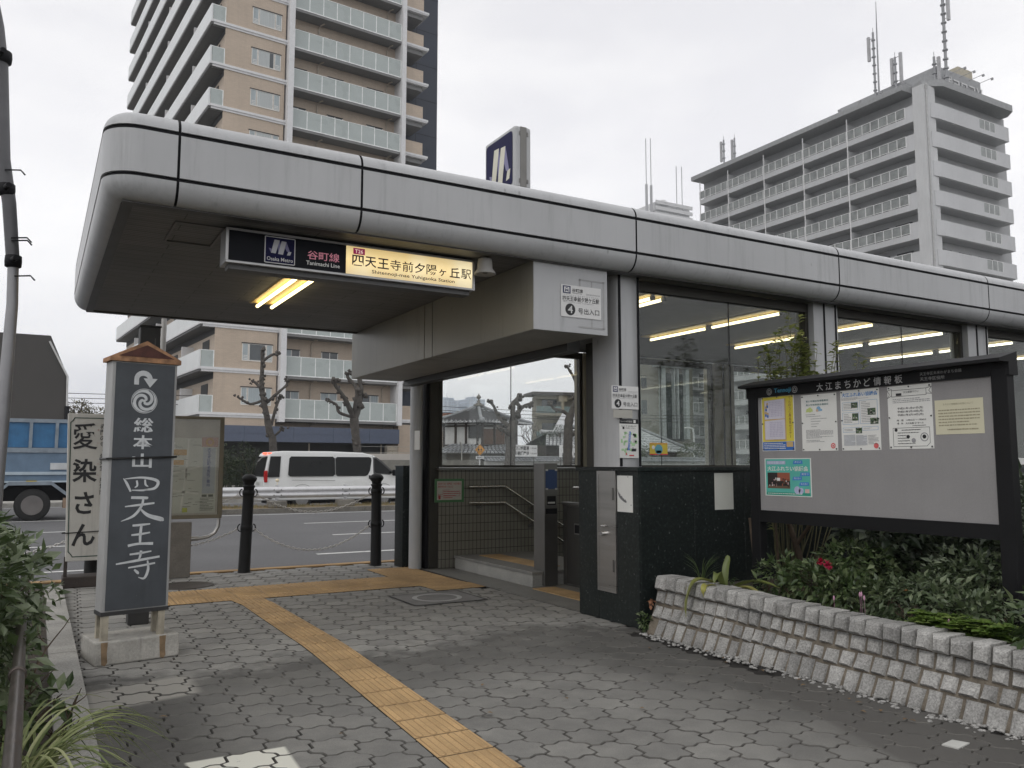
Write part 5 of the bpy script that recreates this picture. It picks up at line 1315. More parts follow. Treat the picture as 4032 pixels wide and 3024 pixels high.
# ---- white van, driving right; its near side is at y = 28.4
VX, VY, VZ = 6.80, 28.45, -.15
van = thing('van', 'white one-box van with dark rear windows, brake light on, behind the guard rail', 'van', (VX + 2.4, VY + .85, VZ))
side = [(.06, .38), (.0, .55), (.0, .95), (.10, 1.55), (.17, 1.86), (.27, 1.955), (.6, 1.985), (2.2, 1.985), (3.35, 1.945), (3.72, 1.86), (4.05, 1.62), (4.42, 1.28), (4.62, 1.12), (4.74, .98), (4.80, .70), (4.80, .45), (4.72, .30), (.2, .30)]
mb = MB(); WD = 1.70
def inset(x, z): return .0 + max(0, z - .95) * .14
n = len(side); L0 = [(VX + a, VY + inset(a, b), VZ + b) for a, b in side]; L1 = [(VX + a, VY + WD - inset(a, b), VZ + b) for a, b in side]
mb.add(L0 + L1, [list(range(n))[::-1], list(range(n, 2 * n))] + [(i, (i + 1) % n, n + (i + 1) % n, n + i) for i in range(n)])
van_body = mb.build('body', CARW, van, .045, 3)
def vs_(x, z, off=.006): return (VX + x, VY + inset(x, z) - off, VZ + z)
def side_poly(mb, pts, off=.006, m=0): mb.add([vs_(x, z, off) for x, z in pts], [list(range(len(pts)))], m)
def rounded(x0, x1, z0, z1, sl=0, sr=0, c=.06):
    return [(x0 + c, z0), (x1 - c + sr * 0, z0), (x1 + 0, z0 + c), (x1 + sr * .9, z1 - c), (x1 + sr - c, z1), (x0 + sl + c, z1), (x0 + sl, z1 - c), (x0, z0 + c)]
mb = MB(); side_poly(mb, rounded(.78, 2.35, 1.12, 1.80, .05, 0)); mb.build('side_window', DGL, van)
mb = MB(); side_poly(mb, [(2.43, 1.12), (3.42, 1.12), (3.50, 1.16), (3.58, 1.30), (3.65, 1.68), (3.63, 1.76), (3.56, 1.79), (2.43, 1.79), (2.375, 1.73), (2.375, 1.18)]); mb.build('side_window', DGL, van)
mb = MB(); side_poly(mb, [(3.80, 1.22), (4.30, 1.19), (4.36, 1.22), (4.34, 1.27), (3.98, 1.60), (3.80, 1.74), (3.74, 1.73), (3.74, 1.28)]); mb.build('front_side_window', DGL, van)
mb = MB(); side_poly(mb, [(3.70, 1.20), (4.28, 1.155), (4.42, 1.22), (4.40, 1.29), (4.02, 1.65), (3.82, 1.79), (3.70, 1.78)], .004); mb.build('window_surround', M('car_trim', (.05, .05, .05), .5), van)
mb = MB(); side_poly(mb, [(.9, .985), (2.35, .955), (2.35, .975), (.9, 1.0)]); side_poly(mb, [(2.355, .40), (2.365, .40), (2.365, 1.85), (2.355, 1.85)]); side_poly(mb, [(3.66, .40), (3.67, .40), (3.69, 1.86), (3.68, 1.86)])
for cx in (1.25, 4.05):
    ring = [(cx + .40 * math.cos(R(a_)), .47 + .38 * math.sin(R(a_))) for a_ in range(0, 181, 15)]; r2 = [(cx + .385 * math.cos(R(a_)), .47 + .365 * math.sin(R(a_))) for a_ in range(180, -1, -15)]
    for k in range(12): side_poly(mb, [ring[k], ring[k + 1], r2[::-1][k + 1], r2[::-1][k]])
mb.build('door_seam', M('seam_grey', (.28, .28, .28), .5), van)
mb = MB(); side_poly(mb, [(3.53, 1.01), (3.60, 1.01), (3.60, 1.14), (3.53, 1.14)], .012); side_poly(mb, [(3.80, 1.06), (3.98, 1.05), (3.98, 1.11), (3.80, 1.12)], .012); mb.build('door_handle', BLACKG, van)
mb = MB(); mb.obox((VX, VY, VZ), (1, 0, 0), (0, 1, 0), (0, 0, 1), .01, .12, -.008, .10, .92, 1.32); mb.build('tail_light', RED, van, .02)
mb = MB(); mb.obox((VX, VY, VZ), (1, 0, 0), (0, 1, 0), (0, 0, 1), .13, .22, WD / 2 - .28, WD / 2 + .02, 1.87, 1.935); mb.obox((VX, VY, VZ), (1, 0, 0), (0, 1, 0), (0, 0, 1), .15, .27, .14, .22, 1.88, 1.93); mb.build('brake_light', LAMPON, van, .01)
mb = MB()
mb.add([(VX - .01 + .005, VY + .14, VZ + 1.12), (VX - .005, VY + WD - .14, VZ + 1.12), (VX + .145, VY + WD - .22, VZ + 1.80), (VX + .145, VY + .22, VZ + 1.80)], [(0, 3, 2, 1)]); 
side_poly(mb, [(.12, 1.10), (.50, 1.10), (.56, 1.80), (.22, 1.80)], .006)
mb.build('rear_window', DGL, van)
mb = MB(); mb.obox((VX, VY, VZ), (1, 0, 0), (0, 1, 0), (0, 0, 1), -.06, .3, .0, WD, .32, .50); mb.build('rear_bumper', CARW, van, .03, 2)
mb = MB(); mb.obox((VX, VY, VZ), (1, 0, 0), (0, 1, 0), (0, 0, 1), -.012, .02, .62, 1.08, .82, .92); mb.build('number_plate', M('plate_grey', (.35, .36, .34), .5), van)
mb = MB(); mb.tube([(VX + .10, VY + .16, VZ + 1.80), (VX - .05, VY + .08, VZ + 1.76), (VX - .16, VY + .07, VZ + 1.68)], .018, 8); mb.obox((VX - .17, VY + .02, VZ + 1.62), (.5, 0, .5), (0, 1, 0), (-.5, 0, .5), 0, .13, 0, .1, 0, .03); mb.build('rear_mirror', DSTEEL, van)
mb = MB(); mb.obox((VX, VY, VZ), (1, 0, 0), (0, 1, 0), (0, 0, 1), 4.36, 4.50, -.20, -.02, 1.12, 1.34); mb.build('door_mirror', BLACKG, van, .03, 2)
mb = MB(); mb.obox((VX, VY, VZ), (1, 0, 0), (0, 1, 0), (0, 0, 1), 4.62, 4.80, .02, .25, .80, 1.02); mb.build('headlight', HEADL, van, .02)
for cx in (1.25, 4.05): wheel(van, VX + cx, VY + .02, VZ + .33, .33, .2, 1, .64, 8)
for cx in (1.25, 4.05): wheel(van, VX + cx, VY + WD - .02, VZ + .33, .33, .2, -1, .64, 8)
mb = MB(); mb.obox((VX, VY, VZ), (1, 0, 0), (0, 1, 0), (0, 0, 1), .3, 4.6, .1, WD - .1, .18, .34); mb.build('underbody', BLACKG, van)
van.scale = (1.05, 1, 1)
# ---- blue dump truck at the left edge
TX, TY, TZ = 1.15, 26.05, -.17      # rear end at x = TX, heading left
BLU = M('truck_blue', (.035, .145, .30), .5, var=.18, vs=4, streak=.3); BLD = M('truck_blue_grey', (.125, .19, .27), .5, var=.12); GREYB = M('truck_grey', (.22, .26, .30), .5, var=.2, vs=5)
tr = thing('dump_truck', 'blue dump truck with ribbed side boards passing behind the white temple sign', 'truck', (TX - 3.4, TY + 1.1, TZ))
def tbx(mb, a0, a1, c0, c1, z0, z1, m=0): mb.box(TX - a1, TX - a0, TY + c0, TY + c1, TZ + z0, TZ + z1, m)
mb = MB(); tbx(mb, 0, 5.1, .05, 2.2, 2.0, 2.68); mb.build('cargo_board', BLU, tr)
mb = MB(); tbx(mb, -.03, 5.15, 0, 2.25, 2.68, 2.78); tbx(mb, -.03, 5.15, .0, 2.25, 1.86, 1.99)
for k in range(9): tbx(mb, .02 + .62 * k, .10 + .62 * k, -.01, .06, 1.99, 2.68)
mb.build('cargo_frame', GREYB, tr)
mb = MB(); tbx(mb, 0, 5.1, .03, 2.2, 1.10, 1.86); mb.build('chassis_side', BLD, tr, .01)
mb = MB(); tbx(mb, -.01, 5.12, -.005, .03, 1.26, 1.34); tbx(mb, .0, 5.1, 0.02, 2.2, 1.05, 1.10); mb.build('pale_stripe', M('pale_blue', (.42, .50, .56), .5), tr)
mb = MB(); tbx(mb, .05, .80, -.008, .031, 1.40, 1.58); mb.build('white_panel_board', M('board_white', (.55, .57, .58), .5), tr)
mb = MB(); tbx(mb, .0, 5.1, .3, 1.9, .55, 1.06); mb.build('chassis', BLACKG, tr)
mb = MB(); tbx(mb, 1.1, 1.35, -.01, .1, 1.04, 1.10); mb.build('marker_lamp', M('amber', (.6, .45, .03), .3), tr)
mb = MB()
for a, b in (((.30, .62), (.75, .98)), ((.75, .98), (1.75, .98)), ((1.75, .98), (2.2, .55))):
    (p, z), (q, z2) = a, b; mb.add([(TX - p, TY - .02, TZ + z), (TX - q, TY - .02, TZ + z2), (TX - q, TY - .02, TZ + z2 + .10), (TX - p, TY - .02, TZ + z + .10), (TX - p, TY + .5, TZ + z), (TX - q, TY + .5, TZ + z2), (TX - q, TY + .5, TZ + z2 + .10), (TX - p, TY + .5, TZ + z + .10)], [(3, 2, 1, 0), (4, 5, 6, 7), (0, 1, 5, 4), (2, 3, 7, 6), (1, 2, 6, 5), (3, 0, 4, 7)])
mb.build('mudguard', GREYB, tr)
mb = MB(); tbx(mb, .12, .45, .0, .5, .35, .62); mb.build('mud_flap', M('flap', (.24, .17, .12), .8, var=.3), tr)
for ax in (1.18, 4.6):
    wheel(tr, TX - ax, TY + .02, TZ + .44, .44, .28, 1, .60, 8, M('truck_rim', (.16, .15, .145), .6, .3)); wheel(tr, TX - ax, TY + 2.2, TZ + .44, .44, .28, -1, .60, 8, M('truck_rim', (.16, .15, .145), .6, .3))
mb = MB(); tbx(mb, 5.3, 6.7, .05, 2.2, .55, 2.7); mb.build('cab', BLU, tr, .12, 3)
mb = MB(); tbx(mb, 5.6, 6.45, .035, .06, 1.65, 2.4); mb.build('cab_window', DGL, tr)
# ================================================================ planter and plants on the right
SETT = M('granite_sett', (.32, .314, .30), .85, var=.22, vs=7, fine=.34, fs=90, island=.22, streak=.45, bmp=.7, bs=60)
MORT = M('mortar', (.15, .128, .10), .95, var=.35, vs=8, fine=.2, bmp=.5, bs=50)
pw = thing('planter_wall', 'low battered planter wall of rough grey granite setts', 'planter wall', (4.4, 3.4, 0))
rg = random.Random(21)
rows = [(0.0, .108, 4.35, 4.40), (.116, .216, 4.405, 4.447), (.224, .326, 4.453, 4.472), (.335, .445, 4.455, 4.47)]
mb = MB()
def topz(y): return .945 + (y - 4) * .055
for ri, (za, zb, xa, xb) in enumerate(rows):
    y = -1.8 - .05 * (ri % 2)
    while y < 5.42 - .0:
        wd = rg.uniform(.085, .118); gp_ = rg.uniform(.006, .014)
        if y + wd > 5.44: break
        k = topz(y); j = lambda s_=.006: rg.uniform(-s_, s_)
        d = .16
        x0a, x0b = xa + j(.005), xb + j(.005)
        if ri == 3: x0a -= .012; x0b -= .012
        z0_, z1_ = za * k + j(.004) - (.03 if ri == 0 else 0), zb * k + j(.006)
        ch = .010
        v = [(x0a + ch + j(.003), y + ch, z0_ + ch), (x0a + ch + j(.003), y + wd - ch, z0_ + ch), (x0b + ch + j(.003), y + wd - ch, z1_ - ch), (x0b + ch + j(.003), y + ch, z1_ - ch)]
        f0 = [(x0a - .002 + j(.004), y + 2 * ch, z0_ + 2 * ch), (x0a - .002 + j(.004), y + wd - 2 * ch, z0_ + 2 * ch), (x0b - .002 + j(.004), y + wd - 2 * ch, z1_ - 2 * ch), (x0b - .002 + j(.004), y + 2 * ch, z1_ - 2 * ch)]
        bk = [(x0a + .03, y + j(.003), z0_), (x0a + .03, y + wd + j(.003), z0_), (x0b + .03, y + wd + j(.003), z1_), (x0b + .03, y + j(.003), z1_)]
        bk2 = [(x0a + d, y, z0_), (x0a + d, y + wd, z0_), (x0b + d + (0 if ri < 3 else .02), y + wd, z1_ + j(.004)), (x0b + d + (0 if ri < 3 else .02), y, z1_ + j(.004))]
        vs = f0 + v + bk + bk2
        fs = [(3, 2, 1, 0)] + [(r * 4 + i, r * 4 + (i + 1) % 4, (r + 1) * 4 + (i + 1) % 4, (r + 1) * 4 + i) for r in range(3) for i in range(4)] + [(12, 13, 14, 15)]
        mb.add(vs, [f[::-1] for f in fs])
        y += wd + gp_
mb.build('setts', SETT, pw)
mb = MB()
n = 0; ys = [-2 + .25 * k for k in range(30)] + [5.435]
prof = [(4.37, -.05), (4.375, .0), (4.43, .115), (4.473, .225), (4.50, .33), (4.505, .425), (4.63, .43), (4.66, .2)]
vs = []
for y in ys:
    for x, z in prof: vs.append((x + rg.uniform(-.006, .006), y, z * topz(y) + rg.uniform(-.004, .004)))
m_ = len(prof)
mb.add(vs, [(i * m_ + k, (i + 1) * m_ + k, (i + 1) * m_ + k + 1, i * m_ + k + 1) for i in range(len(ys) - 1) for k in range(m_ - 1)] + [list(range((len(ys) - 1) * m_, len(ys) * m_))])
mb.build('mortar_core', MORT, pw)
mb = MB()
for k in range(700):
    y = rg.uniform(-1.8, 5.4); x = 4.29 + rg.gauss(0, .035) ; r = rg.uniform(.005, .018)
    mb.ball((x, y, .002), r, 0, 6, 4, (1, 1, .5), .35, rg)
mb.build('rubble_edge', SETT, pw)
g = MB(); g.box(4.6, 9.5, -2, 5.55, -.2, .315); struct(g.build('planter_soil', SOIL))

LF_D = leafmat('leaf_dark', (.026, .044, .022), (.052, .078, .036), (.14, .165, .105), .32)
LF_M = leafmat('leaf_mid', (.040, .068, .025), (.085, .13, .045), (.18, .22, .11), .35)
LF_L = leafmat('leaf_lime', (.10, .17, .03), (.16, .25, .05), (.24, .31, .09), .4, .35)
LF_V = leafmat('leaf_vine', (.13, .17, .04), (.24, .28, .08), (.40, .41, .15), .45, .35)
LF_Y = leafmat('leaf_strap', (.13, .17, .05), (.22, .24, .07), (.36, .31, .10), .4, .3)
LF_YY = leafmat('leaf_yellow', (.42, .28, .05), (.48, .36, .09), (.40, .40, .10), .5, .3)
BARK = M('bark_brown', (.10, .072, .05), .9, var=.35, vs=12, bmp=.7, bs=40)
BARKG = M('bark_grey', (.082, .074, .066), .92, var=.3, vs=5, fine=.3, fs=60, bmp=.8, bs=30)
def shrub(label, blobs, n, size, mat, rng, stems=6, name='shrub', group=None, base=None, asp=.45, stem_r=.012, extra=None, shell=.55):
    c0 = Vector(blobs[0][0]); b0 = Vector(base) if base else Vector((c0.x, c0.y, .33))
    t_ = thing(name, label, 'shrub', b0, group)
    mb = MB()
    tot = sum(r[0] * r[1] * r[2] for _, r in blobs)
    for c, r in blobs: clump(mb, c, r, int(n * (r[0] * r[1] * r[2]) / tot), size, rng, 0, asp, shell)
    mb.build('foliage', mat, t_)
    mb = MB()
    for k in range(stems):
        c, r = blobs[k % len(blobs)]
        p = Vector((c[0] + rng.uniform(-.5, .5) * r[0], c[1] + rng.uniform(-.5, .5) * r[1], b0.z - .02))
        twig(mb, p, (rng.gauss(0, .2), rng.gauss(0, .2), 1), max(.12, (c[2] + r[2] * .2 - b0.z)) * .5, stem_r, 2, rng, 0, .6, .4)
    mb.build('stems', BARK, t_)
    if extra: extra(t_)
    return t_
rg = random.Random(31)
G1 = 'dark shrubs behind the notice board'
shrub('dark leafy shrub behind the middle of the notice board', [((6.2, 4.3, .82), (.75, .55, .55)), ((6.0, 3.95, .62), (.5, .5, .4))], 3600, .095, LF_D, rg, 10)
shrub('dark leafy shrub behind the right half of the notice board', [((6.15, 3.35, .78), (.65, .5, .52)), ((6.0, 2.95, .6), (.5, .45, .45))], 3400, .09, LF_D, rg, 10)
shrub('dark evergreen shrub behind the left half of the notice board', [((6.9, 5.0, .8), (.7, .42, .5)), ((7.6, 4.6, .9), (.8, .6, .6))], 2600, .1, LF_D, rg, 8)
shrub('tall loose shrub with bare brown stems at the right edge, beyond the right board post', [((6.3, 2.55, 1.1), (.6, .35, .75)), ((5.9, 2.55, .75), (.4, .3, .4)), ((7.0, 2.75, 1.45), (.6, .4, .5))], 2300, .085, LF_M, rg, 14)
def roses(t_):
    mb = MB(); r2 = random.Random(3)
    for c in ((4.90, 4.07, .655), (4.91, 4.13, .66), (4.895, 4.045, .645)):
        for k in range(16):
            d = Vector((r2.gauss(0, 1), r2.gauss(0, 1), r2.gauss(0, 1))).normalized(); leaf(mb, Vector(c), d, Vector((0, 0, 1)), .034, .034)
    mb.build('flower', leafmat('petal_red', (.38, .012, .05), (.50, .02, .08), (.6, .05, .12), .5), t_)
shrub('low flowering bush with a crimson bloom, in front of the left half of the board', [((5.05, 4.25, .49), (.28, .38, .19)), ((5.0, 3.95, .45), (.25, .28, .16)), ((5.0, 4.57, .50), (.22, .2, .18)), ((5.35, 4.2, .62), (.25, .4, .18))], 2300, .06, LF_M, rg, 8, extra=roses)
def bit(t_):
    mb = MB(); leaf(mb, Vector((4.92, 3.42, .545)), Vector((-.5, -.3, .2)), Vector((0, 0, 1)), .05, .03); leaf(mb, Vector((4.92, 3.44, .545)), Vector((-.5, .4, .1)), Vector((0, 0, 1)), .04, .03)
    mb.build('autumn_leaf', M('leaf_orange', (.48, .18, .05), .6), t_)
shrub('low grey-green bush with one orange leaf, in front of the right half of the board', [((5.0, 3.35, .49), (.27, .36, .18)), ((4.97, 3.02, .47), (.25, .27, .17)), ((5.0, 3.65, .45), (.22, .22, .16)), ((5.4, 3.3, .62), (.25, .45, .18))], 2600, .055, leafmat('leaf_greygreen', (.048, .075, .034), (.10, .135, .068), (.21, .25, .15), .35), rg, 8, extra=bit)
shrub('leafy bush at the right edge beside the right board post', [((4.78, 2.50, .50), (.22, .22, .24)), ((4.75, 2.2, .55), (.25, .3, .28))], 620, .085, LF_M, rg, 6)
# ground cover in the planter
t_ = thing('clover_patch', 'bright green clover with small pink buds along the planter edge near the right post', 'ground cover', (4.75, 3.05, .33))
mb = MB()
for k in range(330):
    p = Vector((rg.gauss(4.76, .055), rg.uniform(2.72, 3.28), .335)); h_ = rg.uniform(.02, .12)
    for q in range(3):
        a_ = 2 * math.pi * q / 3 + rg.random(); leaf(mb, p + Vector((0, 0, h_)), Vector((math.cos(a_), math.sin(a_), .25)), Vector((0, 0, 1)), .052, .05)
mb.build('foliage', LF_L, t_)
mb = MB()
for (x, y, z) in ((4.68, 3.03, .44), (4.68, 3.62, .52), (4.68, 3.60, .50), (4.66, 3.82, .47), (4.69, 3.64, .515)):
    mb.lathe([(.001, -.02), (.007, -.008), (.005, .008), (.001, .016)], (x, y, z), 8); mb.tube([(x, y, z), (x + .03, y + .02, .34)], .0012, 4)
mb.build('bud', M('bud_pink', (.55, .30, .42), .6), t_)
mb = MB()
for k in range(1500):
    p = Vector((rg.uniform(4.66, 5.3), rg.uniform(1.0, 5.4), .335)); leaf(mb, p + Vector((0, 0, rg.uniform(0, .05))), Vector((rg.gauss(0, 1), rg.gauss(0, 1), .4)), Vector((0, 0, 1)), rg.uniform(.03, .06), .022)
struct(mb.build('ground_cover', LF_M), 'stuff')
# strap-leaved plant drooping over the wall
t_ = thing('strap_leaf_plant', 'strap leaved plant with long yellowing leaves drooping over the planter wall', 'plant', (4.66, 4.86, .33))
def strap(mb, pts, wd, m=0):
    q = [Vector(p) for p in pts]; fine = []
    for i in range(len(q) - 1):
        p0, p1, p2, p3 = q[max(0, i - 1)], q[i], q[i + 1], q[min(len(q) - 1, i + 2)]
        for k in range(5):
            t = k / 5; fine.append(.5 * ((2 * p1) + (p2 - p0) * t + (2 * p0 - 5 * p1 + 4 * p2 - p3) * t * t + (3 * p1 - p0 - 3 * p2 + p3) * t ** 3))
    fine.append(q[-1]); vs = []; N_ = len(fine)
    for i, p in enumerate(fine):
        d = (fine[min(i + 1, N_ - 1)] - fine[max(0, i - 1)]).normalized(); s_ = d.cross(Vector((0, 0, 1)))
        if s_.length < .2: s_ = Vector((.3, 1, 0))
        s_.normalize(); w_ = wd * (.35 + .65 * math.sin(math.pi * min(1, .12 + .88 * (i / (N_ - 1)) ** .8))) * (1 if i < N_ - 2 else .4)
        u_ = s_.cross(d) * w_ * .25
        vs += [p - s_ * w_ / 2 + u_, p, p + s_ * w_ / 2 + u_]
    mb.add(vs, [f for i in range(N_ - 1) for f in ((3 * i, 3 * i + 1, 3 * i + 4, 3 * i + 3), (3 * i + 1, 3 * i + 2, 3 * i + 5, 3 * i + 4))], m, True)
mb = MB(); b0 = (4.70, 4.88, .34)
for pts, w_, m in ((lambda L_: [(p_, w_ * 1.6, m_) for p_, w_, m_ in L_])(list((([b0, (4.60, 4.90, .44), (4.46, 4.93, .46), (4.40, 4.96, .34), (4.385, 4.97, .19)], .045, 0), ([b0, (4.62, 4.86, .50), (4.55, 4.80, .52), (4.5, 4.78, .46)], .04, 0),
                   ([b0, (4.75, 4.78, .42), (4.78, 4.62, .47), (4.80, 4.42, .45)], .05, 0), ([b0, (4.66, 4.76, .40), (4.68, 4.60, .43), (4.70, 4.45, .36)], .045, 0), ([b0, (4.60, 4.80, .40), (4.52, 4.70, .40), (4.50, 4.62, .36)], .045, 1),
                   ([b0, (4.74, 4.90, .52), (4.78, 4.92, .60), (4.80, 4.94, .64)], .035, 0), ([b0, (4.62, 4.96, .40), (4.52, 5.02, .43), (4.46, 5.06, .38)], .04, 0), ([b0, (4.56, 4.86, .42), (4.46, 4.84, .43), (4.44, 4.83, .36)], .04, 1))))): strap(mb, pts, w_, m)
mb.build('leaves', [LF_Y, LF_YY], t_)
t_ = thing('spiky_grass', 'thin spiky grass clump at the left end of the planter wall', 'grass clump', (4.72, 5.2, .33))
mb = MB()
for k in range(26):
    a_ = rg.uniform(0, 6.28); l_ = rg.uniform(.15, .34); strap(mb, [(4.72, 5.15, .33), (4.72 + .05 * math.cos(a_), 5.15 + .05 * math.sin(a_), .33 + l_ * .7), (4.72 + .16 * math.cos(a_), 5.15 + .16 * math.sin(a_), .33 + l_)], .007)
mb.build('leaves', LF_M, t_)
# climbing shoots in front of the panes
t_ = thing('climbing_shrub', 'tall shrub with thin shoots of small yellow-green leaves climbing in front of the window', 'climbing plant', (5.75, 5.3, .33))
mb = MB(); lv = MB(); r3 = random.Random(12)
def shoot(x, ztop, dx, n, dy=0.0, z0=.33, dens=1.0, sz=.075):
    n = int(n * 1.2)
    pts = [((5.68 + (x - 5.68) * .22) * (1 - (k / 8) ** .6) + x * (k / 8) ** .6 + r3.gauss(0, .014), 5.14 + dy + r3.gauss(0, .015), z0 + (ztop - z0) * k / 8) for k in range(9)]
    mb.tube(pts, [.007 - .0006 * k for k in range(9)], 5)
    for k in range(n):
        f = 1 - (r3.random() ** 1.4) * .62; i = min(7, int(f * 8)); p = Vector(pts[i]).lerp(Vector(pts[i + 1]), f * 8 - i)
        a_ = r3.uniform(0, 6.28); leaf(lv, p, Vector((math.cos(a_), math.sin(a_), r3.uniform(-.2, .7))), Vector((0, 0, 1)), sz * r3.uniform(.6, 1.2), sz * .62 * r3.uniform(.6, 1.2))
for x, z, dx, n in ((5.40, 2.28, .05, 40), (5.48, 2.34, .05, 40), (5.56, 2.40, .08, 46), (5.62, 2.50, .1, 50), (5.70, 2.44, .1, 50), (5.76, 2.58, .1, 60), (5.82, 2.72, .12, 64), (5.88, 2.52, .1, 60), (5.94, 2.69, .12, 64), (6.0, 2.56, .1, 60), (6.06, 2.46, .1, 54), (6.14, 2.40, .15, 44), (6.26, 2.30, .15, 30), (6.36, 2.48, .15, 40), (6.46, 2.52, .15, 44), (6.52, 2.40, .2, 34), (6.72, 2.42, .2, 40), (6.80, 2.32, .2, 34)): shoot(x, z, dx, n)
for k in range(5): shoot(5.55 + r3.gauss(0, .09), r3.uniform(1.3, 1.95), .04, 30, 0, .33, sz=.07)
for k in range(14): shoot(r3.uniform(5.5, 6.2), r3.uniform(2.15, 2.45), .1, 50, 0, 1.25)
mb.build('stems', M('stem_green', (.13, .12, .06), .7), t_); lv.build('foliage', LF_V, t_)
t_ = thing('bare_stump_shrub', 'cut bare brown stems standing beside the left board post', 'shrub', (5.3, 5.2, .33))
mb = MB()
mb.tube([(5.36, 5.17, .3), (5.35, 5.19, .6), (5.33, 5.21, .90)], [.018, .015, .012], 8); mb.tube([(5.39, 5.13, .3), (5.39, 5.12, .55), (5.37, 5.13, .86)], [.016, .013, .010], 8)
mb.tube([(5.75, 5.0, .3), (5.70, 5.02, .6), (5.6, 5.05, .92), (5.55, 5.1, 1.1)], [.03, .028, .02, .012], 8); mb.tube([(5.68, 5.02, .68), (5.72, 4.9, .85), (5.78, 4.82, 1.05)], [.02, .015, .01], 7); mb.tube([(5.6, 4.75, .3), (5.62, 4.74, .62)], .032, 10)
mb.tube([(5.5, 5.05, .3), (5.47, 5.06, 1.0)], .009, 6)
mb.build('stems', BARK, t_)
mb = MB()
for k in range(46):
    y = rg.uniform(-1, 5.3); x = 4.26 - abs(rg.gauss(0, .12)) if rg.random() < .6 else rg.uniform(.4, 4.1)
    leaf(mb, Vector((x, y, .012)), Vector((rg.gauss(0, 1), rg.gauss(0, 1), .1)), Vector((0, 0, 1)), rg.uniform(.025, .05), .022)
struct(mb.build('fallen_leaves', leafmat('leaf_fallen', (.13, .08, .04), (.20, .13, .06), (.09, .06, .035), .8, .05)), 'stuff')
# weeds at the foot of the granite
t_ = thing('weed_tuft', 'small weed tuft at the foot of the granite corner beside the planter wall', 'weed', (4.42, 5.5, 0))
mb = MB(); clump(mb, (4.40, 5.49, .07), (.055, .06, .08), 130, .035, rg); mb.build('foliage', LF_M, t_)
mb = MB()
for k in range(14): leaf(mb, Vector((4.40, 5.40, .24)) + Vector((rg.gauss(0, .012), rg.gauss(0, .012), rg.gauss(0, .012))), Vector((rg.gauss(0, 1), rg.gauss(0, 1), rg.gauss(0, 1))), Vector((0, 0, 1)), .04, .03)
mb.build('dead_leaf', M('leaf_dead', (.28, .13, .07), .8), t_)
# ================================================================ planting on the left
rg = random.Random(41)
shrub('glossy green bush at the left edge, in front of the blue truck', [((-.32, 4.6, .74), (.34, .62, .46)), ((-.10, 5.15, .62), (.23, .5, .44)), ((-.5, 4.0, .90), (.36, .5, .50)), ((-.14, 5.9, .45), (.2, .4, .34)), ((-.45, 5.5, .75), (.4, .6, .45)), ((-.14, 4.3, .40), (.22, .5, .34))], 5200, .08, leafmat('leaf_glossy', (.036, .060, .020), (.085, .125, .045), (.22, .26, .16), .3), rg, 12, base=(-.3, 4.8, .03))
shrub('small sprig with red berries leaning over the left kerb', [((.12, 4.42, .30), (.10, .08, .06))], 26, .09, LF_M, rg, 2, base=(.0, 4.4, .03))
shrub('low dark bush under the left railing', [((-.38, 3.5, .35), (.34, .5, .26)), ((-.4, 2.9, .3), (.36, .4, .24))], 1000, .08, LF_D, rg, 6, base=(-.35, 3.3, .03))
STRIPE = leafmat('leaf_striped', (.13, .17, .055), (.24, .28, .11), (.44, .45, .24), .45, .3)
for c, lb, n in (((-.05, 2.95, .03), 'arching striped grass clump nearest the camera at the lower left', 110), ((-.02, 3.65, .03), 'arching striped grass clump beside the kerb, behind the nearest clump', 75)):
    t_ = thing('striped_grass', lb, 'grass clump', c); mb = MB()
    for k in range(n):
        a_ = rg.gauss(-.1, 1.3); l_ = rg.uniform(.25, .52); q = Vector((math.cos(a_), math.sin(a_) * .9, 0)); p = Vector(c) + Vector((rg.gauss(0, .04), rg.gauss(0, .07), 0))
        strap(mb, [p, p + q * l_ * .25 + Vector((0, 0, l_ * .55)), p + q * l_ * .7 + Vector((0, 0, l_ * .72)), p + q * l_ * 1.15 + Vector((0, 0, l_ * rg.uniform(.25, .62)))], rg.uniform(.010, .017))
    mb.build('leaves', STRIPE, t_)
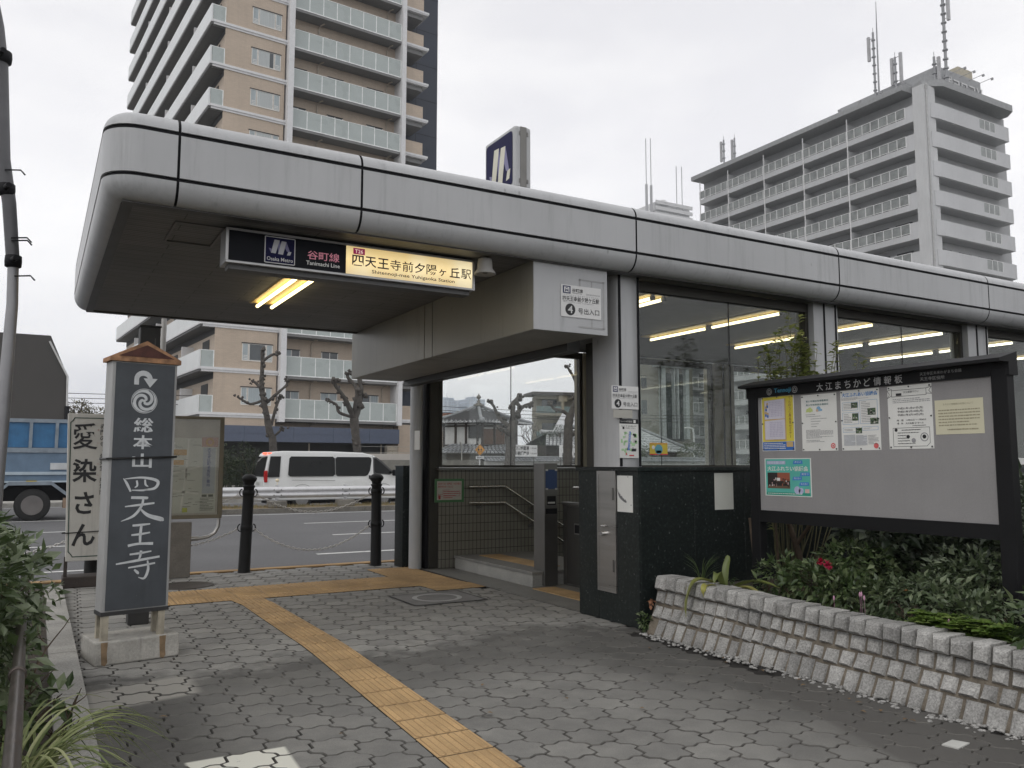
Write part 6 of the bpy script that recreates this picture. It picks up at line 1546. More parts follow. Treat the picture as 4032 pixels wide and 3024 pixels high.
# ================================================================ pollarded street trees
def pollard(label, trunk, limbs, base, k=1.0, name='pollard_tree', group='pollarded trees across the road', seed=1, knobs=True):
    t_ = thing(name, label, 'tree', base, group); r_ = random.Random(seed)
    def sm(pts):
        q = [Vector(p) for p, _ in pts]; rr = [r for _, r in pts]; o = []; ro = []
        for i in range(len(q) - 1):
            p0, p1, p2, p3 = q[max(0, i - 1)], q[i], q[i + 1], q[min(len(q) - 1, i + 2)]
            for s_ in range(4):
                t = s_ / 4; o.append(.5 * ((2 * p1) + (p2 - p0) * t + (2 * p0 - 5 * p1 + 4 * p2 - p3) * t * t + (3 * p1 - p0 - 3 * p2 + p3) * t ** 3)); ro.append((rr[i] + (rr[i + 1] - rr[i]) * t) * r_.uniform(.9, 1.12))
        o.append(q[-1]); ro.append(rr[-1]); return o, ro
    mb = MB(); o, ro = sm(trunk); mb.tube(o, ro, 12)
    for p in o[2:]:
        for _ in range(2): mb.ball(p + Vector((r_.gauss(0, .07), -.06 + r_.gauss(0, .04), r_.gauss(0, .1))), r_.uniform(.04, .09) * k, 0, 7, 5, jit=.3, rng=r_)
    mb.build('trunk', BARKG, t_)
    for lm in limbs:
        mb = MB(); o, ro = sm(lm); mb.tube(o, ro, 9)
        for p, r in zip(o[3:], ro[3:]):
            if r_.random() < .55: mb.ball(p + Vector((r_.gauss(0, r), r_.gauss(0, r), r_.gauss(0, r))), r * r_.uniform(.6, 1.15), 0, 7, 5, jit=.35, rng=r_)
        for _ in range(7): mb.ball(o[-1] + Vector((r_.gauss(0, .06), r_.gauss(0, .06), r_.gauss(0, .06))) * k, ro[-1] * r_.uniform(.7, 1.4), 0, 7, 5, jit=.35, rng=r_)
        mb.build('limb', BARKG, t_)
    return t_
def PX(y): return lambda x, z, r, dy=0: ((x, y + dy, z), r)
q = PX(34.8)
pollard('pollarded street tree with a tall single trunk, left of the white van roof', [q(8.60, 0, .17), q(8.508, 2.208, .15), q(8.352, 2.728, .14), q(8.19, 3.485, .125), q(8.056, 4.053, .115), q(7.97, 4.622, .105), q(7.974, 5.293, .085), q(7.95, 6.11, .06)],
        [[q(8.178, 3.914, .07), q(8.54, 4.31, .06, -.3), q(8.893, 4.666, .05, -.4), q(8.913, 4.85, .045, -.4)], [q(7.99, 4.0, .06), q(7.574, 3.868, .055, .2), q(7.154, 4.112, .04, .3)], [q(7.964, 5.628, .065), q(8.263, 5.889, .06, -.2), q(8.499, 5.962, .06, -.3)],
         [q(8.42, 3.0, .06), q(8.536, 3.736, .055, -.2), q(8.714, 4.199, .05, -.2)], [q(7.95, 4.5, .06), q(7.779, 4.756, .06, .2), q(7.615, 4.819, .035, .2)], [q(8.45, 2.445, .05), q(8.799, 2.833, .045, -.2)]], (8.6, 34.8, 0), seed=5)
pollard('pollarded street tree forking into four limbs, behind the middle of the white van', [q(12.25, 0, .2), q(12.16, 1.903, .18), q(12.068, 2.602, .175), q(11.975, 3.402, .19)],
        [[q(11.948, 3.40, .12), q(11.68, 3.844, .11, -.2), q(11.362, 4.283, .09, -.4), q(10.942, 4.764, .08, -.5), q(10.938, 4.963, .09, -.5)], [q(11.93, 3.43, .07), q(11.375, 3.634, .07, .2), q(11.265, 3.979, .06, .3), q(10.905, 4.165, .045, .4)], [q(11.95, 3.45, .09), q(11.935, 4.104, .085, -.3), q(12.006, 4.511, .10, -.4)],
         [q(12.0, 3.40, .14), q(12.247, 4.217, .12, .1), q(12.078, 4.818, .085, .2), q(11.757, 5.206, .07, .3), q(11.805, 5.411, .06, .3)], [q(12.03, 3.40, .14), q(12.304, 4.017, .13, .3), q(12.425, 4.631, .10, .4), q(12.39, 5.087, .10, .5), q(12.25, 5.9, .08, .5), q(12.2, 6.55, .06, .5)]], (12.25, 34.8, 0), seed=6)
q = PX(36.0)
pollard('pollarded tree seen through the rear pane, in front of the long white temple sign', [q(20.47, 0, .3), q(20.484, 1.319, .28), q(20.549, 2.232, .26), q(20.593, 2.996, .25), q(20.726, 3.575, .24)],
        [[q(20.726, 3.5, .18), q(20.949, 3.851, .15, .2), q(21.262, 4.209, .11, .3), q(21.083, 4.552, .10, .3), q(21.286, 4.851, .10, .3)], [q(21.2, 4.12, .09, .3), q(21.488, 4.372, .08, .2), q(21.806, 4.431, .09, .2)], [q(20.682, 3.5, .15), q(20.549, 3.916, .12, -.2), q(20.549, 4.454, .12, -.3), q(20.771, 4.617, .07, -.3)],
         [q(20.549, 3.2, .13), q(20.241, 3.524, .11, .2), q(20.022, 3.823, .08, .4), q(19.804, 4.274, .07, .4), q(19.565, 4.513, .07, .4)], [q(20.549, 2.75, .09), q(20.242, 2.913, .08, -.2), q(19.893, 3.021, .07, -.4), q(19.698, 3.187, .08, -.4)]], (20.47, 36, 0), seed=7)
pollard('tall pollarded tree in front of the square white temple notice, through the rear pane', [q(23.92, 0, .27), q(23.93, 1.199, .25), q(23.962, 2.268, .24), q(24.019, 3.463, .23), q(24.144, 4.026, .22)],
        [[q(24.144, 3.95, .17), q(24.39, 4.597, .13), q(24.495, 5.49, .10, -.1), q(24.256, 5.883, .08, -.2), q(23.97, 6.272, .07, -.2), q(23.779, 6.503, .05, -.2)], [q(24.095, 3.9, .11), q(23.762, 4.174, .09, .2), q(23.336, 4.279, .08, .3), q(23.102, 4.549, .08, .3)], [q(24.49, 5.5, .09), q(24.63, 6.2, .08, .2), q(24.9, 6.9, .06, .3)], [q(24.05, 2.8, .12), q(24.425, 3.152, .11, -.2), q(24.62, 3.7, .1, -.3)]], (23.92, 36, 0), seed=8)
# conifers in front of the tower
LF_C = leafmat('leaf_conifer', (.014, .026, .012), (.030, .048, .020), (.07, .085, .035), .6, .1)
rg = random.Random(51)
for (x, y, h_, w_, lb) in ((6.55, 36.2, 2.5, .85, 'dark conifer bush behind the guard rail, nearest the map board'), (8.05, 36.6, 2.35, 1.0, 'dark conifer bush behind the rear of the white van'), (9.3, 37.0, 1.75, .8, 'low conifer bush behind the van roof'), (7.3, 37.4, 1.9, .9, 'mid conifer bush between two taller ones, behind the van')):
    shrub(lb, [((x, y, h_ * .45), (w_, .7, h_ * .42)), ((x - w_ * .25, y, h_ * .78), (w_ * .45, .4, h_ * .27)), ((x + w_ * .35, y - .1, h_ * .62), (w_ * .5, .45, h_ * .24))], 2600, .14, LF_C, rg, 4, 'conifer_bush', 'conifer bushes in front of the tan tower', (x, y, 0), .22, .03)
# bare trees in the temple yard
def baretree(label, x, y, h_, seed, r=.12, depth=4, name='bare_tree', mat=BARKG, group='bare trees in the temple yard'):
    t_ = thing(name, label, 'tree', (x, y, 0), group); r_ = random.Random(seed)
    mb = MB(); mb.tube([(x, y, 0), (x + .05, y, h_ * .35), (x, y + .05, h_ * .5)], [r, r * .85, r * .75], 9); mb.build('trunk', mat, t_)
    mb = MB()
    for k in range(7): twig(mb, (x, y + .04, h_ * (.36 + .14 * r_.random())), (r_.gauss(0, .8), r_.gauss(0, .8), 1), h_ * .22, r * .42, depth - 1, r_, 0, .65, .25)
    mb.build('crown', mat, t_)
baretree('bare twiggy tree rising behind the temple roof ridge, in the rear pane', 29.0, 54, 5.6, 3)
baretree('bare twiggy tree to the right of the temple roof, in front of the cream apartment', 33.0, 54.5, 5.6, 4)
baretree('bare dark tree with spreading limbs beside the temple, over the white roof', 31.0, 46.5, 4.1, 5, .12)
t_ = thing('pine_tree', 'dark layered garden pine right of the temple building, in the rear pane', 'tree', (28.6, 44, 0))
mb = MB(); mb.tube([(28.6, 44, 0), (28.7, 44, 1.5), (28.5, 44, 2.5), (28.65, 44, 3.4)], [.3, .25, .18, .1], 9); 
for (dx, z) in ((-1.0, 2.6), (1.0, 2.7), (-.6, 3.2), (.7, 3.3)): mb.tube([(28.6, 44, z - .5), (28.6 + dx * .6, 44, z - .2), (28.6 + dx, 44, z)], [.1, .08, .05], 6)
mb.build('trunk', BARKG, t_)
mb = MB()
for (dx, z, r) in ((-1.0, 2.7, .55), (1.0, 2.8, .6), (-.6, 3.3, .45), (.7, 3.45, .5), (0, 3.7, .45), (-.2, 2.3, .8), (.9, 2.2, .6), (-.9, 2.05, .6)): clump(mb, (28.6 + dx, 44, z), (r, r, r * .33), 330, .13, rg, 0, .2)
mb.build('crown', LF_C, t_)
# distant tree beyond the truck on the left
t_ = thing('distant_tree', 'bushy olive tree far beyond the dark building, above the white temple sign', 'tree', (3.9, 90, 0))
mb = MB(); mb.tube([(3.9, 90, 0), (4.0, 90, 5)], [.35, .25], 8)
for k in range(6): twig(mb, (4, 90, 4.5), (rg.gauss(0, 1), rg.gauss(0, .6), 1), 1.6, .12, 2, rg)
mb.build('trunk', BARK, t_)
mb = MB()
for c, r in (((3.6, 90, 6.6), (1.2, 1.2, 1.1)), ((5.2, 90, 6.0), (1.5, 1.2, 1.1)), ((2.8, 90, 5.6), (1.0, 1, .9)), ((6.6, 90.5, 5.8), (1.2, 1, 1.0)), ((7.6, 91, 6.8), (.9, .9, .9))): clump(mb, c, r, 520, .26, rg, 0, .5, .3)
mb.build('crown', leafmat('leaf_olive', (.07, .08, .035), (.13, .12, .06), (.22, .19, .10), .6), t_)
# ================================================================ tan tower
def tilewall(name, col, sx_=.24, sz_=.075, k=.05, axis='XZ'):
    """small ceramic tiles on a facade, both faces"""
    m, t, b = newmat(name)
    tc = t.nodes.new("ShaderNodeTexCoord"); s_ = t.nodes.new("ShaderNodeSeparateXYZ"); t.links.new(tc.outputs['Object'], s_.inputs[0])
    cm = t.nodes.new("ShaderNodeCombineXYZ"); t.links.new(mth(t, 'ADD', s_.outputs[0], s_.outputs[1]), cm.inputs[0]); t.links.new(s_.outputs[2], cm.inputs[1])
    br = t.nodes.new("ShaderNodeTexBrick"); br.inputs['Scale'].default_value = 1; br.inputs['Brick Width'].default_value = sx_; br.inputs['Row Height'].default_value = sz_; br.inputs['Mortar Size'].default_value = .008
    br.inputs['Color1'].default_value = (*sc3(col, 1 + k), 1); br.inputs['Color2'].default_value = (*sc3(col, 1 - k), 1); br.inputs['Mortar'].default_value = (*sc3(col, .78), 1)
    t.links.new(cm.outputs[0], br.inputs['Vector'])
    f = noise(t, .35, 4); g = noise(t, .7, 5, .6, (3, 3, .12))
    c = mixc(t, 1, br.outputs['Color'], ramp(t, f, [(.3, (.93,) * 3), (.7, (1.06,) * 3)]), 'MULTIPLY')
    c = mixc(t, mth(t, 'MULTIPLY', ramp(t, g, [(.5, (0, 0, 0)), (.8, (1, 1, 1))]), .22), c, sc3(col, .5))
    t.links.new(c, b.inputs['Base Color']); b.inputs['Roughness'].default_value = .6
    return m
TAN = tilewall('tan_tiles', (.53, .435, .345))
TWHITE = M('tower_white', (.70, .70, .71), .6, var=.05, streak=.25)
FROST = M('frosted_panel', (.42, .465, .455), .3, var=.06, vs=.8, spec=.4)
TNAVY = M('tower_navy', (.020, .028, .050), .5, var=.15, vs=.3)
WINF = M('sash', (.70, .69, .66), .5); WGL = M('window_glass', (.045, .055, .062), .06, spec=.8, var=.3, vs=.6); CURT = M('curtain', (.36, .41, .43), .5, var=.2, vs=2.5, stretch=(9, 9, .2)); CURTB = M('curtain_pale', (.44, .47, .47), .4, var=.15, vs=2, stretch=(9, 9, .2)); DARK = M('recess_dark', (.030, .030, .031), .7)
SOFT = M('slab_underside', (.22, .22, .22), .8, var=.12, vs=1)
tw = thing('apartment_tower', 'tall tan tiled apartment tower with frosted balconies across the road', 'apartment tower', (8.95, 57, 0))
FH = 2.99; G0 = 4.52       # slab underside of the first balcony floor
NF = 13; NS = 23; TOPZ = 73.0
mb = MB(); mb.box(9.9, 13.98, 57.02, 90, 3.9, TOPZ); mb.box(13.98, 23.2, 58.15, 90, 3.9, TOPZ); mb.build('wall', TAN, tw)
mb = MB(); mb.box(23.2, 27.35, 59.5, 90, 0, TOPZ); mb.build('navy_wall', TNAVY, tw)
mb = MB()
for k in range(NS): mb.box(23.2, 27.36, 59.49, 59.495, G0 + FH * k + .02, G0 + FH * k + .05)
for xx in (25.4,): mb.box(xx, xx + .03, 59.488, 59.494, 4, TOPZ)
mb.build('navy_joints', BLACKG, tw)
mb = MB(); mb.box(14.10, 14.48, 56.55, 58.15, 4.3, TOPZ); mb.build('pier', TWHITE, tw)
mb = MB(); mb.box(22.90, 23.22, 56.75, 58.15, 4.3, TOPZ); mb.build('pier', TWHITE, tw)
# ground floor
mb = MB()
for (a, b) in ((10.0, 11.9), (11.9, 15.2), (15.2, 18.0), (18.0, 20.7), (20.7, 23.0)):
    for (z0, z1) in ((2.95, 3.46), (3.49, 3.98)): mb.box(a + .015, b - .015, 56.8, 57.6, z0, z1)
mb.box(9.95, 23.05, 56.82, 57.7, 2.93, 4.0)
mb.build('entrance_fascia', M('slate_blue', (.085, .105, .155), .45, var=.08), tw)
mb = MB(); mb.box(9.9, 23, 59.0, 59.4, 0, 3.9); mb.box(10.0, 22.9, 57.62, 58.98, 2.9, 2.95, 0); mb.build('lobby_recess', DARK, tw)
mb = MB()
for i in range(7):
    for j in range(2): mb.box(22.2 + .42 * j + .006, 22.62 + .42 * j - .006, 57.0 + (i + j) % 2 * .02, 57.5, .02 + .4 * i, .4 * i + .4 - .006)
mb.build('stone_pier', M('rough_stone', (.40, .355, .29), .9, var=.12, vs=2, island=.15, bmp=.7, bs=9), tw)
mb = MB(); mb.box(23.2, 25.0, 57.3, 59.4, 0, 4.4); mb.box(25.0, 30, 59.0, 64, 0, 4.0); mb.build('wall', TAN, tw)
# one bay floor: white slab band, corner balcony, window, front balcony, brown balcony
def part(nm, m_, fn, bevel=0):
    b_ = MB(); fn(b_); return b_.build(nm, m_, tw, bevel)
protos = []
protos.append(part('slab_band', TWHITE, lambda m: (m.box(9.06, 14.10, 56.90, 57.3, G0 + .15, G0 + .32), m.box(9.12, 14.10, 56.96, 57.3, G0, G0 + .15))))
def fb(m):
    for i in range(8):
        a = 14.62 + i * 1.03; m.box(a + .03, a + 1.0, 57.0, 57.02, G0 + .10, G0 + 1.39)
protos.append(part('balcony_panel', FROST, fb))
def ff(m):
    for i in range(9): a = 14.62 + i * 1.03; m.box(a - .03, a + .03, 56.99, 57.05, G0 + .02, G0 + 1.43)
    m.box(14.59, 22.89, 56.99, 57.05, G0 + 1.39, G0 + 1.43)
    m.box(14.59, 22.89, 56.98, 57.05, G0 + .02, G0 + .10)
protos.append(part('balcony_frame', M('rail_white', (.82, .84, .83), .4), ff))
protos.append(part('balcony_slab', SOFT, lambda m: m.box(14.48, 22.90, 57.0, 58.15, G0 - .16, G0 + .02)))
def bw(m):
    m.box(23.22, 24.95, 57.35, 57.5, G0 + .28, G0 + 1.32, 0); m.box(24.8, 24.95, 57.5, 59.45, G0 + .28, G0 + 1.32, 0)
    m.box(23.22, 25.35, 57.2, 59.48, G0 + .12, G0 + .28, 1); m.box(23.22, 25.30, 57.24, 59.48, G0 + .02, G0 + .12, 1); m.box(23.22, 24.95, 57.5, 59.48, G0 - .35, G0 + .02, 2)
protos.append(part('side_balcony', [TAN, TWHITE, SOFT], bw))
for x_ in (16.75, 22.2): protos.append(part('downpipe', M('pipe_tan', (.50, .43, .36), .5), lambda m: m.tube([(x_, 58.08, G0 - .9 - 1.9), (x_, 58.08, G0 - .42), (x_ + .1, 57.9, G0 - .22), (x_ + .25, 57.6, G0 - .17)], .055, 8)))
for p in protos:
    for k in range(1, NF): copypart(p, tw, (0, 0, FH * k))
# left side: long balconies
def lb(m):
    m.box(8.95, 9.06, 56.96, 90, G0 + .30, G0 + 1.43, 0)
    for i in range(3): m.box(9.08, 9.9, 62.5 + i * 9.2, 62.6 + i * 9.2, G0 + .3, G0 + 2.25, 1)
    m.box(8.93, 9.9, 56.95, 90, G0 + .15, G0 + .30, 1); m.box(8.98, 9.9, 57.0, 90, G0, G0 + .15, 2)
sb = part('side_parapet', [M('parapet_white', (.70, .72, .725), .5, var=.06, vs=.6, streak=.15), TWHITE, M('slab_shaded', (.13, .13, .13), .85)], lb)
rf = part('return_panel', FROST, lambda m: m.box(9.09, 9.84, 57.0, 57.02, G0 + .32, G0 + 1.40))
rr = part('return_frame', MATS['rail_white'], lambda m: (m.box(9.06, 9.9, 56.99, 57.04, G0 + 1.40, G0 + 1.44), m.box(9.84, 9.9, 56.99, 57.04, G0 + .3, G0 + 1.40)))
def sw(m):
    for k in range(NS):
        h_ = FH * k
        for i in range(3):
            y0 = 58.3 + i * 9.2; m.box(9.86, 9.92, y0, y0 + 1.7, G0 + .35 + h_, G0 + 2.3 + h_); m.box(9.86, 9.92, y0 + 5, y0 + 7.6, G0 + .35 + h_, G0 + 2.3 + h_)
        m.box(9.88, 9.91, 57.05, 90, G0 - .45 + h_, G0 - .02 + h_)  # dark band below each slab: balcony shade painted on the wall, not glazing
struct(part('side_window', DARK, sw), 'stuff')
for k in range(1, NS): copypart(sb, tw, (0, 0, FH * k))
for p in (rf, rr):
    for k in range(1, NF): copypart(p, tw, (0, 0, FH * k))
# windows of the tan bay
def towerwin(k):
    z0 = 5.44 + FH * k; z1 = z0 + 1.14
    m = MB(); m.box(11.66, 13.66, 56.985, 57.06, z0 - .04, z0 + .03, 0); m.box(11.66, 13.66, 56.985, 57.06, z1 - .03, z1, 0); m.box(11.62, 13.70, 56.97, 57.05, z1, z1 + .07, 1)
    for x in (11.66, 12.02, 12.10, 13.16, 13.24, 13.62): m.box(x, x + .05, 56.985, 57.06, z0 + .03, z1 - .03, 0)
    w_ = m.build('window', [WINF, DARK], tw)
    cu = (CURTB if k != 2 else CURT) if k > 0 else CURT
    m = MB(); m.box(11.71, 12.02, 57.0, 57.02, z0 + .03, z1 - .03, 0); m.box(13.29, 13.62, 57.0, 57.02, z0 + .03, z1 - .03, 0)
    if k == 1: m.box(12.15, 13.16, 57.0, 57.02, z0 + .03, z1 - .03, 1)
    else:
        m.box(12.15, 12.9 if k in (8, 5) else 13.16, 57.0, 57.018, z0 + .03, z1 - .03, 2); m.box(12.7, 13.16, 57.001, 57.02, z0 + .03, z1 - .03, 1 if k in (8, 5) else 2)
    for i in range(3): m.box(11.75, 12.0, 56.994, 57.0, z0 + .08 + .11 * i, z0 + .13 + .11 * i, 3); m.box(13.32, 13.58, 56.994, 57.0, z0 + .08 + .11 * i, z0 + .13 + .11 * i, 3)
    m.build('pane', [CURT, WGL, cu, WINF], w_)
for k in range(NF): towerwin(k)
def backwin(k, x0, x1):
    z0 = G0 + .3 + FH * k; z1 = z0 + 1.75
    m = MB(); m.box(x0, x1, 58.09, 58.17, z1 - .04, z1 + .03, 1)
    for x in (x0, (x0 + x1) / 2 - .03, x1 - .06): m.box(x, x + .06, 58.10, 58.17, z0, z1 - .04, 0)
    w_ = m.build('window', [WINF, DARK], tw)
    m = MB(); m.box(x0 + .06, (x0 + x1) / 2 - .03, 58.12, 58.15, z0, z1 - .04, (k + int(x0)) % 2); m.box((x0 + x1) / 2 + .03, x1 - .06, 58.12, 58.15, z0, z1 - .04, 0 if k % 3 else 1)
    m.build('pane', [WGL, CURT], w_)
for k in range(NF - 1):
    for x0, x1 in ((14.75, 15.95), (17.5, 18.75), (20.6, 21.95)): backwin(k, x0, x1)
tw.rotation_euler = (0, 0, R(4.6)); tw.scale = (1.034, 1, 1)
# ================================================================ grey slab block on the right
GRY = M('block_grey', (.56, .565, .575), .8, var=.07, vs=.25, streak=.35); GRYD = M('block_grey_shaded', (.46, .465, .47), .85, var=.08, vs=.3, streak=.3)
GLP = M('block_panel', (.26, .275, .27), .4, var=.3, vs=.9, spec=.4); RWH = M('rail_white2', (.78, .78, .78), .5)
gb = thing('apartment_block', 'grey slab apartment block with railed balconies and rooftop antennas', 'apartment block', (70, 46, 0))
PH = 2.81; NB = 13
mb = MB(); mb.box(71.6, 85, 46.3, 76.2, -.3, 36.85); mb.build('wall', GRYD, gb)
mb = MB(); mb.extr([(69.55, 47.1, 36.75), (69.55, 47.1, 37.25), (69.9, 47.1, 37.45), (86, 47.1, 37.45), (86, 47.1, 36.75)], (0, 29.2, 0)); mb.prism([(70.4, 45.6), (72.2, 44.6), (83.6, 44.6), (84.5, 45.6), (84.5, 47.0), (71, 47.0)], 36.75, 37.4); mb.build('roof', M('roof_grey', (.34, .345, .35), .8, var=.12), gb)
mb = MB(); mb.box(70.0, 71.7, 45.2, 46.35, -.3, 36.74); mb.build('corner_pier', M('pier_grey', (.60, .605, .61), .8, var=.08, vs=.3, streak=.4), gb)
mb = MB(); mb.tube([(70.3, 45.12, 0), (70.3, 45.12, 36.8)], .09, 10); mb.lathe([(.09, -.3), (.2, 0), (.2, .15)], (70.3, 45.12, 36.5), 12); mb.build('downpipe', M('pipe_grey', (.46, .46, .46), .6), gb)
T0 = 35.14
def lf(m):   # long balcony slab + solid right end
    m.box(70.0, 71.65, 46.36, 75.3, T0 - 1.62, T0 - 1.05); m.box(70.02, 70.2, 46.36, 47.2, T0 - 1.05, T0 - .02); m.box(70.2, 71.6, 46.36, 46.5, T0 - 1.05, T0 - .02)
def lr(m):
    m.box(69.98, 70.04, 47.2, 75.3, T0 - .05, T0); m.box(69.98, 70.04, 47.2, 75.3, T0 - .98, T0 - .93)
    n_ = 30
    for i in range(n_ + 1): y = 47.2 + 28.1 * i / n_; m.box(69.97, 70.03, y - .03, y + .03, T0 - 1.05, T0 - .05)
    for y in (75.2, 70.4, 64.8, 59.25, 53.65): m.box(69.95, 70.03, y - .045, y + .045, T0 - 1.6, T0 + 1.25)
def lg(m):
    for i in range(30):
        y = 47.2 + 28.1 * i / 30; m.box(70.01, 70.03, y + .04, y + .897, T0 - .92, T0 - .06)
def lp_(m):
    for y in (70.4, 64.8, 59.25, 53.65): m.box(70.1, 71.6, y - .05, y + .05, T0 - 1.05, T0 + .75)
def lw(m):
    for i, y in enumerate((48.0, 50.5, 54.6, 57.0, 60.2, 62.7, 65.8, 68.3, 71.2, 73.3)): m.box(71.52, 71.6, y, y + 1.75, T0 - 1.0, T0 + .62)
def nr(m):   # narrow face balcony
    m.prism([(70.9, 45.15), (72.0, 45.0), (72.0, 45.15), (70.9, 45.3)], T0 - 1.45, T0); m.box(72.0, 78.4, 45.0, 45.15, T0 - 1.45, T0); m.box(81.1, 83.4, 45.0, 45.15, T0 - 1.45, T0); m.box(78.4, 81.1, 45.0, 45.15, T0 - 1.45, T0 - 1.0); m.box(83.28, 83.4, 45.15, 46.4, T0 - 1.45, T0)
    m.box(71.7, 83.28, 45.15, 46.4, T0 - 1.50, T0 - 1.2)
def ng(m):
    m.box(78.4, 81.1, 45.03, 45.08, T0 - .05, T0)
    for i in range(4): x = 78.4 + .88 * i; m.box(x, x + .06, 45.03, 45.09, T0 - 1.0, T0 - .05)
def ngl(m):
    for i in range(3): x = 78.46 + .88 * i; m.box(x, x + .82, 45.05, 45.07, T0 - 1.0, T0 - .05)
def nw(m):
    m.box(73, 74.8, 46.24, 46.3, T0 - 1.0, T0 + .55); m.box(76, 78, 46.24, 46.3, T0 - 1.0, T0 + .55); m.box(79.2, 81.6, 46.24, 46.3, T0 - 1.0, T0 + .55)
BWM = M('block_window', (.055, .055, .058), .2)
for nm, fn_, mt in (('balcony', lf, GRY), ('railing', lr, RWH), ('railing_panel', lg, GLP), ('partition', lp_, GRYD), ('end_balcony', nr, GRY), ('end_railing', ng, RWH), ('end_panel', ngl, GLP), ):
    m = MB(); fn_(m); p = m.build(nm, mt, gb)
    for k in range(1, NB): copypart(p, gb, (0, 0, -PH * k))
WR = [(71.52, 71.6, y, y + 1.75) for y in (48.0, 50.5, 54.6, 57.0, 60.2, 62.7, 65.8, 68.3, 71.2, 73.3)] + [(x, x + w_, 46.24, 46.3) for x, w_ in ((73, 1.8), (76, 2.0), (79.2, 2.4))]
for r_ in WR:
    m = MB(); m.box(*r_, T0 - 1.0, T0 + .6); p = m.build('window', BWM, gb)
    for k in range(1, 7): copypart(p, gb, (0, 0, -PH * k))
m = MB()
for r_ in WR:
    for k in range(7, NB): m.box(*r_, T0 - 1.0 - PH * k, T0 + .6 - PH * k)
struct(m.build('lower_windows', BWM, gb), 'stuff')
mb = MB(); mb.box(73.4, 80.5, 45.9, 57, 37.41, 39.6); mb.build('penthouse', M('penthouse_grey', (.36, .365, .375), .85, var=.1), gb)
mb = MB(); mb.box(78, 80.4, 46.6, 49, 39.6, 41.0); mb.build('roof_hut', M('cream_hut', (.46, .42, .33), .8), gb)
LPx = Plane((74.0, 45.55, 37.55), (1, 0, 0), (0, 0, 1), 6.2, 1.25)
mb = MB(); LPx.text(mb, '㈱ヨロコソ', 0, 0, 1, 1, 0, 0, .02)
v0 = list(mb.v); mb.v = []; mb2 = MB(); f0 = list(mb.f)
mb2.add(v0, f0, 0); mb2.add([(x, y + .12, z) for x, y, z in v0], [f[::-1] for f in f0], 1)
for x_ in (74.2, 75.6, 77.0, 78.4, 79.8): mb2.box(x_, x_ + .08, 45.57, 45.62, 37.4, 37.8, 1); mb2.box(x_, x_ + .08, 45.62, 45.9, 38.2, 38.3, 1)
mb2.build('roof_lettering', [M('letter_white', (.60, .60, .60), .6), M('letter_back', (.12, .12, .125), .6)], gb)
mb = MB()
for x_, y_ in ((75.5, 45.5), (77, 45.5), (78.5, 45.5), (80, 45.5)): mb.tube([(x_, 46, 39.3), (x_ + .3, 44.6, 39.5)], .03, 5); mb.box(x_ + .22, x_ + .38, 44.5, 44.7, 39.3, 39.5)
for y_ in (56, 53.5, 51, 48.5): mb.tube([(73.4, y_, 38.6), (72.2, y_ + .2, 38.9)], .03, 5); mb.box(72.1, 72.3, y_ + .1, y_ + .3, 38.65, 38.9)
mb.build('flood_lamp', M('lamp_grey', (.35, .35, .36), .6), gb)
ANT = M('antenna_grey', (.33, .335, .35), .6)
def mast(label, x, y, z0, z1, panels, r=.09, whip=True):
    t_ = thing('antenna_mast', label, 'antenna', (x, y, z0), 'rooftop antennas on the grey block')
    mb = MB(); mb.tube([(x, y, z0), (x, y, z1)], r, 8); 
    if whip: mb.tube([(x, y, z1), (x, y, z1 + .5)], .03, 5)
    for k in range(int((z1 - z0) / .9)): mb.lathe([(r * 1.8, 0), (r * 1.8, .12)], (x, y, z0 + .4 + .9 * k), 8)
    mb.build('mast', ANT, t_)
    for (dy, za, zb) in panels:
        mb = MB(); mb.box(x - .12, x + .12, y + dy - .13, y + dy + .13, za, zb); 
        for z in (za + .3, zb - .3): mb.tube([(x, y, z), (x, y + dy, z)], .035, 5)
        mb.build('aerial_panel', M('aerial_pale', (.44, .44, .45), .5), t_)
mast('antenna mast with one panel, left of the tall lightning rod', 73, 52.35, 37.4, 45.9, [(.55, 43.0, 45.6)], .11)
mast('antenna mast with two upright panels, centre of the roof edge', 73, 50.0, 37.4, 42.2, [(.36, 39.4, 42.2), (-.62, 39.3, 42.4)], .11)
mast('short antenna mast beside the tallest mast at the roof corner', 73, 45.9, 37.4, 40.4, [(-.45, 37.9, 40.2)], .12)
mast('tallest antenna mast, running out of the top of the photo above the roof corner', 73, 44.75, 37.4, 46.9, [(-.5, 43.3, 46.6)], .14)
mast('small antenna mast farthest left on the roof', 73, 74.0, 37.4, 42.0, [(.45, 39.3, 41.9)], .1)
mast('small antenna mast second from the left on the roof', 73, 72.15, 37.4, 41.6, [(.42, 39.0, 41.5)], .1)
mb = MB(); mb.tube([(73, 51.95, 37.4), (73, 51.9, 45.5), (73, 51.85, 49.0)], [.10, .07, .03], 8); tag(mb.build('lightning_rod', ANT), 'tall thin lightning rod on the grey block roof', 'lightning rod')

# ================================================================ other buildings
db = thing('dark_building', 'dark charcoal building with a slanted corner and white edge pipe, behind the blue truck', 'building', (-3, 60, 0))
mb = MB(); mb.extr([(-9, 60, 0), (1.66, 60, 0), (1.6, 60, 4.4), (1.48, 60, 7.1), (.45, 60, 9.58), (-9, 60, 9.58)], (0, 9, 0)); mb.build('wall', M('charcoal_wall', (.060, .056, .053), .85, var=.1, vs=.5), db)
mb = MB(); mb.tube([(.40, 59.9, 9.2), (1.35, 59.9, 7.3), (1.50, 59.9, 7.0), (1.55, 59.9, 5.1)], .06, 8); mb.tube([(1.57, 59.9, 5.1), (1.6, 59.9, 0)], .14, 8, 1); mb.build('edge_pipe', [M('pipe_white', (.55, .55, .55), .5), BLACKG], db)
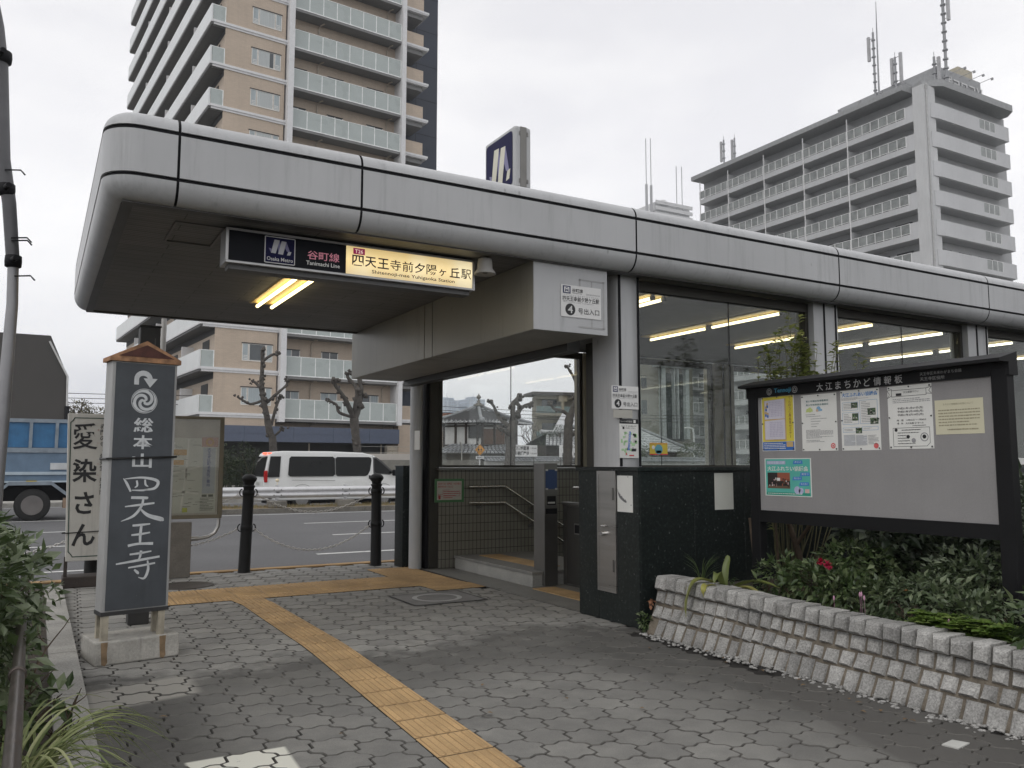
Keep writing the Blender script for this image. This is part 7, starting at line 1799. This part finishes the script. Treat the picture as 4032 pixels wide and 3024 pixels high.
# temple behind the rear pane
KW = tilewall('roof_tile_dummy', (.2, .2, .2))
def kawara(name, col=(.24, .25, .26)):
    m, t, b = newmat(name)
    tc = t.nodes.new("ShaderNodeTexCoord"); s_ = t.nodes.new("ShaderNodeSeparateXYZ"); t.links.new(tc.outputs['UV'], s_.inputs[0])
    f = noise(t, 3, 3)
    c = ramp(t, f, [(.3, sc3(col, .8)), (.7, sc3(col, 1.2))])
    gi = t.nodes.new("ShaderNodeNewGeometry"); c = mixc(t, 1, c, ramp(t, gi.outputs['Random Per Island'], [(0, (.75,) * 3), (1, (1.25,) * 3)]), 'MULTIPLY')
    t.links.new(c, b.inputs['Base Color']); b.inputs['Roughness'].default_value = .45
    return m
KAW = kawara('roof_tile'); KAWL = kawara('roof_tile_pale', (.42, .43, .435)); KAWD = M('tile_joint', (.05, .05, .052), .8)
def tileslope(mb, e0, e1, r0, r1, nu, nv, m=0, sag=.0, th=.05):
    """a tiled slope between eave e0-e1 and ridge r0-r1: courses of slightly tipped tiles"""
    e0, e1, r0, r1 = map(Vector, (e0, e1, r0, r1)); nn = (e1 - e0).cross(r0 - e0).normalized()
    if nn.z < 0: nn = -nn
    P = lambda u, v: (e0.lerp(e1, u)).lerp(r0.lerp(r1, u), v) - Vector((0, 0, sag * math.sin(math.pi * v)))
    mb.add([P(0, 0), P(1, 0), P(1, 1), P(0, 1)], [(0, 1, 2, 3)], m + 1)
    for j in range(nv):
        wl = (P(1, j / nv) - P(0, j / nv)).length; n_ = max(1, int(nu * wl / max(.01, (e1 - e0).length)))
        for i in range(n_):
            a, b_ = i / n_, (i + .74) / n_; v0, v1 = j / nv, min(1, (j + 1.02) / nv)
            mb.add([P(a, v0) + nn * th, P((a + b_) / 2, v0) + nn * th * 1.9, P(b_, v0) + nn * th, P(b_, v1) + nn * th * .3, P((a + b_) / 2, v1) + nn * th * .8, P(a, v1) + nn * th * .3, P(a, v0), P(b_, v0)], [(0, 1, 4, 5), (1, 2, 3, 4), (6, 7, 2, 1, 0)], m)
tp_ = thing('temple_hall', 'small temple building with a pyramid tiled roof, finial and brown shutters', 'temple', (25.9, 49, 0))
A_ = Vector((22.55, 51.2, 4.12)); B_ = Vector((25.15, 47.9, 4.15)); C_ = Vector((29.5, 48.6, 4.10)); D_ = Vector((27.3, 52.2, 4.12)); top0, top1 = Vector((25.85, 49.9, 5.28)), Vector((26.1, 49.9, 5.28))
mb = MB(); tileslope(mb, A_, B_, top0, top1, 13, 9, sag=.12); tileslope(mb, B_, C_, top0, top1, 15, 9, sag=.12); tileslope(mb, C_, D_, top0, top1, 13, 9, sag=.12); tileslope(mb, D_, A_, top0, top1, 15, 9, sag=.12); mb.build('roof', [KAWL, KAWD], tp_)
mb = MB()
for e in (A_, B_, C_, D_): mb.tube([e + Vector((0, 0, .1)), e.lerp(Vector((25.97, 49.9, 5.33)), .5) + Vector((0, 0, -.02)), (25.97, 49.9, 5.40)], .11, 8)
mb.ball(B_ + Vector((0, -.05, .16)), .2, 0, 10, 7)
mb.add([A_, B_, C_, D_], [(0, 1, 2, 3)], 1); 
mb.build('ridge', [KAW, M('eave_wood', (.05, .04, .033), .8)], tp_)
mb = MB(); mb.lathe([(.36, 0), (.36, .10), (.2, .12), (.2, .2), (.08, .24), (.13, .34), (.05, .40), (.05, .46), (.15, .54), (.16, .62), (.06, .74), (.005, .86)], (25.97, 49.9, 5.36), 14); mb.build('finial', M('finial_bronze', (.16, .15, .13), .5, .4), tp_)
wa, wb, wc_ = Vector((23.7, 50.6, 0)), Vector((25.5, 48.5, 0)), Vector((28.35, 48.95, 0))
WOODD = M('wood_dark', (.045, .035, .03), .8, var=.3); PLAST = M('plaster', (.50, .50, .49), .85, var=.06, streak=.25); SHUT = M('shutter_brown', (.105, .062, .042), .75, var=.3, vs=3, stretch=(8, 8, .6))
mb = MB(); mb.prism([wa, wb, wc_, Vector((26.9, 51.5, 0))][0:0] or [(wa.x, wa.y), (wb.x, wb.y), (wc_.x, wc_.y), (26.8, 51.6)], 1.2, 4.1); mb.build('wall', PLAST, tp_)
d1 = (wb - wa); d2 = (wc_ - wb)
mb = MB()
for t_ in (0, .31, .58, .88, 1): p = wa + d1 * t_; mb.tube([(p.x - .02, p.y - .04, 1.2), (p.x - .02, p.y - .04, 4.1)], .075, 6)
for t_ in (0, .35, .70, 1): p = wb + d2 * t_; mb.tube([(p.x, p.y - .05, 1.2), (p.x, p.y - .05, 4.1)], .085, 6)
for z in (2.68, 3.95):
    mb.tube([(wa.x, wa.y - .04, z), (wb.x, wb.y - .05, z)], .06, 6); mb.tube([(wb.x, wb.y - .05, z), (wc_.x, wc_.y - .05, z)], .09, 6)
mb.build('timber', WOODD, tp_)
u2 = d2.normalized(); n2 = Vector((u2.y, -u2.x, 0))
mb = MB()
for a in (.03, .37, .72): mb.obox(wb + n2 * .02, u2, n2, (0, 0, 1), a * d2.length, (a + .27) * d2.length, 0, .06, 2.75, 3.75)
mb.build('shutter', SHUT, tp_)
u1 = d1.normalized(); n1 = Vector((u1.y, -u1.x, 0))
mb = MB(); mb.obox(wa + n1 * .03, u1, n1, (0, 0, 1), .66 * d1.length, .99 * d1.length, -.1, .06, 3.15, 3.9); mb.build('dark_window', DARK, tp_)
mb = MB(); tileslope(mb, (21.6, 47.6, 2.1), (28.9, 47.0, 2.1), (23.6, 49.2, 2.74), (28.3, 48.6, 2.74), 26, 4, th=.04); mb.build('lower_roof', [KAW, KAWD], tp_)
mb = MB(); mb.prism([(21.9, 48.3), (28.7, 47.6), (28.7, 50.5), (21.9, 50.5)], 0, 2.12); mb.build('lower_wall', M('wall_olive', (.19, .185, .165), .85, var=.15), tp_)
tg = thing('temple_gate', 'tiled gate roof with pale curved ridge behind the square white sign', 'temple gate', (28.9, 43.6, 0))
mb = MB(); tileslope(mb, (27.0, 43.0, 2.55), (32.5, 43.0, 2.55), (27.9, 44.4, 3.35), (32.5, 44.4, 3.35), 20, 6, th=.05); tileslope(mb, (32.5, 45.8, 2.55), (27.0, 45.8, 2.55), (32.5, 44.4, 3.35), (27.9, 44.4, 3.35), 20, 6, th=.05); mb.build('roof', [KAWL, KAWD], tg)
mb = MB(); mb.tube([(27.5, 44.4, 3.46), (28.3, 44.4, 3.42), (30, 44.4, 3.4), (32.5, 44.4, 3.5)], .13, 8); mb.build('ridge', KAWL, tg)
mb = MB(); mb.box(27.4, 32.4, 43.6, 45.2, 0, 2.6); mb.build('wall', WOODD, tg)
hr = thing('white_roofed_hall', 'large pale roofed hall behind the temple trees, filling the right of the rear pane', 'hall', (42, 66, 0))
mb = MB(); tileslope(mb, (37.6, 61, 2.2), (52, 61, 2.2), (44.0, 67, 6.4), (52, 67, 6.4), 4, 2, th=.01); mb.build('roof', [M('pale_sheet_roof', (.66, .66, .68), .5, var=.03)] * 2, hr)
mb = MB(); mb.box(38.6, 52, 61.8, 70, 0, 2.3); mb.build('wall', PLAST, hr)
# white boundary wall with tile coping, and its signs
bw_ = thing('boundary_wall', 'white plastered boundary wall with a tiled coping across the road', 'boundary wall', (25, 40, 0))
mb = MB(); mb.box(21.3, 40, 40, 40.3, 0, 1.58); mb.build('wall', PLAST, bw_)
mb = MB(); tileslope(mb, (21.1, 39.75, 1.56), (40, 39.75, 1.56), (21.1, 40.15, 1.76), (40, 40.15, 1.76), 90, 2, th=.03); tileslope(mb, (40, 40.55, 1.56), (21.1, 40.55, 1.56), (40, 40.15, 1.76), (21.1, 40.15, 1.76), 90, 2, th=.03); mb.tube([(21.1, 40.15, 1.79), (40, 40.15, 1.79)], .06, 8); mb.build('coping', [KAW, KAWD], bw_)
ow = thing('boundary_wall', 'low olive concrete wall with barbed wire arms, left of the white boundary wall', 'boundary wall', (18, 40.5, 0))
mb = MB(); mb.box(14, 21.3, 40.4, 40.6, 0, 1.62); mb.build('wall', MATS['wall_olive'], ow)
mb = MB()
for x in (17.3, 18.6, 20.0, 21.1): mb.tube([(x, 40.4, 1.6), (x, 40.4, 2.35), (x - .22, 40.2, 2.62)], .03, 6)
for z in (2.0, 2.3): mb.tube([(14, 40.4, z), (21.3, 40.4, z)], .008, 4)
mb.build('wire_arm', M('wire_post', (.36, .36, .34), .6), ow)
def wsign(x0, x1, z0, z1, label, texts):
    t_ = thing('temple_notice', label, 'sign', ((x0 + x1) / 2, 39.8, z0))
    P_ = Plane((x0, 39.62, z0), (1, 0, 0), (0, 0, 1), x1 - x0, z1 - z0); mb = MB(); P_.slab(mb, .05)
    for s_, a, b, c, d, o_ in texts: P_.text(mb, s_, a, b, c, d, 1, .004, o_)
    mb.build('board', [M('board_white2', (.68, .68, .68), .6), INK], t_)
    mb = MB()
    for a in (.1, .9): mb.box(x0 + a * (x1 - x0) - .03, x0 + a * (x1 - x0) + .03, 39.68, 39.74, 0, z1 - .05)
    mb.build('post', DSTEEL, t_)
wsign(22.56, 24.32, 1.83, 2.46, 'long white temple notice with two rows of black characters on the boundary wall', [('百万体地蔵尊', .04, .54, .70, .92, .022), ('毎月24日', .74, .64, .97, .80, .015), ('不動尊護摩供', .04, .10, .70, .46, .022), ('毎月28日', .74, .18, .97, .34, .015)])
wsign(25.81, 27.05, 1.80, 2.49, 'square white temple notice reading in three rows, behind the tall pollarded tree', [('真言宗 四天王', .16, .76, .86, .90, .015), ('光徳山', .18, .48, .55, .64, .02), ('真', .12, .08, .30, .38, .022), ('光', .45, .08, .63, .38, .022), ('院', .78, .08, .95, .38, .022)])
sg = thing('school_sign', 'orange diamond school crossing sign with two walking figures on a pole', 'road sign', (18.2, 34.9, 0))
mb = MB(); mb.tube([(18.22, 34.9, 0), (18.22, 34.9, 2.35)], .035, 10); mb.build('pole', M('pole_white', (.55, .55, .55), .5), sg)
SGP = Plane((17.94, 34.84, 1.80), (1, 0, 0), (0, 0, 1), .54, .54); mb = MB()
mb.extr([SGP.P(.5, 0, -.01), SGP.P(1, .5, -.01), SGP.P(.5, 1, -.01), SGP.P(0, .5, -.01)], (0, -.012, 0), 0)
SGP.line(mb, [(.5, .06), (.94, .5), (.5, .94), (.06, .5)], .012, 1, .004, True)
for ax_, sc_ in ((.36, 1.0), (.62, .82)):
    f_ = lambda pts: [(ax_ + p * sc_, .5 + (q_ - .06) * sc_) for p, q_ in pts]
    SGP.disc(mb, ax_, .5 + .18 * sc_, .024 * sc_, 1, .004, 12); SGP.poly(mb, f_([(-.06, .0), (.05, 0), (.06, .13), (-.03, .20), (-.07, .12)]), 1, .004)
    SGP.line(mb, f_([(-.02, .0), (-.07, -.10), (-.10, -.18)]), .022 * sc_, 1, .004); SGP.line(mb, f_([(.02, 0), (.06, -.09), (.04, -.19)]), .022 * sc_, 1, .004); SGP.line(mb, f_([(.04, .13), (.12, .06)]), .018 * sc_, 1, .004); SGP.line(mb, f_([(-.04, .13), (-.12, .05)]), .018 * sc_, 1, .004)
mb.build('plate', [M('sign_orange', (.60, .27, .03), .5), INK], sg)
mb = MB(); mb.box(18.0, 18.40, 34.83, 34.86, 1.64, 1.77, 0); Pq = Plane((18.0, 34.83, 1.64), (1, 0, 0), (0, 0, 1), .4, .13); Pq.text(mb, '通学路', .08, .15, .92, .85, 1, .002, .02); mb.build('sub_plate', [M('board_white2', (.68, .68, .68), .6), INK], sg)
# parked cars whose roofs show over the sill
for (x, lb) in ((15.6, 'white car roof at the bottom of the rear pane, left of the school sign'), (21.5, 'white car with roof bars showing at the bottom right of the rear pane')):
    t_ = thing('parked_car', lb, 'car', (x, 31.6, -.15), 'cars across the road')
    side_ = [(-2.1, .3), (-2.15, .8), (-1.3, .95), (-.7, 1.42), (.9, 1.47), (1.6, 1.0), (2.1, .9), (2.15, .35)]
    mb = MB(); mb.extr([(x + a, 30.8, -.15 + b) for a, b in side_], (0, 1.65, 0)); mb.build('body', CARW, t_, .06, 3)
    mb = MB(); mb.add([(x + a, 30.79, -.15 + b) for a, b in ((-1.15, .95), (-.65, 1.36), (.85, 1.40), (1.4, 1.0))], [(0, 1, 2, 3)]); mb.build('side_window', DGL, t_)
    for a in (-1.35, 1.35): wheel(t_, x + a, 30.82, -.15 + .31, .31, .2, 1, .62, 6)
    if x > 20:
        mb = MB(); mb.tube([(x - .6, 31.2, 1.36), (x - .55, 31.2, 1.42), (x + .85, 31.2, 1.44), (x + .9, 31.2, 1.37)], .02, 6); mb.build('roof_bar', BLACKG, t_)
# cream apartment behind the temple
CRM = M('cream_wall', (.42, .39, .31), .8, var=.06, streak=.2)
ca = thing('cream_apartment', 'cream low apartment house with glass balconies beyond the temple', 'apartment house', (50, 84, 0))
a0 = Vector((48.9, 80, 0)); u_ = Vector((1, -.24, 0)).normalized(); n_ = Vector((u_.y, -u_.x, 0))
def ob(mb, a, b, c, d, z0, z1, m=0): mb.obox(a0, u_, -n_ if False else Vector((-u_.y, u_.x, 0)), (0, 0, 1), a, b, c, d, z0, z1, m)
mb = MB(); ob(mb, .6, 16, 1.4, 3.2, 0, 9.2); ob(mb, .2, 16, .3, 1.4, 8.9, 9.3); mb.build('wall', CRM, ca)
mb = MB(); ob(mb, -.4, 16, -.4, 3.4, 9.3, 9.65); mb.build('roof', M('roof_brown', (.14, .13, .12), .8), ca)
for zf in (6.9, 4.0, 1.1):
    mb = MB(); ob(mb, 0, 16, 0, 1.4, zf, zf + .35); mb.build('balcony_slab', CRM, ca)
    mb = MB(); ob(mb, .1, 16, .05, .1, zf + .38, zf + 1.15); mb.build('balcony_glass', M('green_glass', (.22, .30, .29), .2), ca)
    mb = MB()
    for k in range(17): ob(mb, .1 + k, .15 + k, .02, .06, zf + .35, zf + 1.18)
    mb.build('rail_post', M('rail_grey', (.32, .34, .34), .5), ca)
    for a_, b_ in ((1.2, 3.0), (5, 7.5)): mb = MB(); ob(mb, a_, b_, 1.36, 1.4, zf + .4, zf + 2.2); mb.build('window', WGL, ca)
for k in (3.1, 8.0):
    mb = MB(); ob(mb, k, k + .32, -.05, .35, 0, 9.3); ob(mb, k - .35, k + .7, -.1, .3, 8.6, 9.3); mb.build('pier', M('cream_pier', (.50, .44, .32), .8), ca)
# small houses left of the temple
sh_ = thing('pale_house', 'small pale house with square windows below the blue skyscrapers', 'house', (27, 62, 0))
mb = MB(); mb.box(25.2, 31.4, 62, 70, 0, 4.0); mb.extr([(25.2, 62, 4.0), (31.4, 62, 4.0), (31.1, 62.6, 4.5), (25.2, 62.6, 4.5)], (0, 7, 0)); mb.build('wall', M('pale_wall', (.52, .49, .45), .8, var=.05, streak=.2), sh_)
for (a, z) in ((25.6, 2.2), (27.3, 2.1), (28.9, 2.1), (28.9, 3.1), (25.6, 3.3)): mb = MB(); mb.box(a, a + .75, 61.95, 62, z, z + .7); mb.build('window', WGL, sh_)
rb_ = thing('roadside_hut', 'low beige hut at the lower left of the rear pane', 'hut', (15.5, 38, 0))
mb = MB(); mb.box(14.6, 17.6, 41, 43, 0, 1.95); mb.box(14.9, 17.2, 40.97, 41, .4, 1.5, 1); mb.build('wall', [M('pale_wall', (.52, .49, .45), .8), DARK], rb_)
nv = thing('navy_building', 'dark blue building with a lit roof sign at the left of the rear pane', 'building', (40, 95, 0))
mb = MB(); mb.box(36, 46.5, 95, 105, 0, 6.4); mb.build('wall', M('navy_wall', (.085, .10, .14), .7, var=.1, vs=.4), nv)
mb = MB(); mb.box(43.2, 46.4, 94.8, 95, 6.4, 8.0, 0); Pn = Plane((43.2, 94.79, 6.4), (1, 0, 0), (0, 0, 1), 3.2, 1.6); Pn.poly(mb, [(.15, .75), (.35, .92), (.7, .92), (.95, .75), (.7, .58), (.35, .58)], 1, .01); Pn.text(mb, '44-5577', .1, .1, .95, .35, 2, .01, .02); mb.build('roof_sign', [M('sign_dkblue', (.03, .04, .08), .5), M('sign_orange2', (.5, .18, .08), .5), M('sign_pale', (.5, .5, .5), .5)], nv)
gw = thing('grey_office', 'grey office building behind the pale house', 'building', (33, 75, 0))
mb = MB(); mb.box(30, 37.5, 75, 84, 0, 5.6); mb.box(33, 37.5, 74.97, 75, 0, 5.5, 1); mb.build('wall', [M('office_grey', (.30, .30, .30), .8, var=.08), M('office_blue', (.14, .16, .20), .7)], gw)
# far skyscrapers
SKYG = None
def tower_mat(name, col, wx, wz):
    m, t, b = newmat(name)
    tc = t.nodes.new("ShaderNodeTexCoord"); s_ = t.nodes.new("ShaderNodeSeparateXYZ"); t.links.new(tc.outputs['Object'], s_.inputs[0])
    cm = t.nodes.new("ShaderNodeCombineXYZ"); t.links.new(mth(t, 'ADD', s_.outputs[0], s_.outputs[1]), cm.inputs[0]); t.links.new(s_.outputs[2], cm.inputs[1])
    br = t.nodes.new("ShaderNodeTexBrick"); br.offset = 0; br.inputs['Scale'].default_value = 1; br.inputs['Brick Width'].default_value = wx; br.inputs['Row Height'].default_value = wz; br.inputs['Mortar Size'].default_value = wz * .22
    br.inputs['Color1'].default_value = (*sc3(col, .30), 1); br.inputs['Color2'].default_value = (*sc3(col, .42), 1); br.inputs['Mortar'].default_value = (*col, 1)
    t.links.new(cm.outputs[0], br.inputs['Vector']); t.links.new(br.outputs['Color'], b.inputs['Base Color']); b.inputs['Roughness'].default_value = .5
    return m
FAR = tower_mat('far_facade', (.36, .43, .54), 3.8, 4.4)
fs_ = thing('skyscraper', 'pale blue hazy skyscraper pair far beyond the temple', 'skyscraper', (345 * 1.6, 1120, 0))
K_ = 1.6; zz_ = lambda z: 1.35 + (z - 1.35) * K_
def kb(mb, x0, x1, y0, y1, z0, z1): mb.box(x0 * K_, x1 * K_, y0 * K_, y1 * K_, zz_(z0) if z0 else 0, zz_(z1))
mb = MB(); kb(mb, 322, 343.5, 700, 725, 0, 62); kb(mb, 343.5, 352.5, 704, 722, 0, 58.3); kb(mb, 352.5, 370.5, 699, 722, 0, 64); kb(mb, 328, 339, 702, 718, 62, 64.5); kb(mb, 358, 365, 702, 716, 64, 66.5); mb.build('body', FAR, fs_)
mb = MB()
for x in (326, 331, 341, 354, 358): kb(mb, x, x + 1.2, 698.6 if x > 350 else 699.4, 699.0 if x > 350 else 700, 0, 62)
mb.tube([(361 * K_, 705 * K_, zz_(66)), (361 * K_, 705 * K_, zz_(71))], .4, 6); mb.tube([(333 * K_, 705 * K_, zz_(64)), (333 * K_, 705 * K_, zz_(69))], .4, 6); mb.build('fins', M('far_blue', (.50, .55, .62), .6), fs_)
# antenna building beyond the canopy
ab = thing('far_white_building', 'distant pale building with paired rooftop masts above the canopy, left of the grey block', 'building', (225, 262, 0))
FW = tower_mat('far_facade_white', (.50, .50, .51), 3.5, 3.2)
mb = MB(); mb.box(218.5, 239, 262, 290, 0, 104, 0); mb.box(212, 218.5, 264, 285, 0, 103, 1)
for z in (105, 107.5, 110): mb.box(219, 239, 261.6, 262, z, z + 1.5, 1)
mb.box(219.5, 238.5, 263, 280, 104, 111, 1); mb.lathe([(2.2, 0), (1.6, 1.2), (.1, 1.8)], (224, 263.5, 111), 12, 1)
mb.extr([(213, 264, 103), (219, 264, 103), (219, 264, 108)], (0, 12, 0), 1)
mb.build('body', [FW, M('far_white', (.55, .55, .55), .6)], ab)
mb = MB()
for x, zt in ((214.3, 137.0), (216.8, 137.6)): mb.tube([(x, 262, 103), (x, 262, 117.3)], .55, 8); mb.tube([(x, 262, 117.3), (x, 262, zt)], .18, 6)
for x, zt in ((230.6, 128), (233.6, 128.4)): mb.tube([(x, 262, 109), (x, 262, zt)], .18, 6)
mb.build('mast', M('mast_grey', (.36, .36, .37), .6), ab)
# seen through the front panes
tn = thing('olive_office', 'olive tan office building with dark glass fins seen through the first front pane', 'building', (58, 70, 0))
mb = MB(); mb.box(54.5, 63.4, 70, 76, 0, 16.5); mb.build('wall', M('olive_wall', (.20, .19, .155), .8, var=.08, vs=.4, streak=.3), tn)
mb = MB(); mb.box(59.0, 61.9, 69.85, 70, 4, 11.4); mb.build('glass_bay', M('bay_glass', (.035, .045, .045), .2), tn)
mb = MB()
for x in (58.5, 60.2, 60.75, 61.85): mb.box(x, x + (.5 if x in (58.5, 61.85) else .12), 69.4, 70, 4.2, 11.9)
mb.box(57.6, 62.8, 69.0, 70, 12.0, 12.6); mb.build('fin', M('fin_pale', (.40, .43, .43), .5), tn)
for z in (6.8, 9.5, 12.3):
    mb = MB(); mb.box(56.1, 56.8, 69.95, 70, z, z + 1.5); mb.build('window', WGL, tn)
mb = MB(); mb.box(60, 62, 69.95, 70, 13.2, 14.2); mb.build('window', WGL, tn)
g2 = thing('balcony_apartment', 'grey apartment house with white railed balconies seen through the front panes', 'apartment house', (82, 80, 0))
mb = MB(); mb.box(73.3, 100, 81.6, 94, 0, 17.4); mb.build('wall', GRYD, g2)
for zf in (2.1, 5.1, 8.1, 11.3, 14.3):
    mb = MB(); mb.box(72.5, 100, 80.1, 81.6, zf - .35, zf); mb.build('balcony_slab', GRY, g2)
    mb = MB(); mb.box(72.5, 100, 80.05, 80.12, zf + 1.2, zf + 1.28)
    for k in range(29): x = 72.5 + .95 * k; mb.box(x, x + .07, 80.05, 80.12, zf, zf + 1.2)
    mb.build('railing', RWH, g2)
    mb = MB(); mb.box(72.6, 100, 80.13, 80.16, zf + .1, zf + 1.15); mb.build('railing_panel', GLP, g2)
    for x in (75, 79, 84, 88, 93): mb = MB(); mb.box(x, x + 1.9, 81.55, 81.6, zf, zf + 2.0); mb.build('window', MATS['block_window'], g2)
hl = thing('tiled_hall', 'hall with a broad grey tiled hip roof seen through the first front pane', 'temple', (39, 49, 0))
mb = MB(); tileslope(mb, (33, 48, 2.32), (43.4, 48, 2.32), (35, 51.5, 4.1), (41.0, 51.5, 4.1), 30, 9, th=.05); tileslope(mb, (43.4, 48, 2.32), (43.4, 55, 2.32), (41.0, 51.5, 4.1), (41.0, 51.5, 4.1), 20, 9, th=.05); mb.build('roof', [KAWL, KAWD], hl)
mb = MB(); mb.tube([(34, 51.5, 4.2), (41.1, 51.5, 4.2)], .16, 8); mb.tube([(41.1, 51.5, 4.2), (43.4, 48, 2.45)], .12, 8); mb.build('ridge', KAW, hl)
mb = MB(); mb.box(33.6, 42.6, 48.9, 54.5, 0, 2.35); mb.build('wall', WOODD, hl)
lm = thing('street_lamp', 'white arched street lamp seen through the first front pane', 'street lamp', (39.85, 44, 0))
mb = MB(); mb.tube([(39.85, 44, 0), (39.85, 44, 3.6), (39.75, 44, 3.88), (39.5, 44, 3.95), (39.0, 44, 3.92)], .055, 8); mb.lathe([(.02, -.2), (.2, -.05), (.22, .02), (.02, .1)], (39.75, 43.9, 2.6), 10); mb.build('pole', M('pole_white', (.55, .55, .55), .5), lm)
rg = random.Random(61)
for (x, w_, h_, lb) in ((32.8, 1.3, 2.5, 'rounded green mound bush under the yellow window sticker'), (36.9, 1.5, 2.75, 'rounded green mound bush below the street lamp, through the front pane'), (44, 2.2, 2.7, 'rounded green mound bush farther right, through the front pane')):
    shrub(lb, [((x, 40.8, h_ * .5), (w_, .8, h_ * .5))], 1500, .16, leafmat('leaf_moss', (.05, .065, .03), (.075, .09, .045), (.12, .135, .07), .6), rg, 3, 'mound_bush', 'clipped bushes across the road', (x, 40.8, 0), .5, .03, None, .8)
# overhead wires
for i, (z, y) in enumerate(((6.5, 62), (6.2, 62.2), (5.9, 62.4))):
    mb = MB(); mb.tube([(-30 + 12 * k, y + 3 * k * 0, z - .5 * math.sin(math.pi * (k % 4) / 4)) for k in range(12)], .02, 4)
    tag(mb.build('overhead_wire', BLACKG), ('topmost', 'middle', 'lowest')[i] + ' of three thin overhead wires beyond the road on the left', 'wire', 'overhead wires')
# ================================================================ air
mb = MB(); mb.box(-950, 1450, -950, 1550, -1.3, 146)
hz = mb.build('haze', [])
hm = bpy.data.materials.new('haze'); hm.use_nodes = True; ht = hm.node_tree
for n_ in list(ht.nodes): ht.nodes.remove(n_)
ho = ht.nodes.new('ShaderNodeOutputMaterial'); hv = ht.nodes.new('ShaderNodeVolumePrincipled')
hv.inputs['Color'].default_value = (.90, .95, 1.0, 1); hv.inputs['Density'].default_value = .0006; hv.inputs['Anisotropy'].default_value = .2
ht.links.new(hv.outputs[0], ho.inputs['Volume']); hz.data.materials.append(hm)
struct(hz, 'stuff')
